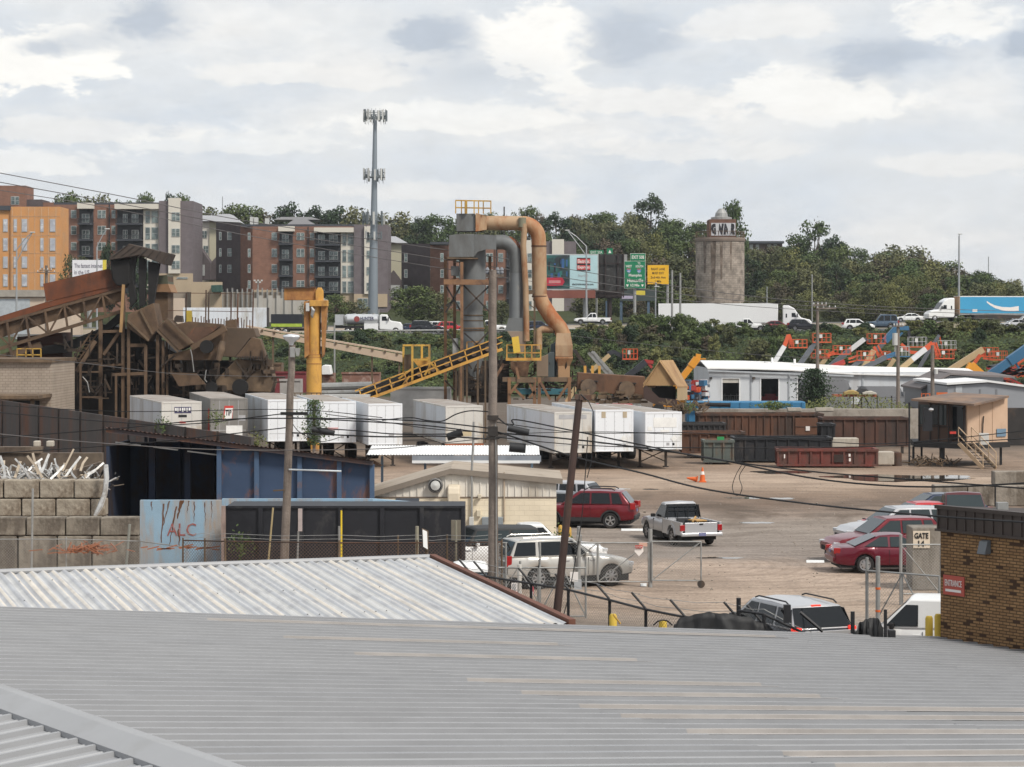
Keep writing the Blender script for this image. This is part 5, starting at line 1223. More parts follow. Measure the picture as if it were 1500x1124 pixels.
def wpole(px0,py0,px1,py1,D,r0,r1,label):
 base=V((X(px0,D),D,0));top=P(px1,py1,D);o=root('wooden_pole',base,label,'utility pole')
 k=10;pts=[base+(top-base)*(i/k)+V((.02*noise.noise(V((i*.8,px0,1))),0,0))for i in range(k+1)]
 MB().path(pts,[r0+(r1-r0)*i/k for i in range(k+1)],12).build('pole',wood,o,smooth=50);return o
wp=wpole(722.5,900,722,396,71,.16,.115,'tall weathered wooden pole in the middle, beside the corrugated roof edge')
for k,(a,b,y)in enumerate(((712,738,404),(716,746,432))):
 MB().bar(P(a,y,71.1),P(b,y,71.1),.09,.09).build('crossarm',wood,wp)if k==0 else None
for px in(714,729,735):MB().lathe([(.035,0),(.06,.05),(.05,.10),(.065,.14),(.02,.22)],P(px,404,71.1)+V((0,0,.04)),10).build('insulator',mat('grey_insulator',(.20,.21,.23),.3),wp)
MB().box(P(722,612,70.85),(.34,.14,.14)).build('bracket',darksteel,wp)
MB().box(P(722,632,70.85),(.30,.14,.30)).build('bracket',darksteel,wp)
MB().box(P(722,642,70.85),(.40,.12,.06)).build('bracket',darksteel,wp)
MB().path([P(726,620,70.82),P(727,700,70.82),P(727,880,70.82)],.018,6).build('ground_wire',galv,wp)
lp=wpole(414.5,830,428,505,76,.15,.11,'leaning weathered wooden pole at left with a yard lamp on its top')
t=P(428,505,76)
MB().lathe([(.06,0),(.10,.10),(.22,.18),(.28,.28),(.26,.33),(.001,.37)],t+V((-.02,-.1,-.02)),18).build('lamp_head',mat('lamp_lens',(.60,.63,.66),.25,0,.05,1,coat=.4),lp,smooth=50)
MB().box(t+V((.02,-.12,-.25)),(.16,.18,.34)).build('lamp_ballast',galv,lp,bevel=.02)
MB().prism([P(432,510,75.8),P(440,510,75.8),P(438,522,75.8),P(434,522,75.8)],(0,.08,0)).build('bracket',galv,lp)
MB().bar(P(411,606,75.9),P(451,606,75.9),.09,.10).build('crossarm',black,lp)
MB().tube(P(423,688,75.85),P(500,690.5,75.85),.028,n=8).build('side_arm',mat('white_arm',(.62,.66,.68),.4,.2),lp)
MB().bar(P(400,719,75.9),P(417,718,75.9),.05).build('short_arm',rustbrown,lp)
sp=root('steel_pole',(X(815,57),57,0),'dark brown steel pole leaning to the right, in the centre','pole')
tp=P(848.5,586,57);b0=P(815,905,57);b0=b0+(b0-tp)*(b0.z/(tp.z-b0.z))
MB().tube(b0,tp,.105,.085,12).build('pole',mat('brown_steel_pole',(.055,.033,.027),.7,.1,.2,1.5,(.10,.05,.035),.3,2,.7),sp,smooth=50)
MB().box(tp+V((.14,0,.06)),(.30,.16,.12),.2).box(tp+V((-.02,0,.08)),(.18,.18,.12)).build('cap_bracket',rust,sp)
MB().path([P(851,578,56.9),P(862,588,56.9),P(869,603,56.9),P(869,640,56.9),P(866,678,56.9),P(860,700,56.9)],.012,5).build('loose_wire',cable,sp)
def wire(name,pts,D0,D1,r,label,group=None,m=None):
 n=len(pts);q=[]
 for i in range(n-1):
  p0=pts[max(0,i-1)];p1=pts[i];p2=pts[i+1];p3=pts[min(n-1,i+2)]
  for k in range(6):
   t=k/6.0
   f=lambda c:.5*((2*p1[c])+(-p0[c]+p2[c])*t+(2*p0[c]-5*p1[c]+4*p2[c]-p3[c])*t*t+(-p0[c]+3*p1[c]-3*p2[c]+p3[c])*t**3)
   q.append((f(0),f(1)))
 q.append(pts[-1]);x0,x1=q[0][0],q[-1][0]
 P3=[P(a,b,D0+(D1-D0)*(a-x0)/(x1-x0))for a,b in q]
 return single(name,MB().path(P3,r,6),m or cable,label,'cable',group,loc=P3[0],smooth=60)
G1='black cables strung between the poles'
wire('cable',[(-30,592),(180,603),(425,600),(560,612)],80,74,.014,'thin black cable crossing the rust wall at the left edge',G1)
wire('cable',[(-30,602),(160,618),(267,622),(400,608),(428,604)],84,76,.020,'black cable from the left edge up to the left wooden pole crossarm',G1)
wire('cable',[(-30,643),(160,629),(300,616),(425,613),(600,616),(722,628)],80,71,.022,'black cable rising past the shed roof to the tall pole',G1)
wire('cable',[(-30,666),(187,651),(300,640),(425,626)],82,76,.020,'black cable crossing above the scrap heap to the left pole',G1)
wire('cable',[(-30,633),(130,648),(323,659),(545,658),(640,650),(722,641)],78,71,.016,'grey cable sagging across the shed front to the tall pole',G1,mat('grey_cable',(.13,.12,.115),.6))
wire('cable',[(425,612),(605,622),(700,633),(722,636)],76,71,.022,'black cable between the two wooden poles, upper',G1)
wire('cable',[(425,634),(560,640),(640,639),(722,644)],76,71,.026,'black cable between the two wooden poles, lower',G1)
wire('cable',[(478,607),(560,618),(640,629),(722,634)],75.5,71,.014,'thin black cable slanting down to the tall pole past two trailers',G1)
wire('cable',[(460,627),(520,631),(580,636),(660,636)],75,72.5,.02,'black cable carrying the long splice case left of centre',G1)
wire('cable',[(560,616),(600,612),(625,616),(648,617),(668,607),(690,602),(722,604)],74,71,.02,'wavy black cable looping before the lone stained trailer',G1)
wire('cable',[(428,620),(440,634),(470,647),(500,640)],76,75,.012,'short drooping cable at the left wooden pole',G1)
wire('cable',[(722,632),(742,637),(843,670),(940,693),(1040,718),(1200,740),(1380,757),(1530,767)],71,52,.026,'heavy black cable descending from the tall pole to the lower right',G1)
wire('cable',[(722,606),(742,622),(752,622),(757,615),(843,632),(940,652),(1040,672),(1180,690),(1300,700),(1530,718)],71,56,.022,'black cable with a jog by the tall pole running right',G1)
wire('cable',[(722,634),(800,640),(900,651),(1040,671),(1180,699),(1290,711),(1400,713),(1530,706)],71,60,.026,'thick black cable over the red dumpster to the right edge',G1)
wire('cable',[(722,618),(850,634),(1000,634),(1150,642),(1300,650),(1530,628)],71,66,.014,'thin black cable across the right trailers and cabin',G1)
wire('cable',[(722,640),(850,652),(1000,656),(1250,655),(1400,648),(1530,641)],71,66,.016,'black cable across the cabin stairs to the right edge',G1)
wire('cable',[(722,637),(800,634),(900,633),(1000,637)],71,66,.012,'thin cable across the trailer noses right of the tall pole',G1)
wire('cable',[(1086,682),(1078,696),(1073,712),(1076,724),(1083,725),(1087,714),(1083,698),(1092,682)],64,63.5,.011,'thin cable loop hanging below the thick cable before the dumpsters',G1)
wire('guy_wire',[(861,640),(852,760),(836,858),(826,900)],57.5,57.2,.012,'thin guy wire slanting beside the leaning brown pole')
splm=mat('splice_case',(.020,.021,.023),.6,0,.2,3)
for a,b,D,w_,lab in(((457,629),(490,635),75,.15,'long black splice case left of centre before the trailers'),((655,641),(677,633),72.5,.20,'short black splice case before the lone stained trailer'),((744,627),(775,634),70,.17,'black splice case right of the tall pole'),((746,655),(770,657),70,.24,'black box hanging under the trailers right of the tall pole')):
 single('splice_case',MB().tube(P(*a,D),P(*b,D),w_/1.6,n=10),splm,lab,'splice case','splice cases on the cables',smooth=50)
G2='long power lines across the sky'
lm_=mat('power_line',(.10,.095,.095),.6)
wire('power_line',[(-40,246),(180,288),(350,322),(550,352),(720,376),(1020,424),(1250,447),(1540,458)],150,230,.030,'uppermost power line crossing from the upper left to the right',G2,lm_)
wire('power_line',[(-40,260),(200,303),(400,340),(720,391),(1020,434),(1250,452),(1540,464)],150,230,.030,'middle power line crossing before the grey duct',G2,lm_)
wire('power_line',[(-40,273),(150,303),(400,352),(720,404),(1020,442),(1250,458),(1540,471)],150,230,.026,'lowest of the three long power lines',G2,lm_)
wire('power_line',[(820,490),(1000,510),(1180,524),(1320,520)],190,190,.02,'faint line across the embankment bushes',G2,lm_)
wire('power_line',[(-20,518),(120,532),(260,548),(420,552)],90,90,.012,'thin line before the shredder legs',G2,lm_)
def roll_off(px0,px1,pt,pb,D,dep,m,label,yaw=0.0,nrib=9,group=None,name='roll_off_container',rail=True):
 w_=X(px1,D)-X(px0,D);zt=Z(pt,D);zb=max(.12,Z(pb,D));h=zt-zb
 o=root(name,(X((px0+px1)/2,D),D,0),label,'container',group)
 c=V((X((px0+px1)/2,D),D,0));Mz=Matrix.Rotation(yaw,3,'Z')
 def T(mb):mb.v=[c+Mz@(p)for p in mb.v];return mb
 hw=w_/2;t=.06
 b=MB();b.bx(-hw,hw,0,t,zb,zt);b.bx(-hw,hw,dep-t,dep,zb,zt);b.bx(-hw,-hw+t,t,dep-t,zb,zt);b.bx(hw-t,hw,t,dep-t,zb,zt);b.bx(-hw+t,hw-t,t,dep-t,zb,zb+.08)
 T(b).build('box',m,o)
 r_=MB()
 for k in range(nrib+1):
  x=-hw+w_*k/nrib;r_.bx(x-.05,x+.05,-.09,-.002,zb+.02,zt-.06)
 for k in range(4):y=.1+(dep-.2)*k/3;r_.bx(-hw-.08,-hw-.002,y-.05,y+.05,zb+.02,zt-.06)
 T(r_).build('rib',m,o)
 l_=MB();l_.bx(-hw-.10,hw+.10,-.12,.10,zt-.11,zt+.05);l_.bx(-hw-.10,hw+.10,dep-.10,dep+.12,zt-.11,zt+.05);l_.bx(-hw-.10,-hw+.10,.102,dep-.102,zt-.11,zt+.05);l_.bx(hw-.10,hw+.10,.102,dep-.102,zt-.11,zt+.05)
 l_.bx(-hw-.09,hw+.09,-.11,-.003,zb-.02,zb+.12)
 T(l_).build('top_rail',m,o)
 for x in(-hw+.4,hw-.4):T(MB().bx(x-.09,x+.09,-.05,.12,0,zb)).build('foot',darksteel,o)
 return o,T
dkb=mat('dumpster_black',(.016,.017,.020),.6,.1,.25,.8,(.06,.05,.045),.25,1.0,.5)
grn=mat('dumpster_green',(.085,.10,.090),.7,0,.2,1.0,(.17,.095,.055),.38,1.0,.5)
rbox=mat('rust_box',(.105,.048,.028),.85,0,.25,.6,(.055,.036,.028),.45,.8,.7)
roll_off(1000,1090,634,664,158,2.4,rbox,'low rusty brown container next to the rightmost white trailer',nrib=7)
roll_off(1000,1062,621,634,164,2.2,mat('box_dark_grey',(.030,.028,.028),.7,0,.2,1),'dark grey container peeking out above the low rusty one',nrib=8)
o,T=roll_off(1024,1205,607,650,169,2.6,rbox,'long tall rust-brown container behind the black dumpster',nrib=17)
w_=X(1205,169)-X(1024,169)
f=MB();hx=w_/2;f.bx(hx-2.0,hx-.02,-.13,-.095,Z(650,169),Z(612,169));T(f).build('end_panel',mat('rust_panel',(.13,.060,.035),.85,0,.2,.7),o)
f=MB()
for z in(Z(625,169),Z(637,169)):f.bx(hx-2.0,hx-.02,-.16,-.132,z-.04,z+.04)
T(f).build('end_rib',rbox,o)
T(MB().bx(hx-1.25,hx-.95,-.19,-.165,Z(631,169),Z(624.5,169))).build('white_placard',whl,o)
roll_off(1206,1330,613,654,164,2.4,mat('rust_box_brown',(.085,.042,.030),.85,0,.25,.6,(.05,.034,.028),.45,.8,.7),'rust-brown container left of the site cabin',nrib=8)
roll_off(1204,1222,622,648,160,2.0,dkb,'narrow dark steel bin between the two rust-brown containers',nrib=2)
roll_off(1076,1218,642,676,153,2.3,dkb,'long black dumpster behind the red one',nrib=9)
o,T=roll_off(1140,1284,659,685,147.5,2.3,dkred,'low red roll-off dumpster with a dark patch on its side',yaw=-.06,nrib=9)
T(MB().bx(.40,1.0,-.12,-.095,.35,.85)).build('dark_patch',mat('dark_patch_paint',(.035,.022,.018),.8),o)
T(MB().bx(1.33,1.45,-.12,-.095,.72,.90).bx(1.35,1.47,-.12,-.095,.42,.62).bx(-2.75,-2.68,-.12,-.095,.6,.85)).build('white_mark',whl,o)
o,T=roll_off(1032,1074,646,677,151,1.8,grn,'grey-green square dumpster left of the black one',nrib=3)
T(MB().bx(-.1,.35,.1,.13,Z(646,151)+.051,Z(640,151))).build('green_placard',mat('sign_green2',(.03,.25,.08),.5),o)
def yblock(px0,px1,py0,py1,D,dep,m,label,group=None):
 mb=MB().box((0,0,(Z(py0,D)-max(0,Z(py1,D)))/2),(X(px1,D)-X(px0,D),dep,Z(py0,D)-max(0,Z(py1,D))))
 o=mb.build('concrete_block',m,None,bevel=.05);o.location=(X((px0+px1)/2,D),D+dep/2,max(0,Z(py1,D)));return tag(o,label,'concrete block',group)
yblock(1217,1258,642,656,153,1.0,concretelight,'tan concrete block behind the right half of the red dumpster')
yblock(1286,1310,662,681,149,1.0,concretelight,'tan concrete block against the red dumpster right end')
mb=MB().box((0,0,.3),(.9,.7,.6));o=mb.build('steel_drum',MATS['rust_panel'],None,bevel=.1);
bpy.data.objects.remove(o)
single('rust_drum',MB().lathe([(.30,0),(.31,.05),(.30,.3),(.31,.6),(.30,.85),(.28,.86)],(X(1314,149.5),149.5,0),16),rust,'short rusty drum beside the tan concrete block','drum',smooth=40)
bs=mat('right_block',(.27,.235,.195),.95,0,.3,2.0,(.14,.115,.09),.5,1.6,.7,bump=.6,bscale=8)
for i,(a,b,t,bt,D)in enumerate([(1369,1417,711,770,116),(1418,1457,711,770,116),(1457.5,1520,712,770,116),(1457,1520,691,711,117)]):
 yblock(a,b,t,bt,D,.9,bs,['dark concrete wall block left of the maroon pickup roof','dark concrete wall block straight behind the maroon pickup','lower wall block at the right photo edge','upper wall block at the right photo edge'][i],'concrete wall blocks at the right edge')
single('thin_post',MB().tube((X(1458,115.7),115.7,0),(X(1458,115.7),115.7,Z(710,115.7)),.035,n=6),black,'thin dark post against the right concrete wall blocks','post')
single('thin_post',MB().tube((X(1367,112),112,0),(X(1367,112),112,Z(730,112)),.03,n=6),galv,'thin pale stake left of the maroon pickup','post')
D=149.0;sc_=root('site_cabin',(X(1410,D),D,0),'tan raised site cabin on black legs with stairs and dark windows','cabin')
A=V((X(1345,D+2.8),D+2.8,0));B=V((X(1417,D),D,0));C_=V((X(1476,D+1.6),D+1.6,0));zf,zc=Z(649,D),Z(590,D)
ptan=mat('cabin_tan',(.50,.35,.245),.7,0,.08,.8,(.40,.25,.16),.30,.8,.7);pdk=mat('cabin_shaded_wall',(.10,.062,.045),.8,0,.2,.8)  # front wall coloured dark for the shade under the roof
bk=(C_-B);fr=(A-B)
MB().prism([B+V((0,0,zf)),C_+V((0,0,zf)),C_+V((0,0,Z(583,D))),B+V((0,0,zc))],fr*.03).build('end_wall',ptan,sc_)
pr=MB();n_=(C_-B).cross(V((0,0,1))).normalized()
for t in(.30,.62):q=B+bk*t;pr.bar(q+V((0,0,zf))+n_*.01,q+V((0,0,zc))+n_*.01,.02,.03)
pr.build('panel_joint',mat('tan_joint',(.40,.27,.18),.7),sc_)
W2=lambda t,z,o=0.0:B+fr*t+V((0,0,z))+V((-.15,-.98,0))*o
MB().prism([W2(.03,zf),W2(1,zf),W2(1,zc-.02),W2(.03,zc-.02)],bk*.9).build('front_wall',pdk,sc_)
for t0,t1,z0,z1,m,nm in((.78,.97,.42,.92,lightglass,'window'),(.42,.58,.42,.92,lightglass,'window'),(.60,.73,.42,.92,glass,'window'),(.08,.30,.05,.92,glass,'door')):
 MB().prism([W2(t0,zf+(zc-zf)*z0,.06),W2(t1,zf+(zc-zf)*z0,.06),W2(t1,zf+(zc-zf)*z1,.06),W2(t0,zf+(zc-zf)*z1,.06)],(0,.05,0)).build(nm,m,sc_)
fm_=MB()
for t in(.05,.33,.38,.585,.755,.985):fm_.bar(W2(t,zf,.08),W2(t,zc-.03,.08),.07,.07)
fm_.bar(W2(.35,zf+(zc-zf)*.38,.08),W2(1,zf+(zc-zf)*.38,.08),.07,.07)
fm_.build('window_frame',mat('cabin_frame',(.035,.028,.026),.7),sc_)
rfp=[V((X(1327,D+3),D+1.0,Z(588,D))),V((X(1421,D),D-1.3,Z(594,D))),V((X(1484,D),D+1.2,Z(583.5,D))),V((X(1420,D),D+5,Z(579,D+3)))]
MB().prism([p for p in rfp],(0,0,.13)).build('roof',mat('cabin_roof',(.22,.145,.10),.8,0,.2,.7,(.13,.10,.085),.5,.6),sc_)
fl=[A+V((-.5,-1.2,0)),B+V((-.2,-1.2,0)),C_+V((.1,-.3,0)),C_+V((-.5,4,0)),A+V((0,3,0))]
MB().prism([p+V((0,0,zf-.34))for p in fl],(0,0,.335)).build('platform',mat('platform_black',(.020,.019,.019),.7,0,.2,1),sc_)
for px,dd,r_ in((1338,2.2,.13),(1380,.6,.30),(1466,1.6,.14),(1350,4,.12)):MB().bx(X(px,D+dd)-r_/2,X(px,D+dd)+r_/2,D+dd-r_/2,D+dd+r_/2,0,zf-.342).build('leg',blackmetal,sc_)
MB().bx(X(1332,D),X(1395,D),D-.2,D+.1,.05,.25).build('skid',darksteel,sc_)
for px in(1332,):MB().tube((X(px,D+1),D+1,0),(X(px,D+1),D+1,Z(590,D)),.06,n=6).build('roof_post',blackmetal,sc_)
MB().bx(X(1355,D),X(1367,D),D+.3,D+.9,Z(632,D),Z(598,D)).build('cabinet',mat('dark_cabinet',(.012,.013,.017),.6),sc_)
lt=MB().lathe([(.05,.0),(.17,.10),(.15,.2),(.001,.24)],P(1364,603,D-.2),12);lt.build('floodlight',headlamp,sc_,smooth=50)
stm=mat('stair_tan',(.50,.36,.23),.6,0,.1,2);tp0=P(1404,649,D-1.3);bt0=P(1440,681,D-3.0);st=MB()
sv=V((.62,.16,0))
for s in(0,1):st.bar(tp0+sv*s*1.4,V((bt0.x,bt0.y,.05))+sv*s*1.4,.06,.26)
st.build('stair_stringer',stm,sc_);st=MB()
for k in range(9):
 t=(k+.5)/9;q=tp0+(V((bt0.x,bt0.y,.05))-tp0)*t;st.box(q+sv*.7,(.85,.28,.04),.25)
st.build('stair_tread',darksteel,sc_);st=MB()
for s in(0,1):
 for hh in(.5,1.0):
  st.bar(tp0+sv*s*1.4+V((0,0,hh)),V((bt0.x,bt0.y,.05))+sv*s*1.4+V((0,0,hh)),.045,.045)
 for t in(0,.35,.7,1):q=tp0+(V((bt0.x,bt0.y,.05))-tp0)*t+sv*s*1.4;st.bar(q,q+V((0,0,1.0)),.045,.045)
st.build('stair_rail',stm,sc_)
MB().bx(X(1427,D),X(1441,D),D-1.6,D-1.45,Z(650,D),Z(633,D)).build('white_box',paleware,sc_,bevel=.02)
MB().prism([B+bk*.72+V((0,-.03,zf+.35)),B+bk*.95+V((0,-.03,zf+.35)),B+bk*.95+V((0,-.03,zf+.85)),B+bk*.72+V((0,-.03,zf+.85))],n_*.04).build('blue_notice',mat('blue_notice_paint',(.14,.22,.30),.5),sc_)
MB().path([B+bk*.35+n_*.1+V((0,0,zf+.5)),B+bk*.36+n_*.1+V((0,0,zf+1.2)),B+bk*.38+n_*.1+V((0,0,zf+1.7))],.04,6).build('vent_stub',darksteel,sc_)
MB().bx(X(1386,D),X(1395,D),D-1.28,D-1.22,Z(634.5,D),Z(631,D)).build('red_plate',mat('sign_red2',(.45,.04,.03),.5),sc_)
mb=MB();rr=random.Random(12)
for i in range(90):
 px=rr.uniform(1336,1398);p=V((X(px,D),D+rr.uniform(-1,2.5),rr.uniform(0,.25)));a=rr.uniform(0,6.28);mb.bar(p,p+V((math.cos(a)*.7,math.sin(a)*.4,rr.uniform(-.05,.5))),.05,.05)
tag(mb.build('scrap_heap',rustbrown,None),'tangle of dark scrap bars lying under the raised cabin','scrap heap',kind='stuff')
D=268.0;wk=root('white_workshop',(X(1200,D),D,0),'long white metal workshop with open dark bays and a flat white roof','building')
wsh=mat('white_sheet',(.56,.58,.60),.5,0,.04,.3,(.46,.46,.46),.25,.4,.8);wroof=mat('white_roof',(.74,.73,.71),.55,0,.06,.12,(.55,.53,.50),.35,.15)
zt=Z(545,D);xs2=[X(1038,D),X(1440,D)]
doors_=[(1057.5,1083.5),(1114,1141),(1168,1194)]
mb=MB();e=[1038]+[q for d_ in doors_ for q in d_]+[1440]
for a,b in zip(e[::2],e[1::2]):mb.bx(X(a,D),X(b,D),D,D+.3,0,zt)
for a,b in doors_:mb.bx(X(a,D),X(b,D),D,D+.3,Z(555,D),zt)
mb.bx(xs2[0],xs2[0]+.3,D+.302,D+22,0,zt+.4);mb.bx(xs2[1]-.3,xs2[1],D+.302,D+22,0,zt);mb.bx(xs2[0]+.302,xs2[1]-.302,D+22,D+22.3,0,zt)
mb.build('wall',wsh,wk)
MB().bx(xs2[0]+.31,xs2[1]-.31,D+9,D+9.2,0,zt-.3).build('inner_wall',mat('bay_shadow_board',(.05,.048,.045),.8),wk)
rf=MB();cols=[1036,1100,1160,1250,1340,1442];zz=[Z(541,D),Z(541.5,D),Z(543.5,D),Z(549,D),Z(551.5,D),Z(553,D)]
for i in range(len(cols)-1):
 a,b=cols[i],cols[i+1]
 rf.prism([V((X(a,D),D-.4,zz[i])),V((X(b,D),D-.4,zz[i+1])),V((X(b,D),D+10,zz[i+1]+.75)),V((X(a,D),D+10,zz[i]+.75))],(0,0,.12))
 rf.prism([V((X(a,D),D+10,zz[i]+.75)),V((X(b,D),D+10,zz[i+1]+.75)),V((X(b,D),D+22.5,zz[i+1])),V((X(a,D),D+22.5,zz[i]))],(0,0,.12))
rf.build('roof',wroof,wk)
MB().bar((X(1036,D),D-.45,Z(543,D)),(X(1250,D),D-.45,Z(551,D)),.12,.18).build('gutter',mat('gutter_grey',(.40,.42,.44),.5),wk)
for px in(1100.5,1156,1264):MB().bx(X(px,D)-.08,X(px,D)+.08,D-.12,D-.002,0,zt-.1).build('downpipe',mat('gutter_grey',(.40,.42,.44),.5),wk)
a,b=doors_[0];MB().bx(X(a,D)+.02,X(b,D)-.02,D+.05,D+.12,Z(561,D),Z(554.5,D)).build('roller_door',mat('roller_cream',(.52,.49,.43),.6),wk)
jb=MB()
for a,b in doors_:
 for p in(a,b):jb.bx(X(p,D)-.07,X(p,D)+.07,D-.06,D-.003,0,Z(554,D))
 jb.bx(X(a,D),X(b,D),D-.07,D-.004,Z(555,D),Z(553.6,D))
jb.build('door_frame',white,wk)
for px in(1041,1104):MB().box((X(px,D),D-.2,Z(554,D)),(.3,.3,.25)).build('wall_lamp',darksteel,wk)
for px,y0,y1 in((1164,539,526),(1131,533,524),(1121,536,530)):MB().tube(P(px,y0+6,D+8),P(px,y1,D+8),.14,n=8).build('roof_vent',white,wk)
MB().box(P(1116,534,D+8),(1.4,.6,.4)).build('roof_unit',galv,wk)
fencey=mat('bay_goods',(.06,.05,.048),.7)
for i,(a,b,lab)in enumerate(((1058,1083,'dark rack of goods inside the left workshop bay'),(1168,1193,'white-topped bench rack inside the right workshop bay'))):
 mb=MB()
 for k in range(9):x=X(a+1+(b-a-2)*k/8,D+3);mb.bar((x,D+3,0),(x,D+3,.9+.25*math.sin(k*2.1)),.06)
 mb.bar((X(a+1,D+3),D+3,.9),(X(b-1,D+3),D+3,.9),.06);mb.bar((X(a+1,D+3),D+3,.45),(X(b-1,D+3),D+3,.45),.06)
 single('storage_rack',mb,galv,lab,'rack')
single('cart',MB().box((0,0,.55),(2.0,1.0,.5)).box((0,0,.95),(1.2,.8,.3)).lathe([(.2,-.6),(.2,.6)],(-.7,0,.2),10,'Y').lathe([(.2,-.6),(.2,.6)],(.7,0,.2),10,'Y'),mat('red_goods',(.20,.025,.03),.6),'dark red cart inside the middle workshop bay','cart',loc=(0,0,0)).location=(X(1128,D+3),D+3,0)
bb3=mat('bright_blue_steel',(.035,.16,.30),.6,0,.12,.3)
o=root('blue_skip',(X(1100,178),178,0),'long bright blue steel tank body lying before the white workshop','tank');D2=178
MB().bx(X(1006,D2),X(1180,D2),D2,D2+2,1.6,Z(588.5,D2)).build('body',bb3,o,bevel=.1)
mb=MB()
for k in range(12):x=X(1010+k*15,D2);mb.bx(x-.05,x+.05,D2-.06,D2-.002,1.65,Z(589.5,D2))
mb.build('rib',bb3,o);MB().bx(X(1010,D2),X(1176,D2),D2+.2,D2+1.8,0,1.6).build('support',darksteel,o)
single('pipe',MB().tube(P(1015,592.5,177.6),P(1070,593.5,177.6),.16,n=10),black,'black pipe lying along the bright blue tank body','pipe')
single('concrete_ledge',MB().bx(X(1020,173),X(1350,173),173,174.2,0,Z(599.5,173)),concrete,'long low concrete ledge behind the rust-brown containers','wall')
for px0,px1,y,lab in((1155,1175,605,'small pale slab on the concrete ledge'),(1196,1222,603,'larger tan slab on the concrete ledge')):
 p=P((px0+px1)/2,y,172.6);single('slab',MB().box((0,0,0),(X(px1,172)-X(px0,172),.9,.22)),concretelight,lab,'slab',loc=(0,0,-.11)).location=V((p.x,173.4,Z(602,173)+.0))
cpm=mat('carport_grey',(.10,.098,.10),.6,.1,.1,.4)
def arch(px0,px1,pt,pb,D,L_,label,axis='y'):
 o=root('carport',(X((px0+px1)/2,D),D,0),label,'shed');x0,x1=X(px0,D),X(px1,D);zt=Z(pt,D);ze=zt-.9
 prof=[V((x0,D,0)),V((x0,D,ze))]+[V((x0+(x1-x0)*(.5-.5*math.cos(math.pi*k/10)),D,ze+(zt-ze)*math.sin(math.pi*k/10)))for k in range(1,10)]+[V((x1,D,ze)),V((x1,D,0))]
 mb=MB();n=len(prof);mb.v=prof+[p+V((0,L_,0))for p in prof]
 for i in range(n-1):mb.f.append([i,i+1,n+i+1,n+i]);mb.mi.append(0)
 mb.f.append([n+i for i in range(n)]);mb.mi.append(0)
 ob=mb.build('shell',cpm,o);sm=ob.modifiers.new('t','SOLIDIFY');sm.thickness=.06
 fr_=MB().path(prof,.07,6);fr_.build('frame',galv,o);return o
arch(1183,1209,556,600,235,8,'open arched carport showing its end, behind the vine-covered pole')
def barrel(px0,px1,pt,pb,D,label):
 o=root('carport',(X((px0+px1)/2,D),D,0),label,'shed');x0,x1=X(px0,D),X(px1,D);zt,zb=Z(pt,D),Z(pb,D);mb=MB();n=9
 for x,k in((x0,1.0),(x0+(x1-x0)*.86,1.0),(x1-.5,.97),(x1,.86)):
  for i in range(n):
   a=math.pi*.5*i/(n-1);mb.v.append(V((x,D+3.2*(1-math.cos(a))if False else D+3*(math.sin(a*1.0)),zb+(zt-zb)*math.sin(a)*k if i else zb)))
 for j in range(3):
  for i in range(n-1):mb.f.append([j*n+i,j*n+n+i,j*n+n+i+1,j*n+i+1]);mb.mi.append(0)
 mb.build('roof',cpm,o,smooth=60);
 MB().bx(x0,x1-.05,D+.02,D+.1,0,zb-.003).build('wall',mat('carport_wall',(.20,.205,.215),.6,0,.08,.4),o);MB().bx(x1-.12,x1-.04,D+.102,D+3,0,zb+.5).build('wall',MATS['carport_wall'],o)
 return o
barrel(1210,1248,556,575,236,'dark grey rounded carport, upper one right of the vine-covered pole')
barrel(1262,1326,567,582,230,'long dark grey rounded carport behind the pallet rack')
rk=root('pallet_rack',(X(1258,222),222,0),'orange-railed pallet rack with tarped goods on top','rack');D=222
mb=MB()
for px in(1250,1262,1285,1306):mb.bar((X(px,D),D,0),(X(px,D),D,Z(580,D)),.12)
mb.bar((X(1250,D),D,.1),(X(1262,D),D,Z(580,D)),.08);mb.bar((X(1285,D),D,.1),(X(1268,D),D+1,Z(580,D)),.08);mb.build('upright',darksteel,rk)
MB().bx(X(1221,D),X(1284,D),D-.1,D+1.2,Z(581.5,D),Z(578,D)).build('beam',mat('rack_orange',(.30,.07,.035),.7),rk)
def lump(px0,px1,y0,y1,D,m,lab):
 x0,x1=X(px0,D),X(px1,D);mb=MB();n=10;secs=[]
 for i in range(n+1):
  u=i/n;hgt=(Z(y0,D)-Z(y1,D))*(.35+.65*math.sin(math.pi*min(.98,max(.02,u)))**.5)*(1+.2*noise.noise(V((u*4,px0,0))));x=x0+(x1-x0)*u
  secs.append([V((x,D-.1,Z(y1,D))),V((x,D-.1,Z(y1,D)+hgt*.7)),V((x,D+.4,Z(y1,D)+hgt)),V((x,D+1,Z(y1,D)+hgt*.8)),V((x,D+1.2,Z(y1,D)))])
 return single('tarped_goods',mb.loft(secs),m,lab,'goods',smooth=60)
lump(1237,1258,571.5,577.8,221.6,mat('yellow_tarp',(.33,.23,.08),.7),'yellow tarped bundle on the pallet rack')
lump(1256,1273,566,577.8,221.9,MATS['dark_cargo'],'dark tarped bundle on the pallet rack, between yellow and pale ones')
lump(1264,1284,573,577.8,221.3,mat('pale_tarp',(.42,.39,.33),.7),'pale tarped bundle on the pallet rack')
lump(1276,1305,598,606,200,rustbrown,'heap of brown goods on pallets left of the site cabin')
D=240;gb2=root('grey_shed',(X(1450,D),D,0),'light grey metal shed with a low white gable roof at the right edge','building')
gsh=mat('grey_sheet',(.27,.28,.30),.6,0,.06,.3)
ap,ev0,ev1=(1447,560),(1386,564),(1560,575)
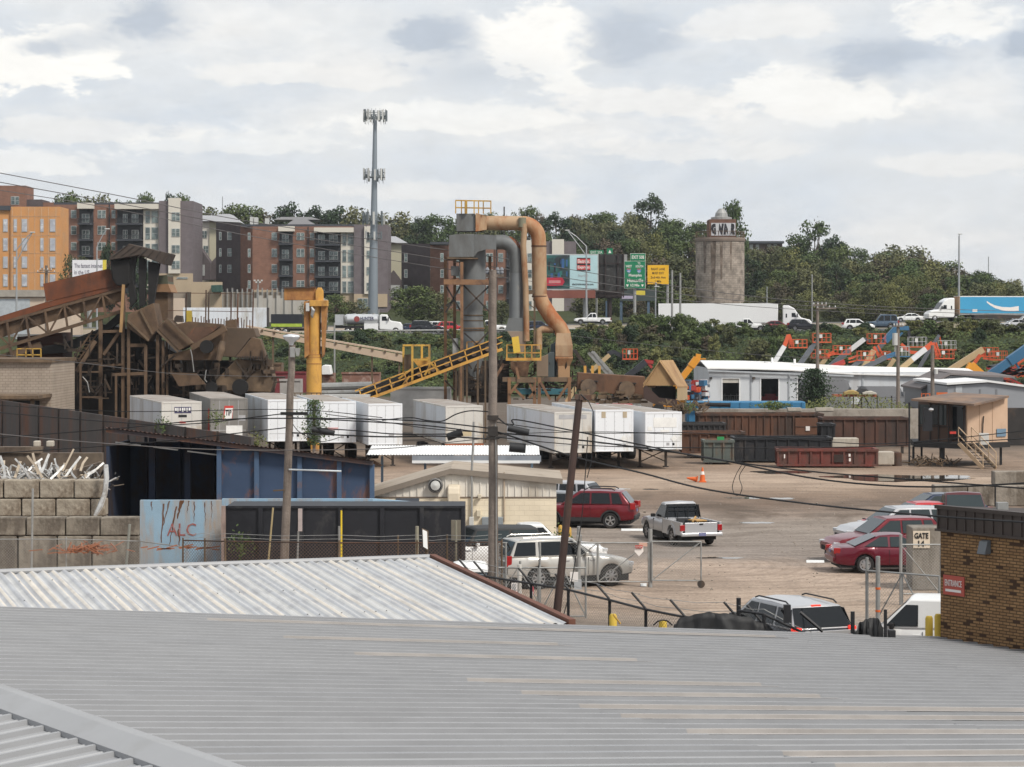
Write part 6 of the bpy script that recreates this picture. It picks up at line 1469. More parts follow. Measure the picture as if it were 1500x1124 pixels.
MB().prism([V((X(1388,D),D,0)),V((X(1560,D),D,0)),V((X(1560,D),D,Z(575,D))),V((X(1447,D),D,Z(561,D))),V((X(1388,D),D,Z(566,D)))],(0,20,0)).build('wall',gsh,gb2)
for a,b in((ev0,ap),(ap,ev1)):
 MB().prism([V((X(a[0],D),D-.3,Z(a[1],D)+.0)),V((X(b[0],D),D-.3,Z(b[1],D)+.0)),V((X(b[0],D),D+20,Z(b[1],D)+.0)),V((X(a[0],D),D+20,Z(a[1],D)+.0))],(0,0,.22)).build('roof',white,gb2)
for px in(1399,1436,1460):MB().bx(X(px,D)-.07,X(px,D)+.07,D-.06,D-.002,0,Z(570,D)).build('panel_joint',MATS['carport_wall'],gb2)
MB().bx(X(1400,D),X(1409,D),D-.05,D-.002,Z(592,D),Z(565,D)).build('light_panel',mat('pale_panel',(.40,.42,.44),.6),gb2)
D=252;gb3=root('grey_shed',(X(1400,D),D,0),'darker grey gabled shed just left of the white-roofed one','building')
MB().prism([V((X(1350,D),D,0)),V((X(1470,D),D,0)),V((X(1470,D),D,Z(552,D))),V((X(1392,D),D,Z(551,D))),V((X(1350,D),D,Z(571,D)))],(0,12,0)).build('wall',mat('dark_grey_sheet',(.135,.14,.15),.6,0,.06,.3),gb3)
MB().prism([V((X(1347,D),D-.3,Z(571,D))),V((X(1392,D),D-.3,Z(549.5,D))),V((X(1392,D),D+12.2,Z(549.5,D))),V((X(1347,D),D+12.2,Z(571,D)))],(0,0,.2)).build('roof',mat('taupe_roof',(.14,.12,.115),.7,0,.1,.3),gb3)
MB().prism([V((X(1392.1,D),D-.3,Z(549.5,D))),V((X(1486,D),D-.3,Z(554,D))),V((X(1486,D),D+12.2,Z(551,D))),V((X(1392.1,D),D+12.2,Z(546,D)))],(0,0,.2)).build('roof',MATS['taupe_roof'],gb3)
single('dark_opening',MB().bx(X(1329,262),X(1347,262),261.5,262,0,Z(570,262)),black,'dark open doorway in the white workshop right of the rounded carport','doorway')
single('orange_fence',MB().bx(X(1372,200),X(1388,200),200,200.1,Z(590,200),Z(575,200)),mat('orange_mesh',(.55,.12,.03),.7,0,.2,6),'bright orange barrier panel above the cabin roof','barrier')
mb=MB()
for px in(1350,1356,1362):mb.bar((X(px,200),200,Z(600,200)),(X(px,200),200,Z(576,200)),.06)
for y in(577,583):mb.bar((X(1350,200),200,Z(y,200)),(X(1362,200),200,Z(y,200)),.06)
single('orange_rail',mb,orange,'thin orange guard rail frame above the cabin roof','rail')
single('dark_machine_shed',MB().bx(X(1470,175),X(1540,175),175,176,0,Z(598,175)),darksteel,'dark open-sided store at the right edge behind the cabin','shed')
def pp(pts,D,dep,mb=None):
 mb=mb or MB();return mb.prism([P(a,b,D)for a,b in pts],(0,dep,0))
def beam(mb,a,b,D,w_,D2=None):
 return mb.bar(P(a[0],a[1],D),P(b[0],b[1],D2 or D),w_,w_)
D=182.0
sh_=root('metal_shredder',(X(200,D),D,0),'huge dusty brown scrap shredder with inclined conveyor and hopper, upper left','shredder')
plate_=mat('dusty_plate',(.118,.074,.044),.85,0,.28,1.4,(.070,.045,.030),.38,.4,.3,bump=.3);hood=mat('hood_sheet',(.062,.047,.038),.85,0,.3,.6,(.12,.085,.06),.3,.6)
belt=mat('belt_black',(.012,.011,.011),.85,0,.3,1)
redrust=mat('red_rust',(.150,.048,.020),.85,0,.25,.5,(.060,.030,.020),.45,.4,.6)
pp([(-40,476),(66,443),(182,413),(183,420),(66,452),(-40,487)],D,2.2).build('conveyor_trough',redrust,sh_)
pp([(63,416),(158,394),(184,400),(183,415),(68,442)],D-.05,.12).build('side_panel',redrust,sh_)
pp([(-40,489),(66,455),(183,422),(183,440),(66,474),(-40,508)],D+.1,.15).build('conveyor_side',plate_,sh_)
tr=MB();top=lambda x:471-(x)*.2667 if False else 472.5+(422-472.5)*x/182;bot=lambda x:511+(455-511)*x/182
beam(tr,(-40,top(-40)+1),(183,top(183)+1),D-.1,.22);beam(tr,(-40,bot(-40)),(183,bot(183)),D-.1,.26)
for i,x in enumerate((-18,10,38,66,94,122,150,178)):
 beam(tr,(x,top(x)),(x+5,bot(x+5)),D-.15,.16);
 if i<7:
  if i%2:beam(tr,(x+5,bot(x+5)),(x+28,top(x+28)),D-.12,.13)
  else:beam(tr,(x,top(x)),(x+33,bot(x+33)),D-.12,.13)
tr.build('truss',plate_,sh_)
tr=MB()
for x in(10,38):beam(tr,(x+4,bot(x)),(x+10,bot(x)+22),D-.1,.2)
beam(tr,(-30,535),(60,505),D+.3,.5);tr.build('hanger',plate_,sh_)
pp([(40,512),(95,502),(150,480),(178,455),(178,470),(140,497),(95,517),(40,520)],D+1,.8).build('return_belt',belt,sh_)
pp([(159,378),(189,357),(247,371),(240,388),(205,374),(162,381)],D-1,4).build('hood',hood,sh_,bevel=.05)
mb=MB()
for k in range(7):beam(mb,(166+k*12,376-k*1.2 if k<3 else 373+k*1.6),(188+k*9.5,358+k*2.0),D-1.05,.05)
mb.build('hood_seam',darksteel,sh_)
pp([(161,381),(190,381),(190,416),(182,420),(170,418),(164,408)],D-.6,3).build('hood_mouth',belt,sh_,bevel=.1)
for pts in([(203,375),(214,380),(212,447),(204,450)],[(217,383),(234,386),(224,452),(217,456)],[(190,378),(201,374),(194,408),(200,440),(191,450),(187,415)]):pp(pts,D-.4,.5).build('hanging_flap',belt,sh_)
beam(MB(),(181,417),(177,487),D-1,.22).build('rail_post',mat('ochre_steel',(.33,.20,.09),.8,0,.2,1),sh_)
pp([(226,405),(246,405),(246,470),(226,470)],D+4,3).build('tower_cabin',plate_,sh_)
pp([(227,404),(245,403),(246,416),(227,416)],D+3.9,3.2).build('tower_window',mat('dull_green',(.085,.09,.06),.7),sh_)
pp([(226,417),(246,416),(251,428),(224,428)],D+3.6,3.5).build('tower_awning',mat('awning_tan',(.26,.15,.08),.8),sh_)
pp([(187,461),(225,444),(232,482),(216,501),(185,479)],D-1.2,3).build('chute',plate_,sh_,bevel=.05)
pp([(229,481),(244,467),(283,503),(262,514)],D-1.0,3).build('chute',plate_,sh_,bevel=.05)
mb=MB()
for a,b in(((229,483),(261,516)),((244,467),(283,503)),((187,470),(218,499)),((205,454),(224,490))):beam(mb,a,b,D-1.3,.14)
mb.build('chute_rib',rustbrown,sh_)
fr=MB()
for x,y0,y1,w_,dd in((147.5,462,640,.28,0),(180.5,425,640,.26,-.5),(188.5,478,640,.22,-.8),(213.5,506,640,.22,-.8),(118,530,640,.16,-1),(170,548,640,.16,-1),(231,490,640,.24,-.5),(239,500,640,.2,-.5),(245,530,640,.16,0)):fr.bar(P(x,y0,D+dd),V((X(x,D+dd),D+dd,0)),w_,w_)
fr.build('column',plate_,sh_)
fr=MB()
for a,b,w_ in(((150,486),(178,485),.22),((186,506),(214,506),.26),((165,549),(215,547),.24),((150,536),(180,534),.16),((118,582),(148,582),.14)):beam(fr,a,b,D-.7,w_)
fr.build('beam',plate_,sh_)
fr=MB()
for a,b,w_ in(((152,520),(174,488),.24),((112,545),(140,500),.30),((213,508),(208,518),.12),((229,482),(262,512),.3),((118,545),(145,545),.12)):beam(fr,a,b,D-.5,w_)
fr.build('brace',plate_,sh_)
mb=pp([(76,545),(110,528),(128,500),(150,475),(200,485),(262,520),(262,660),(76,660)],D+2.0,5);mb.build('shade_backing',mat('shadowed_machine',(.012,.010,.009),.9,0,.4,.6,(.03,.022,.016),.3,.6),sh_)  # near-black slab standing in for the shaded inside of the shredder
pp([(25,494),(92,487),(92,532),(25,532)],D+2,4).build('drive_house',mat('drive_house_brown',(.060,.024,.016),.85,0,.25,.6),sh_)
st=MB()
for k in range(9):st.box(P(108+k*3.6,530-k*5.0,D+1),(.8,.5,.06))
beam(st,(103,532),(136,484),D+.6,.12);beam(st,(112,532),(145,486),D+.6,.12);st.build('stair',plate_,sh_)
yr=MB()
for x in(25,38,48,60):beam(yr,(x,532),(x,511),D-2,.09)
for y in(511,520):beam(yr,(25,y),(60,y),D-2,.09)
yr.build('railing',yellow,sh_)
pp([(240,528),(395,528),(402,600),(240,600)],D+4.2,.5).build('shade_backing',MATS['shadowed_machine'],sh_)  # thin dark backdrop behind the hopper, painted as deep shade
pp([(252,477),(276,471),(326,475),(333,480),(300,500),(283,509),(268,497)],D-.5,.4).build('hopper_rim',plate_,sh_,bevel=.04)
pp([(272,492),(285,480),(322,478),(312,486),(290,500),(281,506)],D-.7,.3).build('hopper_throat',mat('throat_rust',(.10,.055,.035),.85,0,.3,.8,(.28,.10,.04),.25,1.5),sh_)
beam(MB(),(281,510),(331,481),D-1.2,.42).build('hopper_edge',plate_,sh_)
pp([(283,510),(330,482),(326,505),(318,528),(246,528),(246,520)],D-.6,2.5).build('hopper_side',plate_,sh_,bevel=.05)
pp([(330,480),(372,481),(376,494),(366,496),(344,524),(322,522),(322,500)],D+.5,3).build('hopper_back',mat('hopper_back_dust',(.105,.073,.050),.9,0,.3,.5),sh_,bevel=.05)
pp([(344,524),(369,494),(381,497),(391,528)],D-.8,1.5).build('bucket',plate_,sh_,bevel=.06)
te=MB()
for k in range(12):x=346+k*3.9;te.prism([P(x,522,D-.95),P(x+2.6,522,D-.95),P(x+1.3,528.5,D-.95)],(0,.1,0))
te.build('bucket_tooth',darksteel,sh_)
pp([(316,558),(346,526),(392,529),(401,560),(396,575),(318,572)],D-.4,3).build('undercarriage',rustbrown,sh_,bevel=.06)
pp([(250,546),(287,547),(301,563),(262,566)],D-1.6,.25).build('flap_plate',plate_,sh_)
for c,r_,nm in(((303,508),.52,'flywheel'),((352,567),.62,'drive_wheel'),((310,568),.45,'drive_wheel')):
 q=P(c[0],c[1],D-1.2);MB().lathe([(r_*.5,-.25),(r_,-.25),(r_,.25),(r_*.5,.25)],q,20,'Y').build(nm,belt,sh_,smooth=40)
 MB().lathe([(r_*.45,-.30),(r_*.15,-.34),(.001,-.34)],q,14,'Y').build('hub',galv if r_<.6 else duststeel,sh_,smooth=40)
MB().path([P(326,500,D-1.3),P(324,512,D-1.3),P(320,528,D-1.3)],[.22,.30,.22],10).build('hydraulic_ram',duststeel,sh_)
mb=MB();rr=random.Random(31)
for i in range(260):
 px=rr.uniform(95,400);y=rr.uniform(505,585)
 if px<250 or y>528:
  a=P(px,y,D-.9+rr.uniform(0,2));ang=rr.choice([0,1.57,rr.uniform(0,3.1)]);l=rr.uniform(.4,1.8)
  mb.bar(a,a+V((math.cos(ang)*l,rr.uniform(-.3,.3),math.sin(ang)*l)),rr.uniform(.05,.16))
for i in range(40):
 a=P(rr.uniform(255,395),rr.uniform(528,582),D-.6+rr.uniform(0,1.5));mb.box(a,(rr.uniform(.3,1.2),.5,rr.uniform(.2,.7)),rr.uniform(0,1))
tag(mb.build('machine_clutter',mat('clutter_dark',(.040,.028,.020),.9,0,.4,.8,(.10,.065,.04),.25,.8),sh_),kind='stuff')
rd_=MB()
for x,y0 in((273,430),(302,425),(306,428),(339,428),(348.5,430),(371,428)):beam(rd_,(x,y0),(x-1,480),D+2,.10)
for y in(429,455):beam(rd_,(245,y),(371,y+2),D+2,.05)
rr=random.Random(3)
for k in range(22):x=282+k*4.2;beam(rd_,(x,466+rr.uniform(-3,3)),(x+rr.uniform(-1,1),484),D+2,.07)
rd_.build('rebar_frame',rust,sh_)
pp([(273,455),(280,455),(281,472),(273,472)],D+1.8,.5).build('yellow_box',mat('box_yellow',(.45,.33,.05),.7),sh_)
pp([(330,482),(330,470),(345,468),(346,482)],D+1,1).build('bracket',plate_,sh_)
pp([(255,466),(258,462),(266,463),(267,472),(255,472)],D+1,1).build('bracket',hood,sh_)
mb=MB()
for(a,b,c)in(((279,512),(281,520),(284,545)),((302,542),(300,556),(303,560)),((121,552),(128,560),(131,575))):mb.path([P(*a,D-2),P(*b,D-2),P(*c,D-2)],.04,5)
mb.build('silver_hose',galv,sh_)
D=168.0;yc=root('column_crane',(X(460,D),D,0),'yellow column crane with short rusty arm behind the trailers','crane')
ycm=mat('crane_yellow',(.56,.30,.062),.6,0,.14,.8,(.30,.15,.05),.36,.8,.6);ycd=mat('crane_ochre',(.36,.17,.05),.7,0,.15,.7,(.20,.08,.03),.4,.8,.5)
MB().tube((X(460,D),D,0),P(460,520,D),.55,n=20).build('column',ycm,yc,smooth=40)
MB().tube(P(460,519.5,D),P(461,447,D),.46,n=20).build('upper_column',ycm,yc,smooth=40)
for y in(519.5,523.5,533):MB().tube(P(460,y+.6,D),P(460,y-.6,D),.565,n=20).build('column_band',ycd,yc)
for pts in([(445,442),(452,441),(453,520),(446,525)],[(470,446),(479,443),(474,520),(472,524)]):pp(pts,D-.5,1.2).build('side_plate',ycd,yc,bevel=.02)
pp([(453,440),(479,440),(479,449),(453,449)],D-.75,1.5).build('head_plate',ycm,yc,bevel=.03)
mb=MB().loft([[P(462,443,D-.4+.9*k)if j==0 else P(a,b,D-.4+.9*k)for j,(a,b)in enumerate(((462,443),(462,427),(465,421.5),(471,421.5),(474,427),(474,443)))]for k in(0,1)]);mb.build('head',ycm,yc,bevel=.04)
pp([(416,422.5),(462,421.5),(462,440),(416,440)],D-.2,.6).build('arm',ycd,yc,bevel=.03);pp([(415,421),(462,420),(462,422),(415,423)],D-.35,.9).build('arm_flange',rust,yc)
pp([(448,444),(453,444),(453,456),(448,456)],D-.8,.28).build('junction_box',paleware,yc)
MB().path([P(456,450,D-.8),P(459,455,D-.8),P(457,462,D-.8),P(458,466,D-.8)],[.08,.16,.12,.05],6).build('lamp_bracket',galv,yc)
mb=MB()
for y in(576,586):mb.bar(P(425,y,D-1.5),P(470,y,D-1.5),.08)
for x in(425,432,440,448,456,464,470):mb.bar(P(x,576,D-1.5),P(x,588,D-1.5),.07)
mb.build('guard_rail',rustbrown,yc)
D=205.0;cv=root('conveyor',(X(480,D),D,0),'long cream conveyor sloping down to the yellow frame','conveyor')
ccm=mat('conveyor_cream',(.50,.38,.28),.7,0,.10,.5,(.36,.26,.18),.3,.5)
pp([(360,486),(590,531),(590,520),(360,480.5)],D,.3).build('side_beam',ccm,cv)
pp([(360,479),(590,518.5),(590,516),(360,476.5)],D,1.4).build('top_rail',ccm,cv)
mb=MB()
for k in range(13):x=366+k*18;y=478.5+(x-360)*.1717;beam(mb,(x,y),(x,y+3.5),D-.02,.16)
mb.build('rail_post',rustbrown,cv)
mb=MB()
for x,y in((400,492),(470,505),(545,520),(585,528)):mb.bar(P(x,y,D+.3),V((X(x,D+.3),D+.3,0)),.16)
mb.build('support',rustbrown,cv)
D=178.0;yf=root('feed_frame',(X(612,D),D,0),'small yellow steel frame tower over the foot of the black conveyor','frame')
mb=MB()
for x,y0,y1,dd in((591,508,553,1.5),(604,505,560,0),(618,507,545,1.5),(629,505,548,0)):beam(mb,(x,y0),(x,y1),D+dd,.16)
for y,x0,x1 in((506,590,630),(527,603,630)):beam(mb,(x0,y),(x1,y),D,.14)
for a,b in(((600,551),(588,567)),((604,540),(584,555)),((629,530),(645,546)),((629,538),(622,550))):beam(mb,a,b,D,.15)
mb.build('frame',yellow,yf)
pp([(592,520),(604,519),(604,541),(592,542)],D+.4,.9).build('shield',rustbrown,yf)
pp([(605,528),(628,523),(626,536),(613,538)],D+.4,1.2).build('chute',ycm,yf)
for x in(593,):
 pass
wc=root('conveyor',(X(620,D),D,0),'black inclined conveyor with yellow walkway rails rising to the grey cyclone','conveyor')
pp([(505,583),(555,562),(728,496),(735,503),(728,515),(560,577),(540,590)],D+.8,1.2).build('belt',belt,wc)
wk_=MB();lo=lambda x:592+(x-520)*(-.372);hi=lambda x:lo(x)-18
beam(wk_,(520,592),(736,511.6),D-.4,.22);wk_.build('walkway',yellow,wk)if False else wk_.build('walkway',ycm,wc)
wk_=MB()
for off in(-10,-19):beam(wk_,(520,592+off),(736,511.6+off),D-.4,.09)
for k in range(10):x=530+k*22;beam(wk_,(x+1,lo(x)),(x-4,lo(x)-19),D-.4,.09)
wk_.build('handrail',ycm,wc)
for k in range(9):x=548+k*20;MB().lathe([(.2,-.15),(.2,.15)],P(x+6,lo(x)-11,D+.6),10,'Y').build('roller',duststeel,wc)
mb=MB()
for x in(668,673,678,684,700,711):mb.bar(P(x,lo(x)-2,D+1),V((X(x,D+1),D+1,0)),.14)
mb.build('support',rustbrown,wc)
D=186.0;cy=root('dust_cyclone',(X(735,D),D,0),'tall grey dust cyclone with big rust-streaked tan duct bending down on its right','dust collector')
cg=mat('cyclone_grey',(.150,.158,.160),.6,.1,.10,.4,(.105,.105,.10),.35,.5,.6);ct=mat('duct_tan',(.37,.25,.15),.65,.05,.14,.7,(.25,.105,.042),.42,.55,.55);ctr=mat('duct_rusted',(.37,.22,.115),.7,0,.12,.5,(.30,.10,.032),.52,.5,.45)
m2p=F/D
def duct(name,pts,r,m,n=20,smooth=50,dd=0):return MB().path([P(a,b,D+dd)for a,b in pts],r,n).build(name,m,cy,smooth=smooth)
def arc(cx,cy_,rx,ry,a0,a1,n=10):return[(cx+rx*math.cos(R(a0+(a1-a0)*i/n)),cy_-ry*math.sin(R(a0+(a1-a0)*i/n)))for i in range(n+1)]
r10=10.6/m2p
pp([(668.5,313),(696,313),(696,339),(668.5,339)],D-.9,1.8).build('top_box',cg,cy,bevel=.03)
MB().loft([[V((X(697,D),D+1.1*a,Z(326.5+13.5*b,D)))for a,b in((-1,-1),(1,-1),(1,1),(-1,1))],[V((X(713,D),D+.6*a,Z(327+10*b,D)))for a,b in((-1,-1),(1,-1),(1,1),(-1,1))]]).build('transition',ct,cy)
duct('top_duct',[(711,327),(740,327),(765,327.5)],r10,ct)
duct('elbow',[(765,327.5)]+arc(766,350.5,23,23,90,0)[1:]+[(789.5,362)],r10*1.02,ctr)
duct('down_duct',[(789.5,361),(790,400),(790.5,436)],r10*1.02,ct)
MB().tube(P(789.5,361.4,D),P(789.5,360,D),r10*1.1,n=20).build('flange',rust,cy);MB().tube(P(790.5,435,D),P(790.5,433.5,D),r10*1.1,n=20).build('flange',rust,cy)
duct('slant_duct',[(790.5,434),(794,444),(806,463),(820,480),(825,490),(825.5,503)],r10*1.05,ctr)
MB().loft([[V((X(cx+hw*a,D),D+b*dp,Z(y,D)))for a,b in((-1,-1),(1,-1),(1,1),(-1,1))]for cx,y,hw,dp in((825,488,10,.6),(826,506,12.5,.8),(826,522,12.5,.8))]).build('outlet_box',ct,cy)
MB().loft([[V((X(826+hw*a,D),D+b*dp,Z(y,D)))for a,b in((-1,-1),(1,-1),(1,1),(-1,1))]for y,hw,dp in((522.5,13,.85),(525,13,.85),(536,8.5,.6),(553,8.5,.6))]).build('outlet_cone',ctr,cy)
duct('side_pipe',[(789,512),(789,490),(790,485),(794,482.5),(826,483)],5.3/m2p,ct,14)
MB().tube(P(811,483,D-.05),P(826,483,D-.05),.30,n=14).build('pipe_collar',belt,cy)
duct('thin_pipe',[(767,328),(768,338),(766.5,360),(770,420),(771.5,500)],4.3/m2p,ct,12,dd=-.7)
duct('pipe_cap',[(765,319),(765,333)],5.6/m2p,mat('cap_green_grey',(.20,.19,.13),.7),12,dd=-.62)
pp([(657.5,345),(672,343),(694,343),(694,377),(657.5,377)],D-1.2,2.4).build('inlet_box',cg,cy,bevel=.03)
MB().loft([[P(x,y,D+dd)for y,dd in((a,-.9),(b,-.9),(b,.9),(a,.9))]for x,a,b in((694.2,343,377),(700,343.5,369),(712,344,365.5),(727,345,365.5))]).build('inlet_duct',cg,cy)
duct('grey_elbow',[(726,355),(736,355)]+arc(736,377,20.5,22,90,0)[1:]+[(757,386),(757,400)],10.8/m2p,cg)
duct('grey_down_duct',[(757,399),(756.5,430),(756,466)],10.4/m2p,mat('duct_grey_worn',(.17,.18,.185),.6,.05,.10,.5,(.38,.33,.25),.26,.9,.3))
rp_=MB();a_=arc(736,377,20.5,22,70,8,8);n=len(a_)
for i,(x,y)in enumerate(a_):
 t=V((x-736,-(y-377))).normalized()if False else V(((x-736),0,-(y-377))).normalized()
 rr_=10.8/m2p+.012;wd=.30*math.sin(math.pi*(i+.6)/(n+.2))
 for k in(-1,0,1):
  dv=(t*math.cos(.45+k*wd*1.7)+V((0,-1,0))*math.sin(.45+k*wd*1.7));rp_.v.append(P(x,y,D)+dv*rr_)
for i in range(n-1):
 for k in(0,1):rp_.f.append([i*3+k,i*3+k+1,i*3+k+4,i*3+k+3]);rp_.mi.append(0)
rp_.build('rust_patch',mat('rust_patch_paint',(.20,.065,.025),.85,0,.3,1.5),cy)
MB().loft([[V((X(cx+hw*a,D),D+b*.7,Z(y,D)))for a,b in((-1,-1),(1,-1),(1,1),(-1,1))]for cx,y,hw in((755.5,466,10.5),(755,474,12),(754.5,485,15.5))]).build('reducer',cg,cy)
MB().loft([[V((X(cx+hw*a,D),D+b*.7,Z(y,D)))for a,b in((-1,-1),(1,-1),(1,1),(-1,1))]for cx,y,hw in((758,485.5,15),(762,500,9),(762,518,4))]).build('discharge_cone',mat('cone_tan',(.25,.19,.145),.7,0,.15,.6),cy)
cx_=X(692,D+.8);yb_=D+.8
prof=[(19.5/m2p,Z(365,D)),(19.5/m2p,Z(414,D)),(19/m2p,Z(420,D)),(15/m2p,Z(455,D)),(15/m2p,Z(462,D)),(17.5/m2p,Z(490,D)),(17.5/m2p,Z(520,D)),(10/m2p,Z(556,D))]
MB().lathe([(r,z)for r,z in prof],(cx_,yb_,0),28).build('vessel',cg,cy,smooth=40)
for y in(462,470,481,484):MB().lathe([(16.2/m2p+(.1 if y>478 else 0),Z(y+.7,D)),(16.6/m2p+(.1 if y>478 else 0),Z(y-.7,D))],(cx_,yb_,0),28).build('vessel_band',rustbrown if y!=481 else ct,cy)
pp([(660.5,390),(672,390),(672,404),(660.5,404)],D-1.0,1).build('side_box',cg,cy,bevel=.03)
pp([(663,496),(671,496),(671,520),(663,520)],D-1.2,.5).build('ladder_cage',galv,cy)
fr=MB()
for x,dd in((652.5,1.8),(676.5,-1.4),(717.5,1.8),(666,2.6)):fr.bar(P(x,376 if x!=676.5 else 384,D+dd),V((X(x,D+dd),D+dd,0)),.24)
fr.build('frame_post',mat('frame_rust_tan',(.23,.125,.065),.8,0,.25,.7,(.10,.055,.04),.4,.8),cy)
fr=MB();beam(fr,(650,413),(722,414),D-1.4,.42);beam(fr,(652,414),(666,410),D+1.5,.3);beam(fr,(652,527),(676,532),D-1.3,.25)
fr.build('frame_beam',MATS['frame_rust_tan'],cy)
fr=MB()
for a,b in(((653,458),(674,420)),((654,420),(675,456)),((679,418),(716,456)),((716,420),(680,454)),((654,485),(676,515)),((680,488),(716,520)),((716,486),(684,520)),((653,448),(666,440))):beam(fr,a,b,D-1.2,.13)
fr.build('frame_brace',darksteel,cy)
pl=MB().prism([P(655,377,D-1.6),P(700,378,D-1.6),P(700,379.5,D-1.6),P(655,379.5,D-1.6)],(0,3,0));pl.build('platform',rustbrown,cy)
yr=MB()
for k,x in enumerate((667.5,676,683,694.5,701,708,719)):yr.bar(P(x,313,D-1 if k%2 else D+1),P(x,294,D-1 if k%2 else D+1),.09)
for y in(294,304.5):yr.bar(P(667,y,D-1),P(719,y+1,D-1),.08);yr.bar(P(667,y-.5,D+1),P(719,y+.5,D+1),.07)
yr.bar(P(682.5,313,D-1.1),P(682.5,295,D-1.1),.22);yr.build('top_railing',yellow,cy)
for x0,x1 in((664,697),(684,786)):pass
yr=MB()
for x in(742.5,769,779,792):yr.bar(P(x,527,D-2.2),P(x,505.5,D-2.2),.10)
for y in(505.5,517):yr.bar(P(742,y,D-2.2),P(792,y,D-2.2),.09)
yr.bar(P(741,526.5,D-2.2),P(793,526.5,D-2.2),.22);yr.bar(P(684,501,D-1),P(704,501,D-1),.09);yr.bar(P(684,514,D-1),P(704,510,D-1),.09);yr.bar(P(684,501,D-1),P(684,514,D-1),.09);yr.bar(P(695,501,D-1),P(695,511,D-1),.09)
yr.build('platform_railing',ycm,cy)
pp([(749.5,494.5),(759.5,492.5),(762.5,515.5),(752.5,518)],D-2.6,.15).build('yellow_panel',mat('panel_yellow',(.68,.45,.06),.6,0,.1,2),cy)
mb=MB()
for x in(746,783,790,834):mb.bar(P(x,553,D-1.8),V((X(x,D-1.8),D-1.8,0)),.26)
mb.build('skid_leg',MATS['frame_rust_tan'],cy)
mb=MB()
for a,b in(((747,577),(761,558)),((783,577),(774,558)),((768,584),(754,570)),((775,583),(785,572)),((792,560),(806,586)),((834,560),(815,588)),((755,531),(760,556)),((738,533),(722,560))):beam(mb,a,b,D-1.9,.20)
mb.build('skid_brace',MATS['frame_rust_tan'],cy)
mb=MB();beam(mb,(736,556),(838,556),D-1.7,.35);beam(mb,(757,558),(784,558),D-1.95,.28);mb.build('skid_beam',duststeel,cy)
pp([(757,570),(833,570),(833,578),(757,578)],D-.5,2).build('blue_base',mat('teal_base',(.045,.16,.20),.6,0,.2,.6),cy)
pp([(799,553),(799,530)]+[(808-9*math.cos(R(18*k)),530-14*math.sin(R(18*k)))for k in range(1,6)]+[(812,516),(812,553)],D-.9,1.6).build('blower',mat('blower_teal_grey',(.055,.07,.075),.6,0,.2,.7),cy,bevel=.04)
pp([(786,526),(803,519),(803,552),(786,552)],D-1.5,1).build('blower_inlet',mat('inlet_brown_grey',(.20,.145,.10),.75,0,.2,.6),cy,bevel=.03)
pp([(807,505),(816,500),(816,553),(804,553)],D-.2,1).build('blower_duct',mat('blower_teal_grey2',(.06,.08,.09),.6,0,.2,.7),cy)
pp([(748,530),(776,530),(773,552),(758,552),(748,540)],D-1.2,1.6).build('rotary_valve',mat('valve_rust',(.22,.13,.075),.8,0,.3,1,(.10,.05,.03),.45,1),cy)
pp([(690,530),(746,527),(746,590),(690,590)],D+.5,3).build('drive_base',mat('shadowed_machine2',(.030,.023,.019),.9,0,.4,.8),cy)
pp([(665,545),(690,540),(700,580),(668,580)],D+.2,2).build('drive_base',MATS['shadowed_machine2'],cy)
mb=MB();rr=random.Random(41)
for i in range(150):
 px=rr.uniform(665,845);y=rr.uniform(532,588);a=P(px,y,D-.8+rr.uniform(0,1.5));ang=rr.choice([0,1.57,rr.uniform(0,3.1)]);l=rr.uniform(.3,1.3)
 mb.bar(a,a+V((math.cos(ang)*l,rr.uniform(-.3,.3),math.sin(ang)*l)),rr.uniform(.05,.14))
tag(mb.build('machine_clutter',MATS['clutter_dark'],cy),kind='stuff')
mb=MB()
for x in(783,):mb.bar(P(x,432,D-.3),P(x,540,D-.3),.16)
mb.bar(P(768,430,D-.3),P(785,427,D-.3),.3);mb.bar(P(768,455,D-.3),P(783,470,D-.3),.08);mb.bar(P(768,440,D-.3),P(783,452,D-.3),.08);mb.build('pipe_support',rustbrown,cy)
D=180;dm=root('drum_mill',(X(895,D),D,0),'long brown steel mill casing with two round drums, right of the grey cyclone','machine')
pp([(846,546),(880,548),(945,552),(945,585),(846,570)],D,2.4).build('casing',mat('mill_brown',(.135,.070,.040),.85,0,.2,.5,(.08,.045,.03),.4,.6,.4),dm,bevel=.05)
for c in((862,567),(918,570)):
 q=P(c[0],c[1],D-.2);MB().lathe([(.45,-.2),(.55,-.3),(.62,-.1),(.62,.3)],q,22,'Y').build('drum',duststeel,dm,smooth=40);MB().lathe([(.30,-.34),(.10,-.38),(.001,-.38)],q,14,'Y').build('hub',darksteel,dm)
 pp([(c[0]-10,c[1]-10),(c[0]+14,c[1]-9),(c[0]+14,c[1]-7),(c[0]-10,c[1]-8)],D-.35,.3).build('drum_lintel',darksteel,dm)
mb=MB();rr=random.Random(6)
for i in range(80):
 a=P(rr.uniform(848,945),rr.uniform(573,590),D-.5+rr.uniform(0,1));mb.box(a,(rr.uniform(.2,1),.4,rr.uniform(.1,.35)))
tag(mb.build('machine_clutter',rustbrown,dm),kind='stuff')
for x in(857,868,878):beam(MB(),(x,548),(x,536),D+.5,.2).build('yellow_stub',ycm,dm)
hdm=root('tan_hood',(X(975,D),D,0),'tan steel gable-shaped hood open below, between mill casing and white workshop','hood')
hm=mat('hood_tan',(.36,.225,.105),.7,0,.10,.5,(.24,.13,.06),.35,.6,.7);D=176
pp([(942,562),(966,529),(969,529),(992,565),(943,565)],D,.12).build('gable',hm,hdm)
MB().prism([P(966,528,D-.2),P(986,527.5,D+3.4),P(1008,566,D+3.4),P(992,566,D-.2)],(0,0,-.1)).build('roof',hm,hdm)
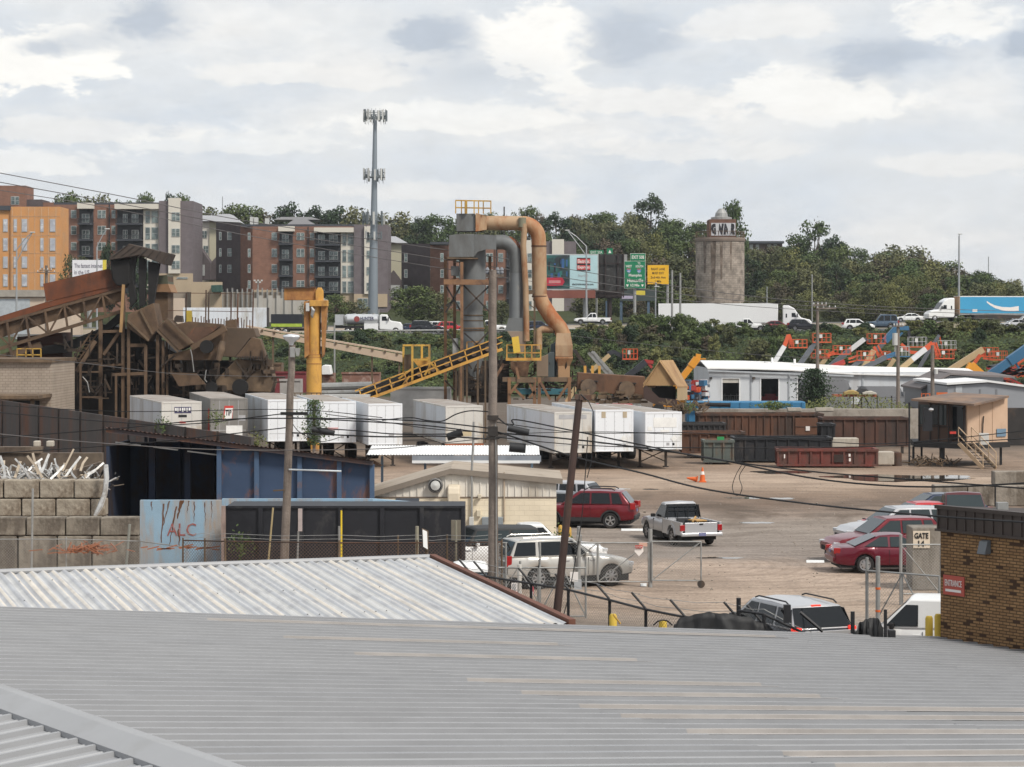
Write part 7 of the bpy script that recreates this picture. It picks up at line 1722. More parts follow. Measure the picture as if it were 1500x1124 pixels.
MB().prism([P(992,566,D-.1),P(1007,566,D+3.2),P(1007,586,D+3.2),P(992,587,D-.1)],(.0,.08,0)).build('side_wall',mat('hood_side_tan',(.38,.27,.15),.7,0,.1,.6),hdm)
MB().prism([P(966,528,D-.2),P(986,527.5,D+3.4),P(962,566,D+3.4),P(942,566,D-.2)],(0,0,-.1)).build('roof',hm,hdm)
pp([(954,566),(990,566),(990,586),(958,586)],D+3,.2).build('inner_wall',black,hdm)
pp([(943,566),(948,566),(966,583),(992,586),(992,596),(958,592),(943,584)],D-.1,.3).build('chute',mat('chute_dark_brown',(.055,.033,.027),.8,0,.2,.8),hdm)
mb=MB()
for i in range(70):
 a=P(rr.uniform(975,1030),rr.uniform(592,606),168+rr.uniform(0,2));ang=rr.uniform(0,3.1);mb.bar(a,a+V((math.cos(ang)*.6,.1,math.sin(ang)*.4)),.08)
tag(mb.build('scrap_heap',rustbrown,None),'tangle of rusty scrap behind the rightmost white trailer','scrap heap',kind='stuff')
D=196
for k,(a,b,lab)in enumerate((((862,517),(893,552),'left of two slanting steel rails behind the mill casing'),((867,515),(899,552),'right of two slanting steel rails behind the mill casing'),((840,512),(862,545),'dark slanting conveyor rail against the tan outlet box'))):
 o=single('steel_rail',MB().bar(P(*a,D),P(b[0]+(b[0]-a[0])*1.2,b[1]+(b[1]-a[1])*1.2,D),.28,.22).bar(P(a[0]+3,a[1],D),P(b[0]+3+(b[0]-a[0])*1.2,b[1]+(b[1]-a[1])*1.2,D),.1,.1),galv if k<2 else darksteel,lab,'rail')
D=214
def far_box(px0,px1,y0,y1,D,m,name,label,cat):return single(name,MB().bx(X(px0,D),X(px1,D),D,D+2.4,max(0,Z(y1,D)-1),Z(y0,D)).bx(X(px0,D)-.06,X(px1,D)+.06,D-.08,D-.003,Z(y0,D)-.14,Z(y0,D)+.05),m,label,cat)
far_box(396,448,545,560,D,mat('maroon_box',(.17,.030,.035),.7,0,.15,.6),'container','maroon container behind the shredder end, left of the yellow column','container')
far_box(472,489,547,563,D,mat('mottled_box',(.34,.25,.20),.8,0,.2,1,(.16,.06,.04),.5,1),'container','mottled pinkish rusty bin just right of the yellow column','container')
far_box(501,556,546,561,D,mat('rustpink_box',(.22,.115,.085),.8,0,.2,.8,(.42,.34,.30),.35,.8),'container','rusty pink container behind the foot of the black conveyor','container')
single('truck_cab',MB().loft([[V((X(a,212),212+dd,Z(b,212)))for a,b in((471,549),(471,537),(474,535),(483,535.5),(485,547),(485,549))]for dd in(0,2.2)]),white,'white cab roof showing right of the yellow column','truck cab',bevel=.05)
far_box(410,440,556,576,200,mat('pale_machine',(.34,.32,.30),.7,0,.2,1),'skip','pale grey skip behind the yellow column base','container')
single('pipe_bundle',MB().tube(P(470,567,196),P(545,565,196),.35,n=10).tube(P(470,576,195),P(560,574,195),.22,n=10),galv,'grey pipes lying behind the trailers right of the yellow column','pipes')
far_box(472,540,579,590,176,mat('pale_roof_box',(.50,.50,.49),.6,0,.1,.5),'container','white-topped container low behind the trailers right of the yellow column','container')
far_box(572,660,568,600,192,mat('whiteish_box',(.48,.47,.45),.6,0,.2,1),'container','pale container showing through under the yellow walkway','container')
far_box(398,412,532,545,216,rustbrown,'container','small rusty box on the bank behind the shredder end','container')
org=mat('lift_orange',(.50,.080,.026),.6,0,.1,1);lgr=mat('lift_grey',(.105,.115,.13),.5,.1,.1,1);lwh=mat('lift_white',(.55,.55,.55),.5,0,.08,1);ltan=mat('lift_tan',(.42,.31,.17),.6,0,.1,1);lbl=mat('lift_blue',(.035,.125,.23),.5,0,.1,1);lamb=mat('lift_amber',(.66,.28,.025),.5,0,.1,1);ldk=mat('lift_dark',(.03,.032,.04),.6,0,.2,1)
lred=mat('lift_red',(.33,.035,.03),.5,0,.1,1);lrail=mat('lift_rail_grey',(.40,.40,.40),.5,.2,.1,1)
def basket(o,x0,x1,y0,y1,D,m,mr=None,lab=None):
 mr=mr or m;a=X(x0,D);b=X(x1,D);zt,zb=Z(y0,D),Z(y1,D);d=.95
 MB().bx(a,b,D,D+d,zb-.02,zb+.10).build('basket_floor',m,o)
 mb=MB();n=4
 for yy in(D+.03,D+d-.03):
  for z in(zt,zb+(zt-zb)*.55):mb.bar((a,yy,z),(b,yy,z),.06)
  for k in range(n+1):x=a+.03+(b-a-.06)*k/n;mb.bar((x,yy,zb+.1),(x,yy,zt),.05)
 for x in(a+.03,b-.03):
  for z in(zt,zb+(zt-zb)*.55):mb.bar((x,D,z),(x,D+d,z),.07)
 mb.build('basket_rail',mr,o)
 MB().bx(a+(b-a)*.34,a+(b-a)*.50,D-.12,D-.0,zb+(zt-zb)*.50,zb+(zt-zb)*.88).build('control_box',paleware,o)
def lift(label,booms,jib=None,bk=None,bm=org,brm=None,D=288,base=None):
 """booms: list of (p, q, width m, material) sections; the chassis stands on the ground below the first."""
 p0=booms[0][0];bx_=X(p0[0],D);o=root('boom_lift',(bx_,D,0),label,'boom lift','boom lifts parked behind the white workshop')
 for p,q,w_,m in booms:MB().bar(P(*p,D),P(*q,D),w_,w_*1.15,(0,1,0)).build('boom',m,o)
 q0=P(*p0,D);cm=base or bm
 MB().bar(q0,V((bx_-1.2,D,1.6)),.42,.42).build('lower_boom',booms[0][3],o)
 MB().box((bx_-.8,D+.1,1.05),(3.6,2.0,.8)).build('chassis',cm,o,bevel=.08)
 for dx in(-2.1,.5):
  for dy in(-.95,1.05):MB().lathe([(.2,-.2),(.52,-.2),(.55,-.1),(.55,.1),(.52,.2),(.2,.2)],(bx_+dx,D+dy,.55),14,'Y').build('wheel',tyre,o,smooth=40)
 if jib:
  mb=MB()
  for p,q,w_ in jib:mb.bar(P(*p,D),P(*q,D),w_,w_)
  mb.build('jib',bm,o)
 for b_ in([bk]if bk and not isinstance(bk[0],tuple)else(bk or[])):basket(o,*b_,D-.4,bm,brm)
 return o
lift('boom lift with white arm, orange tip, leftmost over the workshop roof',[((1131,536),(1149,507),.55,lwh),((1149,507),(1155,491),.48,org)],[((1155,490),(1160,508),.22),((1157,490),(1163,508),.14)],(1156,1183,497.5,510))
lift('boom lift with dark grey arm and high orange basket behind the workshop',[((1170,536),(1190,508),.60,lgr),((1190,508),(1197,500),.45,lgr)],None,(1191,1218,488.5,502),D=291)
lift('boom lift with short tan arm and orange basket half hidden by the pole',[((1199,540),(1210,524),.55,ltan)],[((1192,524),(1215,523),.2),((1210,520),(1222,515),.25)],(1189,1216,512.5,525),D=294)
lift('boom lift with orange jib and basket beside the vine-covered pole top',[((1222,541),(1237,531),.4,org)],[((1212,521),(1228,517),.28)],(1221,1247,506.5,519.5),D=286)
lift('boom lift with long slate grey and white arm, basket to its right',[((1213,539),(1245,513),.62,lgr),((1245,513),(1266,497),.55,lwh),((1266,496.5),(1275,500),.3,lgr)],None,(1271,1298,489,504),D=293)
lift('boom lift with low orange basket and long orange jib in mid row',[((1246,540),(1262,527),.5,lgr)],[((1243,526),(1257,521),.25),((1243,531),(1256,528),.16)],(1256,1281,514.5,528.5),D=284)
lift('boom lift with tan arm and folded orange jib in mid row',[((1264,540),(1280,513),.6,ltan)],[((1280,508),(1291,529),.34),((1286,506),(1296,526),.2),((1291,522),(1297,519),.3)],(1290,1305,515,527),D=290)
lift('boom lift with blue knuckle arm and white cylinder behind the utility pole',[((1262,541),(1298,523),.6,lgr),((1296,524),(1312,518),.5,lbl)],None,(1312,1333,508,523),lbl,lrail,D=287)
lift('tall blue boom lift with bent blue top arm above the row',[((1264,535),(1298,498),.55,lgr),((1296,500),(1314,480),.8,lbl),((1314,480.5),(1331,481),.55,lbl),((1331,481),(1332,496),.32,ldk)],[((1312,498),(1322,487),.25)],None,lbl,D=296)
lift('boom lift with grey-railed basket and orange floor right of the utility pole',[((1300,541),(1310,526),.5,ltan)],[((1320,504),(1333,515),.34),((1321,509),(1335,517),.2),((1333,516),(1346,517),.4)],(1331,1358,494,509),org,lrail,D=292)
lift('boom lift with long tan and white arm and orange head, right of centre',[((1320,540),(1336,527),.62,ltan),((1336,527),(1356,511),.60,lwh),((1356,511),(1366,503),.60,org)],[((1367,502),(1374,524),.30),((1371,502),(1378,522),.18)],(1370,1398,512.5,526),D=285)
lift('boom lift with slim grey arm and grey-railed high basket, right of centre',[((1346,540),(1362,512),.42,lgr),((1362,512),(1376,491),.34,lgr)],[((1376,491),(1379,505),.14)],(1374,1401,499,513),org,lrail,D=294)
lift('boom lift with thick plain tan arm and red-orange twin baskets',[((1386,546),(1440,512),.75,ltan)],[((1437,511),(1441,522),.6)],[(1437,1463,509.5,523)],D=288)
lift('boom lift with far right orange basket overlapping the twin basket',[((1424,536),(1436,520),.4,org)],[((1440,525),(1455,527),.25)],(1451,1476,514.5,528),D=286)
lift('big teal-blue telescopic lift arm at the right edge',[((1442,555),(1478,530),.95,lbl),((1478,530),(1512,506),1.15,lbl),((1446,556),(1476,536),.3,lwh)],[((1482,524),(1493,540),.25)],None,lbl,D=282)
lift('amber knuckle-boom loader arm beside the teal-blue lift',[((1413,556),(1424,533),.85,lamb),((1422,534),(1443,553),.80,lamb)],None,None,lamb,D=278)
lift('amber telehandler arm raised left of the white workshop',[((994,560),(1012,537),.62,lamb),((1012,537),(1021,525),.75,lamb)],[((1019,523),(1026,524),.7),((1026,526),(1034,526),.12)],None,lamb,D=240)
lift('boom lift with tan arm, black jib and lone orange basket above the mill',[((848,560),(893,520),.40,ltan)],None,(912,934.5,511.5,527),D=226).name
o=[q for q in COL.objects if q.get('label','').startswith('boom lift with tan arm, black jib')][0]
MB().bar(P(890,519,226),P(899,515,226),.4).bar(P(898,515,226),P(913,523,226),.38).build('jib',ldk,o)
lift('dark blue-black boom lift arm with red head above the mill',[((912,556),(930,543),.55,ldk),((930,543),(946,530),.58,ldk)],[((944,529),(957,531),.35),((949,531),(955,539),.25)],None,lred,D=226)
lift('low red boom lift frame lying between the grey arms in mid row',[((1208,541),(1222,535),.4,lred),((1222,535),(1237,529),.45,lred)],[((1216,539),(1236,535),.2)],None,lred,D=281)
mb=MB();rr=random.Random(17)
cols_=[lred,lgr,org,lbl,lwh]
for i in range(130):
 px=rr.uniform(1004,1036);y=rr.uniform(560,590);mb.m=rr.randrange(5);mb.box(P(px,y,rr.uniform(236,242)),(rr.uniform(.2,.9),.6,rr.uniform(.2,.7)),rr.uniform(0,1.5))
o=mb.build('machine_park',cols_,None);tag(o,'jumble of small coloured hire machines between tan hood and workshop','machines',kind='stuff')
mb=MB()
for i in range(40):
 px=rr.uniform(1440,1500);y=rr.uniform(536,556);mb.m=rr.choice([0,2,1]);a=P(px,y,290);ang=rr.uniform(-.6,.6);mb.bar(a,a+V((math.cos(ang)*2,0,math.sin(ang)*2)),.25)
o=mb.build('folded_lifts',cols_,None);tag(o,'jumble of folded red and blue lift arms at the right edge','machines',kind='stuff')
def on_road(px,y):return(X(px,y),y,RZ(X(px,y),y))
HC=dict(SUV,clad=False,bumper=None)
def hw(label,cat,px,y,hdg,S,pm,**k):
 S=dict(S);S['bumper']=pm;S.setdefault('mirror',pm)
 return car(label,cat,on_road(px,y),R(hdg),S,pm,name='highway_car',**k)
hw('black SUV on the highway left of the grey cyclone','car',626,340,3,FULL,p_black)
hw('dark saloon behind the white tanker lorry','car',603,349,0,SEDAN,p_navy)
hw('white car on the highway between black and red SUVs','car',645,352,4,SUV,p_white)
hw('bright red SUV on the highway behind the black SUV','car',661,347,8,SUV,p_brightred)
hw('dark blue car on the highway under the bent tan duct','car',792,345,0,SUV,p_navy)
hw('dark red car hidden behind the black SUV by the white semi','car',1138,347,0,SEDAN,p_red)
hw('black SUV on the highway right of the white pickup','car',1177,342,-4,SUV,p_black)
hw('white crossover on the highway right of the vine-covered pole','car',1257,339,-3,SUV,p_white)
hw('white saloon on the far carriageway right of the blue van','car',1331,374,180,SEDAN,p_white)
hw('silver saloon at the right edge of the highway','car',1487,345,183,SEDAN,p_silver)
hw('blue-grey tall van on the highway between two white cars','van',1291,352,176,dict(FULL,ghz=(1.22,1.20,2.2),rails=None),paint('blue_grey',(.075,.115,.165)))
def hpick(label,px,y,hdg,pm):return pickup(label,on_road(px,y),R(hdg),pm,L_=5.8,crew=True,cabx=(-.75,2.0),name='highway_pickup')
hpick('white pickup on the highway before the white semi-trailer',1094,338.5,-3,p_white)
hpick('white pickup on the far carriageway under the billboard',868,372,180,p_white)
hpick('white and red pickup behind the grey cyclone legs',716,345,0,p_white)
hpick('white pickup cut by the right photo edge',1503,356,182,p_white)
def wheels(o,xs_,hw_,r=.5,z0=0):
 for x in xs_:
  for y in(hw_-.2,-hw_+.2):
   t=MB().lathe([(.22,-.2),(r-.05,-.2),(r,-.12),(r,.12),(r-.05,.2),(.22,.2)],(x,y,r+z0),16,'Y').build('wheel',tyre,o,smooth=40)
   MB().lathe([(.26,0),(.20,.03 if y<0 else-.03),(.001,.03 if y<0 else-.03)],(x,y+(-.2 if y<0 else .2),r+z0),12,'Y').build('rim',rimm,t)
def tractor(o,x0,pm,hw_=1.22,tall=3.75,day=False):
 """conventional cab, nose at +x; x0 = rear of cab"""
 prof=[(x0,.6),(x0,tall),(x0+.9,tall),(x0+1.7,tall-.42),(x0+2.25,2.55),(x0+2.75,1.90),(x0+4.0,1.62),(x0+4.35,1.25),(x0+4.4,.5),(x0+3.9,.45),(x0+2.6,.6)]
 if day:prof=[(x0,.7),(x0,2.75),(x0+.3,2.9),(x0+1.1,2.85),(x0+1.55,2.05),(x0+1.6,1.95),(x0+3.0,1.75),(x0+3.3,1.3),(x0+3.35,.55),(x0+1.5,.6)]
 MB().prism([V((x,-hw_,z))for x,z in prof],(0,2*hw_,0)).build('cab',pm,o,bevel=.14)
 ws=prof[3:5]if not day else prof[3:5]
 (xa,za),(xb,zb)=(prof[4],prof[5])if not day else(prof[3],prof[4])
 if not day:(xa,za),(xb,zb)=(x0+1.95,3.0),(x0+2.62,2.05)
 n_=V((za-zb,0,xb-xa)).normalized()*.06
 MB().prism([V((xa,-hw_+.15,za))+n_,V((xa,hw_-.15,za))+n_,V((xb,hw_-.15,zb))+n_,V((xb,-hw_+.15,zb))+n_],n_*.4).build('windscreen',glass,o)
 xs3=(x0+1.35,x0+2.05)if not day else(x0+.35,x0+1.15)
 for s in(1,-1):
  z0=2.0 if not day else 1.95
  MB().prism([V((xs3[0],s*hw_,z0)),V((xs3[1],s*hw_,z0)),V((xs3[1]-.2,s*hw_,z0+.62)),V((xs3[0],s*hw_,z0+.62))],(0,s*.02,0)).build('side_window',glass,o)
  if not day:MB().prism([V((x0+.45,s*hw_,1.9)),V((x0+.65,s*hw_,1.9)),V((x0+.65,s*hw_,2.5)),V((x0+.45,s*hw_,2.5))],(0,s*.02,0)).build('sleeper_window',glass,o)
  MB().box((xs3[1]+.15,s*(hw_+.2),z0+.25),(.14,.2,.5)).build('mirror',black,o)
  MB().box((prof[-4][0]-.12,s*hw_*.75,1.12),(.25,.45,.22)).build('headlight',headlamp,o)
 MB().bx(x0-2.6,x0+2.6,-.5,.5,.55,.95).build('chassis',black,o)
def new(name,label,cat,loc,hdg):
 o=bpy.data.objects.new(name,None);COL.objects.link(o);tag(o,label,cat);o.location=loc;o.rotation_euler=(0,0,R(hdg));return o
def semi(label,px,y,hdg,tm,L_=16,decal=None,capm_=None):
 o=new('semi_truck',label,'lorry',on_road(px,y),hdg);hw_=1.28;x1=L_/2-2.5;x0=x1-L_+1.5
 tractor(o,x1+.75,p_white)
 MB().bx(x0,x1,-hw_,hw_,1.15,4.05).build('trailer_box',tm,o,bevel=.04)
 if capm_:
  MB().bx(x0-.01,x1+.01,-hw_-.015,hw_+.015,3.92,4.07).build('roof_cap',p_white,o);MB().bx(x1-.10,x1+.03,-hw_-.02,hw_+.02,1.15,4.0).build('corner_trim',ct,o)
  MB().bx(x0,x1,-hw_-.012,hw_+.012,1.05,1.32).build('lower_rail',galv,o)
 MB().bx(x0+3.2,x1-2.5,-hw_+.03,-hw_+.06,.45,1.14).bx(x0+3.2,x1-2.5,hw_-.06,hw_-.03,.45,1.14).build('side_skirt',tm if not capm_ else darksteel,o)
 wheels(o,(x0+1.2,x0+2.5,x1-.5,x1+.55,x1+4.1),1.25)
 return o,x0,x1
trw=mat('semi_white',(.76,.76,.75),.45,0,.03,.3)
semi('white semi truck with long plain trailer, right of the road signs',1069,352,-8,trw,19.5)
sky_b=mat('semi_blue',(.045,.30,.52),.5,0,.05,.3)
o,x0,x1=semi('semi truck with white cab and bright blue trailer, far right',1464,373,190,sky_b,19.5,capm_=True)
sw_=MB();pts=[(x1-4.6,3.15),(x1-5.2,2.75),(x1-6.0,2.35),(x1-7.2,2.05),(x1-8.6,1.95),(x1-10,2.1)]
for i in range(len(pts)-1):(a,b),(c,d_)=pts[i],pts[i+1];w0,w1=.12+.05*i,.12+.05*(i+1);sw_.prism([V((a,1.285,b-w0)),V((c,1.285,d_-w1)),V((c,1.285,d_+w1)),V((a,1.285,b+w0))],(0,.015,0))
sw_.build('curved_arrow',whl,o);MB().bx(x1-3.0,x1-2.2,1.285,1.30,1.55,1.95).build('white_mark',whl,o)
tk=new('tanker_truck','white tanker lorry with silver tank and dark lettering, left of the grey cyclone','lorry',on_road(541,339),0)
tractor(tk,1.55,p_white,1.15,day=True);tkm=mat('tank_silver',(.56,.57,.58),.3,.45,.05,.5)
MB().loft([[V((x,1.18*math.cos(a)*k,2.15+.78*math.sin(a)*k))for a in[2*math.pi*j/20 for j in range(20)]]for x,k in((-3.55,.75),(-3.35,.97),(-3.0,1.0),(.9,1.0),(1.25,.97),(1.4,.75))]).build('tank',tkm,tk,smooth=40)
for x in(-2.2,-.8,.6):MB().lathe([(.25,0),(.25,.15)],(x,0,2.9),12).build('hatch',galv,tk)
MB().bx(-.7,1.35,-1.20,-.7,.55,1.55).build('side_cabinet',p_white,tk,bevel=.04);MB().bx(-4.9,1.4,-.9,.9,.85,1.25).build('frame',black,tk)
MB().bx(-4.95,-3.7,-1.1,1.1,1.3,2.85).build('rear_cabinet',mat('hose_cabinet',(.42,.43,.44),.5,.2,.1,1),tk,bevel=.03)
ld=MB()
for k in range(5):ld.bar((-3.65,-1.15,1.3+k*.3),(-3.2,-1.15,1.3+k*.3),.05)
ld.bar((-3.65,-1.15,1.2),(-3.65,-1.15,2.8),.05).bar((-3.2,-1.15,1.2),(-3.2,-1.15,2.8),.05);ld.build('ladder',galv,tk)
lettering('HUNTER',navy,tk,V((-.25,-1.175,2.28)),(1,0,0),(0,0,1),2.0,.50,bold=.02)
MB().lathe([(.42,0),(.42,.02)],(-1.75,-1.165,2.2),18,'Y').build('round_emblem',mat('emblem_red',(.25,.05,.045),.5),tk)
wheels(tk,(-3.1,-1.75,3.9),1.2,.5);MB().tube((1.45,-.95,1.2),(1.45,-.95,3.6),.07,n=8).build('exhaust',chrome,tk)
dt=new('box_truck','black box lorry with a lime-yellow stripe behind the yellow column','lorry',on_road(425,340),0)
MB().bx(-2.7,1.9,-1.2,1.2,1.0,3.0).build('box',p_black,dt,bevel=.04);MB().bx(-2.65,1.85,-1.22,-1.202,1.15,1.6).build('stripe',mat('lime',(.35,.45,.05),.5),dt);tractor(dt,2.1,p_black,1.1,day=True);wheels(dt,(-1.8,-.6,4.4),1.2)
wb2=new('box_trailer','white box trailer behind the rusty rod frame above the hopper','trailer',on_road(331,345),0)
MB().bx(-6.2,6.2,-1.28,1.28,.9,4.0).build('box',tw,wb2,bevel=.04);wheels(wb2,(-5,-3.8),1.25)
mb=MB()
for k in range(20):mb.bx(-6+k*.62-.02,-6+k*.62+.02,-1.295,-1.283,.95,3.95)
mb.build('box_seam',twall,wb2);MB().bx(6.2,6.3,-1.3,1.3,.9,4.02).build('corner_frame',darksteel,wb2)
gr=root('guard_rail',(X(560,334),334,RZ(0,335)),'long galvanised guard rail along the highway edge left of the cyclone','guard rail')
mb=MB();xs3=[X(px,333.6)for px in range(455,860,6)]
mb.path([V((x,333.6,road_z(max(-60,x))+.48))for x in xs3],.16,6);mb.build('rail',galv,gr)
mb=MB()
for x in xs3[::3]:mb.bx(x-.09,x+.09,333.7,333.85,road_z(max(-60,x))-.5,road_z(max(-60,x))+.6)
mb.build('post',greypole,gr)
D=392.0
bbd=root('billboard',(X(838,D),D,terrain(X(838,D),D)),'two-panel billboard with pale advert and dark picture on a rust-red beam','billboard')
fw=lambda a,b,y0,y1,m,nm,o,dy,t=.06:MB().bx(X(a,D),X(b,D),D-dy-t,D-dy,Z(y1,D),Z(y0,D)).build(nm,m,o)
fw(784,876.5,372.5,425,mat('billboard_frame',(.40,.42,.42),.6),'frame',bbd,0,.5)
fw(784,834.3,374,423,mat('billboard_picture',(.02,.03,.035),.6,0,.5,.7,(.02,.11,.10),.42,.35),'picture',bbd,.502);fw(834.6,875,374.5,423,mat('advert_pale',(.40,.57,.60),.6,0,.08,1.0),'advert',bbd,.502)
mb=MB();rr=random.Random(5)
for i in range(14):x=rr.uniform(800,832);y=rr.uniform(378,404);h_=rr.uniform(6,14);mb.m=rr.randrange(3);mb.bx(X(x,D),X(x+rr.uniform(1.5,4),D),D-.60-.003*i,D-.563,Z(y+h_,D),Z(y,D))
tag(mb.build('picture_figure',[mat('pic_blue',(.03,.10,.25),.6),black,mat('pic_teal',(.03,.16,.14),.6)],bbd),kind='stuff')
fw(803,816,374.5,388,mat('pic_haze',(.17,.25,.28),.6),'picture_sky',bbd,.555,.004)
MB().prism([V((X(a,D),D-.66,Z(b,D)))for a,b in((790,407),(823.5,407),(827,413),(823.5,419),(790,419))],(0,.04,0)).build('red_arrow',mat('arrow_red',(.45,.02,.045),.5),bbd)
fw(804,821,411,415,mat('arrow_text',(.55,.22,.22),.6),'arrow_text',bbd,.663,.01)
for dy_,y0,y1,m in((.565,378,397,black),(.62,379.5,386.5,mat('logo_red',(.50,.06,.06),.5)),(.62,389,395.5,MATS['logo_red'])):fw(845,864.5,y0,y1,m,'logo',bbd,dy_,.05 if m is black else .01)
for tx,y in(('Electronic',383),('Express',392.2)):lettering(tx,whl,bbd,V((X(854.8,D),D-.636,Z(y,D))),(1,0,0),(0,0,1),2.0,.62,bold=.02)
lettering('SmartHD',greym,bbd,V((X(854,D),D-.57,Z(404,D))),(1,0,0),(0,0,1),1.7,.45);lettering('electronicexpress.com',black,bbd,V((X(853.5,D),D-.57,Z(417,D))),(1,0,0),(0,0,1),3.6,.5,bold=.02)
fw(784,872,425.5,437,mat('beam_red',(.20,.065,.045),.7,0,.15,.3),'beam',bbd,-.3,1)
for px in(858,):
 MB().tube(V((X(px,D),D+1,terrain(X(px,D),D)-1)),V((X(px,D),D+1,Z(437,D))),.45,n=12).build('post',galv,bbd)
D=395.0;b2k=root('billboard',(X(897,D),D,terrain(X(897,D),D)),'dark strutted back of a second billboard between advert and green sign','billboard')
dbk=mat('strut_brown',(.030,.020,.019),.8,0,.25,.5)
fw(876.8,918.5,372.5,426,mat('back_dark',(.028,.027,.026),.8,0,.3,.4,(.13,.13,.13),.25,.6),'back_panel',b2k,0,.2);fw(914,918.6,373,423,galv,'edge_panel',b2k,.45,.05)
mb=MB()
for px in(878,886.5,905,913):mb.bx(X(px,D)-.1,X(px,D)+.1,D-.45,D-.203,Z(436,D),Z(372,D))
for y in(386,427,433):mb.bx(X(872,D),X(912,D),D-.6,D-.46,Z(y+.8,D),Z(y-.8,D))
mb.build('strut',dbk,b2k);MB().bx(X(873,D),X(911,D),D-.2,D+1.5,Z(437,D),Z(427,D)).build('walkway',dbk,b2k)
MB().tube(V((X(893,D),D+.5,terrain(X(893,D),D)-1)),V((X(893,D),D+.5,Z(436,D))),.4,n=10).build('post',dbk,b2k)
grs=mat('sign_green',(.004,.17,.075),.5,0,.05,.5);D=381.0
gsn=root('road_sign',(X(931,D),D,RZ(X(931,D),D)),'green motorway exit sign for Memphis and Huntsville','sign')
fw(915,945.5,382.5,423,whl,'border',gsn,0);fw(915,945,383,422.5,grs,'panel',gsn,.063);fw(923,945.5,371.5,382.3,whl,'border',gsn,0);fw(923.5,945,372,382,grs,'header',gsn,.063)
tx=lambda s,x,y,w_,h_,m=whl,o=gsn:lettering(s,m,o,V((X(x,D),D-.125,Z(y,D))),(1,0,0),(0,0,1),w_*D/F,h_*D/F,bold=.015)
tx('EXIT 50B',934.5,377,18,5);tx('TO',936,379.5+1.5+5,4,3.2);tx('WEST',921,390.2,9,3.4);tx('SOUTH',936.5,390.4,11,3.4);tx('Memphis',930.5,404,19,5.2);tx('Huntsville',930.5,411,23,5.2);tx('1/2 Mile',930,418,13,4)
for px,n in((921,'40'),(936,'65')):
 MB().prism([V((X(px+a,D),D-.125,Z(397+b,D)))for a,b in((-2.9,-3.2),(2.9,-3.2),(3.1,.5),(0,3.8),(-3.1,.5))],(0,-.02,0)).build('shield',mat('shield_blue',(.06,.17,.40),.5),gsn)
 MB().bx(X(px-2.8,D),X(px+2.8,D),D-.16,D-.146,Z(395.3,D),Z(393.8,D)).build('shield_top',mat('shield_red',(.45,.12,.10),.5),gsn);lettering(n,whl,gsn,V((X(px,D),D-.15,Z(397.8,D))),(1,0,0),(0,0,1),4*D/F,3*D/F)
for px in(919,941):MB().prism([V((X(px+a,D),D-.125,Z(418+b,D)))for a,b in((-2,-1),(2,-1),(0,2.6))],(0,-.02,0)).build('arrow',whl,gsn)
MB().tube(V((X(930,D),D+.4,RZ(X(930,D),D))),V((X(930,D),D+.4,Z(380,D))),.25,n=8).build('post',galv,gsn)
gs2=root('road_sign',(X(874,400),400,terrain(X(874,400),400)),'green EXIT 50A sign header peeking above the billboard','sign');D=400.0
fw(863.5,884,366.5,380,grs,'panel',gs2,0);tx=lambda s,x,y,w_,h_,o:lettering(s,whl,o,V((X(x,D),D-.065,Z(y,D))),(1,0,0),(0,0,1),w_*D/F,h_*D/F)
tx('EXIT 50A',873.8,369.8,17,4,gs2);fw(889,897.5,364,380,grs,'panel',gs2,0);MB().prism([V((X(a,D),D-.065,Z(b,D)))for a,b in((891,371),(893.3,366),(895.6,371))],(0,-.02,0)).build('arrow',whl,gs2);MB().tube(V((X(874,D),D+.3,Z(470,D))),V((X(874,D),D+.3,Z(372,D))),.2,n=8).build('post',galv,gs2)
D=383.0;ys_=root('road_sign',(X(964,D),D,RZ(X(964,D),D)),'yellow RIGHT LANE MUST EXIT road sign','sign')
fw(948.5,979.5,388.5,416.5,mat('sign_yellow',(.72,.40,.015),.5,0,.04,.5),'panel',ys_,0)
for s,y,w_ in(('RIGHT LANE',394.3,20),('MUST EXIT',400.3,17),('2nd-4th Ave',406.5,22),('1 Mile',412.3,9)):lettering(s,black,ys_,V((X(964,D),D-.065,Z(y,D))),(1,0,0),(0,0,1),w_*D/F,3.5*D/F,bold=.01)
MB().tube(V((X(978,D),D+.4,RZ(X(978,D),D)-.5)),V((X(978,D),D+.4,Z(390,D))),.22,n=8).build('post',galv,ys_)
D=402;low=root('low_billboard',(X(935,D),D,terrain(X(935,D),D)),'dark low billboard with a yellow patch on blue posts under the green sign','billboard')
fw(908,962,424,441,mat('low_board',(.045,.06,.06),.6,0,.15,.3),'panel',low,0);fw(932,945,426,432.5,mat('low_yellow',(.62,.50,.06),.6),'yellow_patch',low,.063,.02);fw(911,927,433.5,438,mat('low_lilac',(.42,.38,.50),.6),'pale_patch',low,.063,.02)
for px in(889,910,930,950):MB().bx(X(px,D)-.22,X(px,D)+.22,D+.1,D+.5,terrain(X(px,D),D)-1,Z(441,D)).build('post',mat('post_blue',(.07,.11,.16),.6),low)
fo=root('internet_billboard',(X(130,D),D,terrain(X(130,D),D)),'white billboard reading The fastest internet in the US, behind the conveyor','billboard');D=380
fw(106,156,381,415,mat('board_white',(.70,.70,.72),.5,0,.03,.4),'panel',fo,0);fw(150.5,156,381,400,mat('low_yellow',(.62,.50,.06),.6),'yellow_patch',fo,.063,.02)
for s,y,w_ in(('The fastest internet',389.5,41),('in the US',399,22)):lettering(s,mat('board_grey_text',(.13,.12,.16),.6),fo,V((X(109+w_/2,D),D-.065,Z(y,D))),(1,0,0),(0,0,1),w_*D/F,6.5*D/F,bold=.012)
MB().tube(V((X(130,D),D+.6,5)),V((X(130,D),D+.6,Z(400,D))),.4,n=8).build('post',galv,fo)
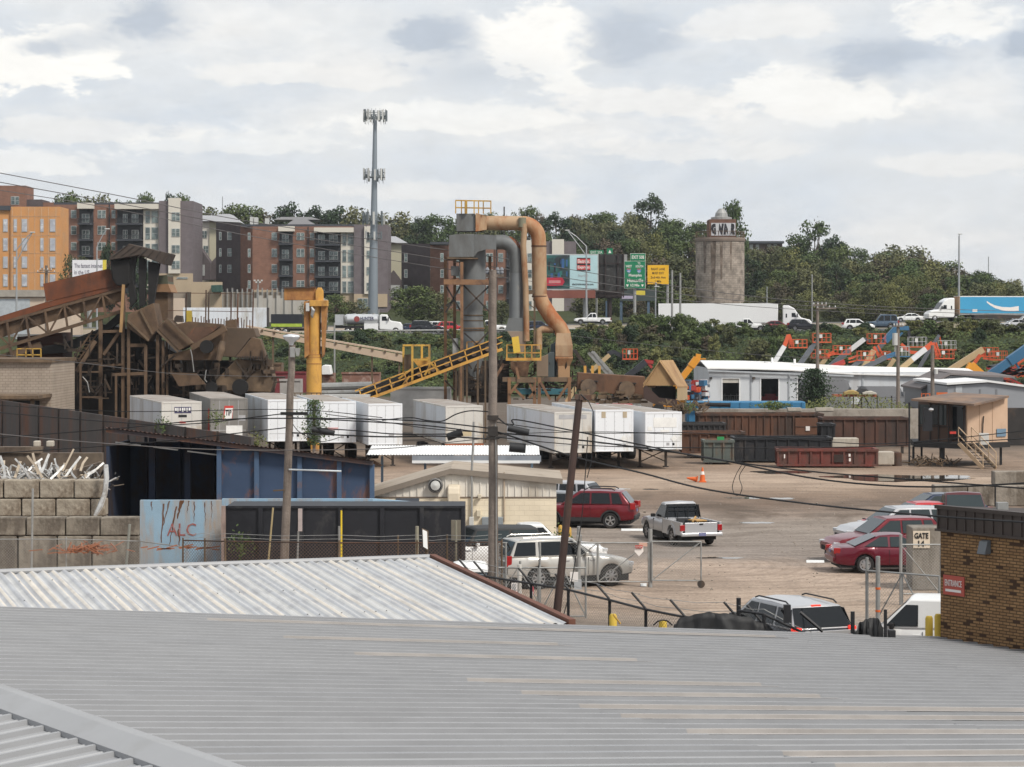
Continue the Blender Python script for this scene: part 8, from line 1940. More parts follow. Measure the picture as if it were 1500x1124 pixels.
D=420.0;so_=root('grain_silo',(X(1058,D),D+4.5,terrain(X(1058,D),D)),'round stained concrete-tile silo with graffiti head house','silo')
cS=V((X(1058,D),D+4.5,0));rs_=36/F*D
silm=brick_mat('silo_tile',(.30,.255,.215),(.275,.232,.195),(.20,.165,.14),1.0,.8,.4,.03,vari=.40)
MB().lathe([(rs_,terrain(cS.x,D)-4),(rs_,Z(353,D))],cS,48).build('drum',silm,so_,smooth=30);MB().lathe([(rs_*1.03,Z(353,D)+.003),(rs_*1.04,Z(350,D)),(rs_*1.03,Z(347.5,D))],cS,48).build('rim',mat('silo_rim',(.20,.155,.125),.9,0,.25,.5),so_)
stn=MB()
for a0,a1,y1,w_ in((-118,-104,440,1),(-138,-128,400,.6),(-96,-88,410,.7),(-72,-66,395,.6)):
 for k in range(8):
  t0,t1=k/8,(k+1)/8;f=lambda t:(a0+a1)/2+(a1-a0)/2*(1-.6*t);g_=lambda t:(a0+a1)/2-(a1-a0)/2*(1-.6*t);zz=lambda t:Z(353+(y1-353)*t,D)
  q=lambda a,z:cS+V((math.cos(R(a))*(rs_+.03),math.sin(R(a))*(rs_+.03),z));stn.add([q(f(t0),zz(t0)),q(g_(t0),zz(t0)),q(g_(t1),zz(t1)),q(f(t1),zz(t1))],[(0,1,2,3)])
stn.build('soot_stain',mat('soot',(.12,.09,.07),.95,0,.5,.8,(.26,.21,.17),.42,1.2,.6),so_)
mb=MB()
for k in range(40):a=2*math.pi*k/40;p=cS+V((math.cos(a)*rs_,math.sin(a)*rs_,Z(347.5,D)));mb.bar(p,p+V((0,0,1.1)),.07)
mb.path([cS+V((math.cos(2*math.pi*k/40)*rs_,math.sin(2*math.pi*k/40)*rs_,Z(347.5,D)+1.1))for k in range(41)],.05,5);mb.build('railing',rustbrown,so_)
h0,h1=X(1040,D),X(1079,D);MB().bx(h0,h1,D+1,D+7,Z(347.5,D),Z(321,D)).build('head_house',brick_mat('head_brick',(.17,.085,.06),(.14,.07,.05),(.15,.11,.09),1.0,.4,.13,.01),so_)
MB().bx(X(1042.5,D),X(1078,D),D+.9,D+.998,Z(345,D),Z(326.5,D)).build('white_paint',mat('graffiti_white',(.48,.48,.50),.7,0,.06,1),so_)
gfm=mat('graffiti_black',(.015,.014,.02),.7)
for i,ch in enumerate('GNAR'):lettering(ch,gfm,so_,V((X(1047+i*8.8,D),D+.9,Z(335.5,D))),(1,(-.05 if i%2 else .05),0),(.06*(1 if i%2 else-1),0,1),9.4*D/F,16.5*D/F,bold=.10,shear=.12*(1 if i%2 else-1),name='graffiti_letter')
MB().lathe([(1.9,Z(321,D)),(1.9,Z(317,D)),(1.2,Z(316,D)),(1.1,Z(311,D)),(.55,Z(305,D)),(.4,Z(304,D))],V((X(1060,D),D+4.5,0)),16).build('vent_cap',galv,so_)
D=430.0;ctw=root('cell_tower',(X(545,D),D,terrain(X(545,D),D)),'tall grey monopole mast with three rings of antennas','mast')
tp=P(549.5,176,D);bs_=V((X(546,D),D,terrain(X(546,D),D)-1));MB().path([bs_,bs_+(tp-bs_)*.25,bs_+(tp-bs_)*.6,tp],[.98,.84,.58,.34],12).build('mast',mat('mast_grey',(.21,.24,.27),.5,.2,.06,.3),ctw,smooth=40)
am=mat('antenna_white',(.48,.48,.46),.5,0,.15,.5);ad_=mat('antenna_grey',(.12,.14,.15),.6)
for y0,y1,R_,n,cxp,sq in((160,179,2.15,15,549.7,1),(246,266,1.95,9,548,1),(309,331,2.0,9,547,1),(338,352,1.5,5,547,1)):
 c=P(cxp,(y0+y1)/2,D);
 fr=MB();rg=[c+V((math.cos(2*math.pi*k/12)*R_,math.sin(2*math.pi*k/12)*R_,-.5))for k in range(13)];fr.path(rg,.07,5);fr.path([p+V((0,0,.9))for p in rg],.045,5)
 for k in range(3):a=2*math.pi*k/3+.5;fr.bar(c+V((0,0,-.5)),c+V((math.cos(a)*R_,math.sin(a)*R_,-.5)),.14)
 fr.build('antenna_frame',ad_,ctw);rr=random.Random(int(y0))
 for k in range(n):
  a=2*math.pi*(k+rr.uniform(-.2,.2))/n;h_=(y1-y0)*D/F*rr.uniform(.75,.98);p=c+V((math.cos(a)*R_,math.sin(a)*R_,rr.uniform(-.15,.15)))
  MB().box(p,(.20,rr.uniform(.28,.40),h_),a).build('antenna',am if rr.random()<.6 else ad_,ctw)
 mb=MB()
 for k in range(n):a=2*math.pi*(k+.5)/n;p=c+V((math.cos(a)*R_*.9,math.sin(a)*R_*.9,-.2));mb.box(p,(.25,.25,.5));mb.bar(p+V((0,0,-1.4)),p+V((0,0,1.35)),.05)
 mb.build('radio_unit',ad_,ctw)
def lamp(label,pb,pt,arm,D,r=.12,double=False):
 z0=RZ(X(pb[0],D),D)if D<387 else terrain(X(pb[0],D),D)
 o=root('street_lamp',(X(pb[0],D),D,z0),label,'street lamp');b_=V((X(pb[0],D),D,z0-.3));t=P(*pt,D)
 MB().tube(b_,t,r,r*.6,8).build('pole',greypole,o);e=P(*arm,D)
 for k in((0,1)if double else(0,)):MB().path([t+V((0,0,-1.6*k)),(t+e)/2+V((0,0,.25-1.0*k)),e],.07,6).build('arm',greypole,o)
 MB().box(e,(.75,.35,.16)).build('lamp_head',paleware,o,bevel=.05)
lamp('tall white highway lamp post left of the blue semi',(1404.5,470),(1405,346),(1406.5,343),390,.22)
lamp('davit street lamp with two arms above the billboard',(859,440),(859,361),(831,337.5),388,.2,True)
lamp('dark davit street lamp before the orange building',(24,430),(24.5,366),(47.5,340.5),330,.16,True)
lamp('street lamp just left of the shredder hood',(142,420),(142,362),(157,335.5),350,.15)
lamp('thin lamp post among the highway poles right of the signs',(960,484),(960.5,414),(962,420),336,.13)
def spole(label,pb,pt,D,r,m=galv,z0=None):return single('pole',MB().tube(V((X(pb,D),D,(terrain(X(pb,D),D)if z0 is None else z0)-.5)),P(pb,pt,D),r,r*.8,8),m,label,'pole',loc=(X(pb,D),D,terrain(X(pb,D),D)))
spole('left of two galvanised poles before the white semi',984.5,396,334,.17);spole('right of two galvanised poles before the white semi',996.5,400,334,.17);spole('slim grey pole above the black SUV by the semi cab',1189.5,402,395,.13);spole('slim pole behind the semi trailer middle',1123.5,420,395,.10,greypole);spole('thin grey pole left of the tanker in the bank',490,473,300,.13);spole('faint mast on the skyline behind the right hill',1448,376,700,.18,greypole);spole('thin mast on the skyline above the middle apartments',326,288,560,.12,greypole);spole('thin dark post on the skyline above the duct',738.5,303,560,.2,darksteel)
def upole(label,px,y0,y1,D,arms=(),tank=None,r=.16):
 o=root('wooden_pole',(X(px,D),D,terrain(X(px,D),D)),label,'utility pole');MB().tube(V((X(px,D),D,terrain(X(px,D),D)-.3)),P(px,y0,D),r,r*.75,10).build('pole',wood,o)
 for a,b,y in arms:
  MB().bar(P(a,y,D-.2),P(b,y,D-.2),.14).build('crossarm',wood,o)
  for t in(.05,.35,.65,.95):MB().lathe([(.05,0),(.08,.1),(.03,.3)],P(a+(b-a)*t,y,D-.2),8).build('insulator',paleware,o)
 if tank:MB().tube(P(tank[0],tank[2],D-.3),P(tank[0],tank[1],D-.3),tank[3],n=12).build('transformer',paleware,o)
 return o
vp=upole('vine-covered wooden pole before the white workshop',1197.5,442,600,228,((1191,1211,447),(1196,1225,452)),None,.19)
upole('dark wooden pole with white transformer behind the carports',1315.5,474,590,226,((1309,1323,478),),(1311,488,506,.26),.2);upole('grey wooden pole right of the transformer pole',1366,506,590,226,(),(1371,541,548,.2),.22);upole('wooden pole with crossarms before the orange building',68,389,430,320,((54,81,399),(58,76,396)),None,.24)
fp=root('floodlight_mast',(X(378,400),400,terrain(X(378,400),400)),'short floodlight mast before the middle apartment block','mast');MB().tube(V((X(378,400),400,terrain(X(378,400),400))),P(378,410,400),.12,n=8).build('pole',galv,fp)
for k in range(5):MB().box(P(373+k*2.6,411+(k%2)*2.5,399.8),(.3,.25,.25)).build('floodlight',paleware,fp)
abrick=brick_mat('apartment_brick',(.24,.125,.088),(.21,.108,.076),(.20,.13,.10),1.0,.6,.2,.015,vari=.12)
purp=brick_mat('purple_brick',(.165,.142,.150),(.150,.128,.136),(.14,.12,.125),1.0,.6,.2,.015,vari=.10);dpurp=brick_mat('dark_purple_brick',(.105,.085,.088),(.095,.078,.08),(.09,.075,.074),1.0,.6,.2,.015)
acream=mat('apartment_cream',(.60,.56,.49),.7,0,.05,.2);apale=mat('apartment_pale_yellow',(.44,.41,.30),.7,0,.05,.2);atan=mat('apartment_tan_base',(.42,.33,.23),.8,0,.1,.3);adark=mat('apartment_dark',(.022,.024,.028),.6,0,.2,.5);aroof=mat('apartment_roof',(.33,.33,.34),.6,.1,.05,.3);parap=mat('parapet_dark',(.05,.055,.065),.6)
osb=mat('orange_sheathing',(.54,.26,.095),.8,0,.10,.25,(.48,.26,.12),.4,.4);osbl=mat('sheathing_tape',(.55,.36,.22),.7);frm=mat('window_frame_white',(.40,.41,.40),.5);win1=mat('apartment_glass',(.06,.085,.085),.12,0,.3,.3,(.20,.25,.24),.45,.7,spec=.8);winw=mat('wrapped_window',(.40,.41,.45),.35,0,.25,.5,(.70,.70,.72),.3,.8)
class Apt:
 def __init__(s,label,px,D,zb=11):
  s.D=D;s.zb=zb;s.o=root('apartment_building',(X(px,D),D,terrain(X(px,D),D)),label,'building')
 def wall(s,a,b,top,m,dy=0.0,dep=8,bot=None,nm='wall',bot_z=None):
  D=s.D;MB().bx(X(a,D),X(b,D),D+dy,D+dy+dep,s.zb if bot is None else Z(bot,D),Z(top,D)).build(nm,m,s.o);return s
 def side(s,a,b,ta,tb,d0,d1,m,nm='side_wall'):
  MB().prism([V((X(a,s.D+d0),s.D+d0,s.zb)),V((X(b,s.D+d1),s.D+d1,s.zb)),V((X(b,s.D+d1),s.D+d1,Z(tb,s.D+d1))),V((X(a,s.D+d0),s.D+d0,Z(ta,s.D+d0)))],(0,.3,0)).build(nm,m,s.o);return s
 def win(s,a,b,y0,y1,dy=0.0,n=1,pm=None,fm=None):
  D=s.D+dy;x0,x1,z0,z1=X(a,D),X(b,D),Z(y1,D),Z(y0,D)
  w_=MB().bx(x0,x1,D-.09,D-.004,z0,z1).build('window',fm or frm,s.o);p=MB();t=.10
  for k in range(n):
   u0=x0+(x1-x0)*k/n;u1=x0+(x1-x0)*(k+1)/n;zm=(z0+z1)/2
   p.bx(u0+t,u1-t/2,D-.12,D-.091,z0+t,zm-.04);p.bx(u0+t,u1-t/2,D-.12,D-.091,zm+.04,z1-t)
  p.build('pane',pm or win1,w_);return s
 def wins(s,cols,rows,dy=0.0,pm=None,fm=None):
  for c in cols:
   for r_ in rows:s.win(c[0],c[1],r_[0],r_[1],dy,c[2]if len(c)>2 else 1,pm,fm)
  return s
 def bay(s,a,b,top,slabs,bot,doors):
  D=s.D;MB().bx(X(a,D),X(b,D),D-.25,D-.006,Z(bot,D),Z(top,D)).build('bay_recess',adark,s.o)
  for y in slabs:
   f=MB().bx(X(a-.5,D),X(b+.5,D),D-1.8,D-.26,Z(y+1.3,D),Z(y-.6,D)).build('balcony',parap,s.o);r_=MB()
   n=int((b-a)*1.5)
   for k in range(n+1):x=X(a-.4+(b-a+.8)*k/n,D);r_.bar((x,D-1.75,Z(y,D)),(x,D-1.75,Z(y-7.5,D)),.04)
   r_.bar((X(a-.4,D),D-1.75,Z(y-7.5,D)),(X(b+.4,D),D-1.75,Z(y-7.5,D)),.09);r_.build('railing',adark,f)
   for(c,e)in doors:s.win(c,e,y-15,y-2,-.26,2)
  return s
R1=[(308,320),(331,344),(355,367),(379,391)]
a=Apt('unfinished building in orange sheathing with taped window openings, at the left edge','44' and 44,415)
a.wall(-60,15.5,308,osb,.4);a.wall(15.6,88,303,osb);mb=MB()
for px in(18,31,42,51,61,71,82):mb.bx(X(px,415)-.05,X(px,415)+.05,414.95,414.995,Z(430,415),Z(304,415))
for y in(317,345,371,399):mb.bx(X(15.6,415),X(88,415),414.95,414.99,Z(y+.3,415),Z(y-.3,415))
mb.build('sheathing_tape',osbl,a.o);MB().bx(X(-60,415),X(16,415),414.9,420,Z(308,415)+.003,Z(301.5,415)).build('parapet',parap,a.o)
OR=[(321,340),(349,368),(376,393),(402,420)]
a.wins([(-12,-6),(4.5,11.5)],OR,.4,winw,frm);a.wins([(20,25),(32,40),(59,64),(73,81)],OR,0,winw,frm)
a=Apt('tall plain brick block rising behind the orange building',10,470);a.wall(-60,37.5,272,abrick);a.win(16,28,288,300,0,2);a.wall(37.6,60,292,dpurp,1);a.wall(60.2,84,296,abrick,2)
a=Apt('brick apartment block with black balconies and cream-striped grey tower, left',180,458)
a.wall(78,234,300,abrick,0,14);a.wall(78,234,296.5,parap,.6,12,300,'parapet');a.wall(234.2,284,295,purp,-1.2,14);a.wall(248.5,265.5,291,acream,-1.8,2,401,'cream_stripe')
for x0,x1,t,bt in((115.5,138.5,298,306.5),(170,233.8,299.5,307)):a.wall(x0,x1,t,acream,-1.9,1.8,bt,'cream_cap')
a.wall(210.5,233.8,307.2,acream,-.4,.38,425,'white_panel');a.bay(116.5,137,307,(328.5,352,375.5,399),430,((120,131),));a.bay(172,209.5,308,(328.5,352,375.5,399),430,((180,187),(193,203)))
a.wins([(104,112),(143,155,2),(163.5,169)],R1,0);a.wins([(213,220,1),(222,231.5,1)],[(309,327),(333,351),(357,375),(381,399)],-.4);a.wins([(251.5,263.5,2)],[(311,324),(335,347),(359,371),(382,394)],-1.8)
for x in(160.5,234):MB().tube(V((X(x,458),457.6,12)),V((X(x,458),457.6,Z(300,458))),.12,n=6).build('downpipe',adark,a.o)
a.wall(234.3,284,401,atan,-1.4,.19,440,'tan_base');a.win(246,254,406,415,-1.4);a.win(259,275,406,409,-1.4)
a=Apt('cream gabled apartment wing between the two brick blocks',300,486)
a.wall(284,317,323,acream,0);a.wall(307,318,323.2,apale,-.3,.28);a.win(295,303,338,349,0,2);a.win(298,305,360,371,0,2)
MB().prism([P(280,324,485),P(319,324,485),P(317,316,492),P(290,315.5,492)],(0,6,0)).build('roof',aroof,a.o);MB().prism([P(310,324,484),P(352,326,484),P(336,313.5,494),P(318,314,494)],(0,8,0)).build('roof',aroof,a.o)
MB().prism([P(283.5,410,478),P(283.5,379,478),P(293,363,478),P(308,385,478),P(308,410,478)],(0,5,0)).build('brick_gable',dpurp,a.o);MB().prism([P(308,410,480),P(308,386,480),P(317,376,480),P(317,410,480)],(0,5,0)).build('brick_gable',dpurp,a.o)
MB().prism([P(283.2,381,477.8),P(293,363,477.8),P(293,361.5,477.8),P(283.2,379,477.8)],(0,3,0)).build('gable_trim',aroof,a.o);MB().bx(X(293,478),X(300,478),477.9,477.99,Z(404,478),Z(388,478)).build('entrance',frm,a.o)
a=Apt('brick apartment block with black balconies behind the yellow crane arm, middle',450,458)
a.side(316.5,352,325,327,16,5,dpurp);a.side(352.2,370,330,332,5,0,abrick);a.wall(370,519,332,abrick,0,14);a.wall(352,519,328.5,parap,.8,12,332,'parapet');a.wall(519.2,568,329.5,purp,-1.2,14);a.wall(534.5,551,332,acream,-1.8,2,431,'cream_stripe')
for x0,x1,t,bt in((409,432,332,339.5),(461,518.8,334,341)):a.wall(x0,x1,t,acream,-1.9,1.8,bt,'cream_cap')
a.wall(499.5,518.8,341.2,acream,-.4,.38,430,'white_panel');R2=[(341,352),(364.5,377),(387.5,400),(411,423)]
a.bay(409.5,429,340,(358,381,404.5,427),440,((413,423),));a.bay(462,498.5,341.5,(359,383,406,428),440,((466,476),(482,495)))
a.wins([(398,406),(434.5,446,2),(454,460.5)],R2);a.wins([(501.5,507.5),(509.5,518)],[(342.5,360),(366,384),(389,407),(412,429)],-.4);a.wins([(537,549,2)],[(343,355),(367,379),(391,403),(414,426)],-1.8);a.wins([(363,367)],R2,-.15)
a.wins([(321,324.5),(333,340)],[(340,352),(364,376),(388,400)],9)
for x in(451.5,):MB().tube(V((X(x,458),457.6,12)),V((X(x,458),457.6,Z(333,458))),.12,n=6).build('downpipe',adark,a.o)
a.wall(372,519,425,atan,-.12,.1,446,'tan_base');a.wall(519.3,568,431,atan,-1.4,.19,450,'tan_base');a.win(524,539,437,452,-1.4,2)
for pts in([(400,322),(470,322),(455,318),(412,318)],[(420,329),(462,329),(450,322),(430,322)]):MB().prism([P(x,y,474)for x,y in pts],(0,10,0)).build('roof',aroof,a.o)
for px,t in((366,318),(372,318.5),(388,320),(509,329)):MB().bx(X(px,462),X(px+5,462),462,464,Z(333,462),Z(t,462)).build('roof_unit',paleware,a.o)
a=Apt('pale yellow gabled wing just right of the grey mast',578,484);a.wall(568.3,590,356,apale);MB().prism([P(560,356,483),P(597,356,483),P(580,346.5,490),P(566,346,490)],(0,6,0)).build('roof',aroof,a.o)
MB().prism([P(566,440,470),P(566,409,470),P(576,396,470),P(588,412,470),P(588,440,470)],(0,5,0)).build('brick_gable',dpurp,a.o);MB().bx(X(572,470),X(586,470),469.8,469.98,Z(436,470),Z(418,470)).build('entrance',frm,a.o)
a=Apt('brick block behind the grey cyclone with a cream-topped grey tower',740,462)
a.side(588,630,357,357,14,5,dpurp);a.side(630.2,657,359,360,5,0,abrick);a.wall(657,770,358,abrick,0,12);a.wall(630,770,354.5,parap,.8,10,358,'parapet');a.wall(770.2,798,352,acream,-.4,10);a.wall(798.2,844,354,purp,-.8,12);a.wall(808.5,826,351,acream,-1.4,2,460,'cream_stripe')
R3=[(371,384),(395,407),(418,430),(441,453)];a.wins([(645,650),(666,674),(712,722,2),(730,737)],R3);a.wins([(773,779),(784,792)],R3,-.4);a.wins([(592,597),(612,619)],R3,9);a.bay(742,766,364,(390,413,437),460,((746,760),))
for x in(727.5,):MB().tube(V((X(x,462),461.6,12)),V((X(x,462),461.6,Z(360,462))),.12,n=6).build('downpipe',adark,a.o)
D=360;o=root('pale_shed',(X(30,D),D,terrain(X(30,D),D)),'long pale low shed with grey door under the orange building','building');MB().bx(X(-60,D),X(104,D),D,D+8,5,Z(436,D)).build('wall',mat('pale_block',(.50,.40,.31),.8,0,.1,.4),o);MB().bx(X(-60,D),X(68,D),D-.5,D+8.3,Z(435,D),Z(425,D)).build('roof_band',mat('taupe_band',(.31,.28,.24),.8),o);MB().bx(X(-20,D),X(44,D),D-.1,D-.004,5,Z(438,D)).build('roller_door',mat('door_grey',(.38,.41,.43),.6),o)
D=352;single('pink_wall',MB().bx(X(92,D),X(118,D),D,D+2,5,Z(470,D)).bx(X(240,D),X(268,D),D,D+2,5,Z(437,D)),MATS['pale_block'],'pinkish pale wall pieces seen through the shredder','wall')
D=440;o=root('retaining_wall',(X(330,D),D,terrain(X(330,D),D)),'tan concrete retaining wall with posts below the apartment blocks','wall');MB().bx(X(240,D),X(470,D),D,D+1,8,Z(428,D)).build('wall',mat('retaining_tan',(.28,.235,.19),.9,0,.15,.2),o);MB().bx(X(282,D),X(326,D),D-2,D-.1,8,Z(413.5,D)).build('enclosure',atan,o)
mb=MB()
for k in range(26):x=X(282+k*7.3,D-.3);mb.bx(x-.12,x+.12,D-.5,D-.1,8,Z(424-(k%3),D))
mb.build('post',galv,o)
single('skip',MB().prism([P(310,428,436),P(309,418,436),P(324,417.5,436),P(325,428,436)],(0,2,0)),mat('bin_green',(.03,.075,.06),.6),'dark green skip before the tan enclosure under the apartments','skip',bevel=.05)
D=420;o=root('white_fence_wall',(X(440,D),D,terrain(X(440,D),D)),'pale concrete wall with pilasters below the middle apartment block','wall');MB().bx(X(372,D),X(480,D),D,D+.5,6,Z(437,D)).build('wall',mat('pale_wall',(.40,.375,.34),.9,0,.12,.3),o)
for px in(382,396,408,420,432,452):MB().bx(X(px,D)-.35,X(px,D)+.35,D-.3,D-.01,6,Z(433,D)).build('pilaster',MATS['pale_wall'],o)
single('house',MB().bx(X(1090,560),X(1140,560),560,568,terrain(X(1110,560),560)-4,Z(358,560)),mat('far_house_brick',(.12,.085,.075),.8,0,.1,.3),'small flat-roofed brown house on the hill right of the silo','house')if False else None
D=600;o=root('house',(X(1112,D),D,terrain(X(1112,D),D)),'low flat-roofed brown house on the hill right of the silo','house');MB().bx(X(1094,D),X(1146,D),D,D+9,15,Z(357,D)).build('wall',mat('far_house_brick',(.12,.085,.075),.8,0,.1,.3),o);MB().bx(X(1092,D),X(1148,D),D-1,D+9.5,Z(356.9,D),Z(353.5,D)).build('roof',parap,o)
for px in(1098,1107,1124,1133):MB().bx(X(px,D),X(px+5,D),D-.1,D-.01,Z(366,D),Z(358,D)).build('window',frm,o)
def leafm(nm,c,c2):return mat(nm,c,.8,0,.30,.9,c2,.45,.55,randhue=.16,spec=.15)
LM=[leafm('leaf_dark',(.044,.066,.034),(.030,.046,.025)),leafm('leaf_green',(.088,.118,.042),(.055,.078,.031)),leafm('leaf_olive',(.115,.120,.054),(.080,.085,.042)),leafm('leaf_yellowish',(.150,.155,.056),(.096,.108,.045)),leafm('leaf_brownish',(.105,.088,.058),(.074,.062,.043))]
bark=mat('bark',(.075,.058,.045),.95,0,.3,2)
def leaf(mb,p,s,r,nrm):
 n=(nrm+V((r.gauss(0,.55),r.gauss(0,.55),r.gauss(0,.55)))).normalized();u=n.orthogonal().normalized();u=Matrix.Rotation(r.uniform(0,6.28),3,n)@u;v=n.cross(u)
 mb.add([p-u*s,p+v*s*.55,p+u*s,p-v*s*.55],[(0,1,2,3)])
def crown(mb,r,h,rad,z0,nl,per,ls,squash=1.0,top=.0):
 """leaf clumps spread through an uneven crown; z0 is the crown's foot"""
 lobes=[]
 for i in range(nl):
  t=r.random();a=r.uniform(0,6.28);rr_=rad*math.sqrt(r.random())*(math.sin(math.pi*min(.97,max(.06,t*.9+.05)))**.6)*.80
  lobes.append((V((math.cos(a)*rr_,math.sin(a)*rr_,z0+(h-z0)*(.08+.86*t))),rad*r.uniform(.24,.46)*(1-.35*t*top)))
 for c,q in lobes:
  for k in range(int(per*(q/rad/.35)**2)):
   d=V((r.gauss(0,1),r.gauss(0,1),r.gauss(0,1))).normalized();rr_=q*(r.random()**.28)*r.uniform(.85,1.1)
   leaf(mb,c+V((d.x*rr_,d.y*rr_,d.z*rr_*squash)),ls*r.uniform(.7,1.3),r,(d+V((0,0,.35))).normalized())
 return lobes
def tree_proto(nm,seed,h,rad,z0,nl,per,ls,m,squash=.85,top=.5):
 r=random.Random(seed);o=bpy.data.objects.new(nm,None);COL.objects.link(o);mb=MB();lobes=crown(mb,r,h,rad,z0,nl,per,ls,squash,top)
 mb.build('crown',m,o,recalc=False);tb=MB();tb.path([(0,0,-2),(0,0,z0*.6),(.05*h*r.uniform(-1,1)*.3,0,z0+.35*(h-z0)),(0,0,h*.8)],[h*.022,h*.018,h*.012,.03],7)
 for c,q in lobes[:12]:
  b=V((0,0,z0*.5+.35*max(0,c.z-z0*.5)));tb.path([b,(b+c)/2+V((0,0,-.2)),c],[h*.010,h*.006,.02],5,False)
 tb.build('trunk',bark,o,smooth=60);o['h']=h;return o
PR=[tree_proto('broadleaf_tree',1,12,4.6,2.2,30,105,.30,LM[0]),tree_proto('broadleaf_tree',2,12,5.2,2.0,34,95,.30,LM[1]),tree_proto('broadleaf_tree',3,11,5.4,1.5,34,90,.30,LM[2]),tree_proto('broadleaf_tree',4,13,4.4,2.5,26,100,.30,LM[1]),tree_proto('broadleaf_tree',5,10,4.6,1.2,28,90,.28,LM[4]),tree_proto('willowy_tree',6,10,4.0,.8,34,85,.24,LM[3],1.2),tree_proto('sparse_tree',7,12,4.0,3.5,20,45,.26,LM[2],.8),tree_proto('bare_tree',8,12,3.6,3.5,14,14,.22,LM[4],.8)]
KIND=['dark green rounded tree','mid green bushy tree','olive green broad tree','tall mid green tree','brownish olive tree','yellow-green willowy tree','thin see-through tree','nearly bare twiggy tree']
def zone(px):
 for lim,s in((240,'behind the left brick apartments'),(420,'above the gap between the brick apartments'),(640,'beyond the grey mast'),(830,'behind the bent tan duct'),(1010,'on the hill left of the silo'),(1120,'on the hill around the silo'),(1260,'on the hill just right of the house'),(1400,'on the right hill before the tall lamp post'),(3000,'at the low right end of the hill')):
  if px<lim:return s
def KIND_S(k,px):return 'low scrubby '+KIND[k].replace(' tree','')+' tree by the far carriageway '+('left of the silo' if px<1018 else 'behind the semi trucks')
used=set();rr=random.Random(77);count={}
CAP=[(-100,288),(300,303),(600,318),(760,312),(900,312),(1010,322),(1060,345),(1090,356),(1150,352),(1185,338),(1240,348),(1270,374),(1320,370),(1400,390),(1450,406),(1500,416),(1600,420)]
def put(k,px,top,D,wpx=None,label=None,base=None,group='trees on the wooded hill'):
 """tree of kind k whose top shows at row top"""
 x=X(px,D);z=terrain(x,D)if base is None else base;hgt=Z(top,D)-z;p=PR[k];s=max(.25,hgt/p['h']);sx=s if wpx is None else wpx/F*D/(p['bw']if 'bw' in p else 10.0)
 l=label or KIND[k]+' '+zone(px)
 if k in used:o=dup(p,(x,D,z),rr.uniform(0,6.28),l,group,(sx,sx,s))
 else:used.add(k);o=p;o.location=(x,D,z);o.scale=(sx,sx,s);tag(o,l,'tree',group)
 o['category']='tree';return o
put(0,953,284,600,66,'large dark round-headed tree standing above the skyline left of the silo');put(1,1075,296,470,52,'mid green tree rising right behind the silo head house');put(3,1193,322,560,70,'big tall tree with twiggy top on the hill right of the silo house')
put(0,1225,345,555,62);put(1,1170,345,560,60);put(7,1200,316,575,40);put(2,1322,360,600,90,'broad olive tree crowning the right hill before the tall lamp post');put(1,1300,372,590,80);put(4,1355,375,590,70)
put(1,1388,384,600,70);put(0,1430,396,600,70);put(6,1262,372,640,46,'see-through thin tree in the saddle of the right hill');put(0,1450,402,590,56);put(2,1480,413,600,60);put(7,1490,408,610,40)
put(6,760,303,590,44,'thin-crowned tree on the skyline just behind the tan duct');put(1,775,304,600,44);put(0,815,311,580,70);put(2,845,318,590,60);put(1,880,313,590,76);put(2,905,325,560,80);put(3,835,320,600,60)
put(0,430,297,560,80);put(0,465,302,560,90);put(0,500,303,570,84);put(2,525,305,560,84);put(1,355,301,570,84);put(2,320,305,570,90);put(4,385,306,575,84);put(2,575,312,580,90);put(0,610,318,570,60);put(1,640,316,570,70);put(1,215,284,560,44);put(0,245,282,565,50);put(1,265,286,560,44);put(2,140,287,560,80);put(1,100,284,560,60);put(3,180,292,570,60);put(0,160,355,425,36,'dark tree before the left brick block, behind the shredder hood');put(2,110,375,400,56,'dark olive shrubby tree between orange building and billboard');put(0,205,362,420,60,'dark green tree behind the shredder hood roof')
put(1,605,420,398,86,'light green rounded tree on the highway bank left of the cyclone');put(2,640,428,400,56,'smaller light green tree close left of the cyclone frame');put(1,492,432,400,46,'small green tree behind the yellow crane head');put(2,520,440,402,50,'low green tree above the white tanker lorry');put(6,447,440,404,26,'small thin tree left of the yellow crane head')
put(2,735,440,398,46,'green tree seen between cyclone and grey down duct');put(1,700,446,400,40,'low tree between the cyclone legs')
for i in range(16):
 D=rr.uniform(432,452);put(rr.choice([5,5,5,3]),1235+i*9.5+rr.uniform(-4,4),rr.uniform(402,426),D,rr.uniform(40,62),'pale yellow-green willowy tree in the clump before the right hill')
for D,n,h0,h1 in((640,34,13,16.5),(585,38,12,16),(540,30,9,13),(500,32,9,12.5),(468,26,7,11)):
 for i in range(n):
  px=(-60 if D>500 else 800)+((1580 if D>500 else 760))*(i+rr.uniform(.1,.9))/n
  if D<560 and px<790:continue
  if D>570 and px>1400:continue
  x=X(px,D);hgt=rr.uniform(h0,h1);k=rr.choices([0,1,2,3,4,5],[3,4,4,2,3,1 if D<520 else 0])[0]
  put(k,px,max(lerp_tab(CAP,px)+rr.uniform(-3,16),HY-(terrain(x,D)+hgt-H)*F/D),D,rr.uniform(8,12.5)*F/D)
for i in range(34):
 px=850+i*20+rr.uniform(-8,8);D=rr.uniform(400,430)
 if 1018<px<1100:continue
 x=X(px,D);k=rr.choices([5,2,1,4],[4,3,2,1])[0];put(k,px,HY-(terrain(x,D)+rr.uniform(4,7.5)-H)*F/D,D,rr.uniform(5.5,9)*F/D,KIND_S(k,px),None,'scrub trees along the far carriageway')
def bush_proto(seed,m,per=120):
 r=random.Random(seed);mb=MB();crown(mb,r,2.0,1.35,-.25,18,per,.13,.8,.3);o=mb.build('bush',m,None,recalc=False);o['h']=2.0;return o
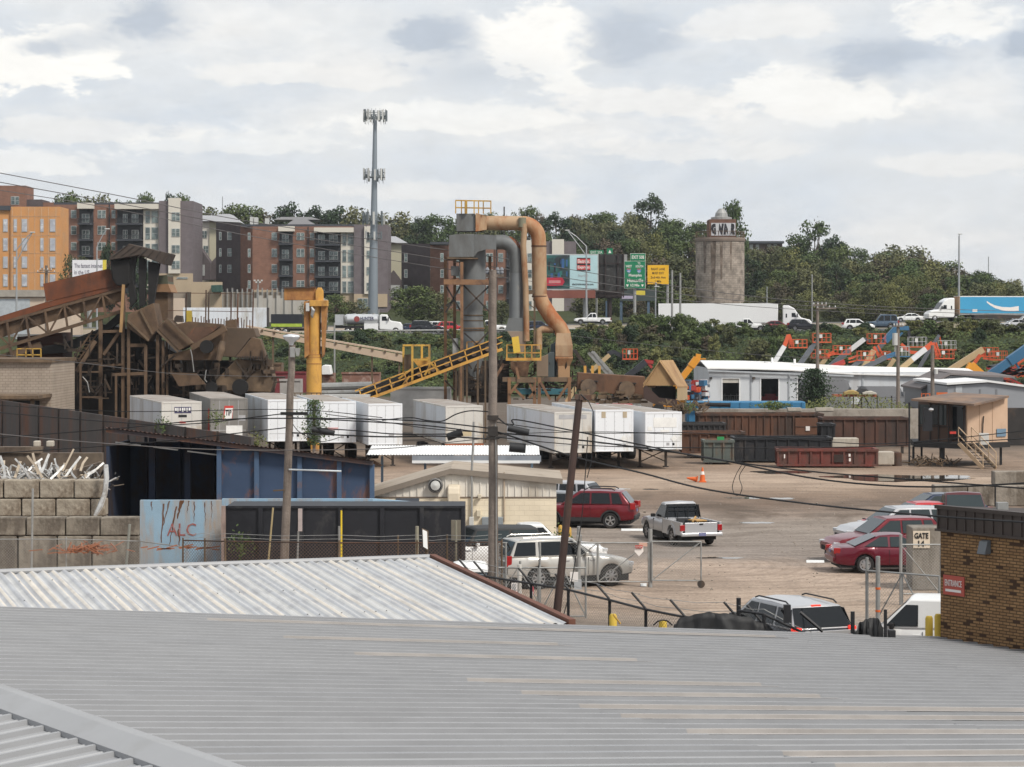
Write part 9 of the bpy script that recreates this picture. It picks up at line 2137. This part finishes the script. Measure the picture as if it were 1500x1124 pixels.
BP=[bush_proto(21,LM[1]),bush_proto(22,LM[2]),bush_proto(23,LM[3]),bush_proto(24,LM[0]),bush_proto(25,LM[4],80)]
BK=['mid green bush','olive bush','yellow-green bush','dark green bush','brownish dry bush'];bused=set()
def bzone(px):
 for lim,s in((480,'on the bank behind the shredder end'),(650,'on the bank below the tanker and cars'),(850,'on the bank around the cyclone legs'),(1000,'on the bank above the mill and tan hood'),(1140,'on the bank left of the white-armed lift'),(1320,'on the bank behind the boom lifts'),(3000,'on the bank at the right edge')):
  if px<lim:return s
def bush(px,D,w_,hgt,k=None,label=None):
 k=rr.choices(range(5),[5,3,2,3,1])[0]if k is None else k;x=X(px,D);z=terrain(x,D)-.15;p=BP[k];l=label or BK[k]+' '+bzone(px);sc=(w_/2.7,w_/2.7,hgt/2.0)
 if k in bused:o=dup(p,(x,D,z),rr.uniform(0,6.28),l,'bushes on the highway bank',sc)
 else:bused.add(k);o=p;o.location=(x,D,z);o.scale=sc;tag(o,l,'bush','bushes on the highway bank')
 o['category']='bush'
for i in range(230):
 px=rr.uniform(380,1520);D=rr.uniform(301,331)
 if px<840:w_,h_=rr.uniform(1.6,3.4),rr.uniform(.7,1.6)
 elif px<1150:w_,h_=rr.uniform(2.4,4.6),rr.uniform(1.6,3.4)
 else:w_,h_=rr.uniform(2,4),rr.uniform(1.0,2.2)
 bush(px,D,w_,h_)
for px,top in((905,470),(930,462),(955,458),(978,462),(1000,458),(885,476),(862,474),(1020,470),(1045,468),(1062,474),(1090,478),(845,482),(1110,484),(1148,486),(1215,474),(1240,482),(1345,470),(1365,468),(1385,472),(1410,462),(1430,470),(1455,470),(1478,476),(1500,474),(700,470),(560,490),(600,496),(540,494)):
 D=rr.uniform(326,332.5);x=X(px,D);bush(px,D,rr.uniform(2.6,4.4),Z(top,D)-terrain(x,D)+.15,rr.choice([0,1,2,0]))
mb=MB();r=random.Random(9)
for i in range(42000):
 px=r.uniform(340,1540);D=r.uniform(298,334);x=X(px,D);n_=noise.noise(V((x*.25,D*.25,5)))
 if n_<-.35:continue
 mb.m=0 if n_>.1 else 1
 leaf(mb,V((x,D,terrain(x,D)+r.uniform(0,.35)+max(0,n_)*.8)),r.uniform(.12,.24),r,V((0,-.5,.85)))
o=mb.build('bank_cover',[LM[1],LM[0]],None,recalc=False);tag(o,'matted green creeper and weeds covering the highway bank','ground cover',kind='stuff')
def weeds(name,label,n,fx,m,cat='weeds',kind='stuff',s=(.05,.12)):
 mb=MB();r=random.Random(n)
 for i in range(n):leaf(mb,fx(r),r.uniform(*s),r,V((0,-.4,.8)))
 o=mb.build(name,m,None,recalc=False);tag(o,label,cat,None,kind);return o
def wz(r):u=r.random();px=1165+u*170;D=r.uniform(178,186);return V((X(px,D),D,Z(612,180)+.2+r.random()**1.5*(.5+1.1*math.sin(math.pi*u)**.7)))
weeds('weeds','pale yellow-green weeds growing on top of the concrete ledge',2600,wz,LM[3])
def wz(r):t=r.gauss(0,.33);px=1133+t*32;return V((X(px,171.8),171.8+r.uniform(-.5,.5),Z(594,172)+r.uniform(-.35,.35)*(1-min(1,abs(t)))))
weeds('creeper','bright green creeper lying over the blue tank before the middle bay',700,wz,LM[1],'creeper',None)
def vine(D,px,y0,y1,wd,sh=0):
 def f(r):t=r.random();return V((X(px,D)+r.gauss(0,wd*(.5+.7*math.sin(math.pi*t)))+sh*(t-.5),D-.1+r.gauss(0,wd*.6),Z(y1+(y0-y1)*t,D)))
 return f
weeds('vine','vine climbing the wooden pole before the white workshop',3600,vine(227.6,1192,540,602,.72),LM[0],'vine',None,(.08,.17));weeds('vine','leafy vine on a post between two white trailers below the yellow column',1300,vine(144.5,460,586,652,.36),LM[1],'vine',None,(.05,.10))
single('vine_post',MB().tube((X(460,144.8),144.8,0),P(460,588,144.8),.10,n=8),wood,'wooden post under the leafy vine between two white trailers','post')
for px,y,D,lab in((238,622,118,'small green weed tuft before the ribbed trailer with navy marking'),(316,612,112,'small green weed tuft before the grey TIP trailer'),(376,645,112,'yellow-green weeds under the third white trailer'),(352,797,77.2,'green sapling before the black bin left end'),(822,790,92,'small weed tuft at the cream building corner'),(1010,596,166,'weed tuft on the rusty scrap behind the last white trailer')):
 c=P(px,y,D);weeds('weed_tuft',lab,160,(lambda c:lambda r:c+V((r.gauss(0,.22),r.gauss(0,.15),r.gauss(0,.22))))(c),LM[3 if 'yellow' in lab else 1],'weed',None,(.04,.09))
for p in PR+BP:
 if 'h' in p:pass
for o in COL.objects:
 if 'h' in o.keys():del o['h']
 if 'nodes_out' in o.keys():del o['nodes_out']
hz=bpy.data.materials.new('haze');hz.use_nodes=True;nt=hz.node_tree;nt.nodes.clear()
ho=nt.nodes.new('ShaderNodeOutputMaterial');pv=nt.nodes.new('ShaderNodeVolumePrincipled');pv.inputs['Color'].default_value=(.86,.90,.95,1);pv.inputs['Density'].default_value=.0001;pv.inputs['Anisotropy'].default_value=.2
nt.links.new(pv.outputs[0],ho.inputs['Volume'])
o=MB().bx(-4200,4200,-220,7200,-22,75).build('haze',hz,None);tag(o,kind='stuff')
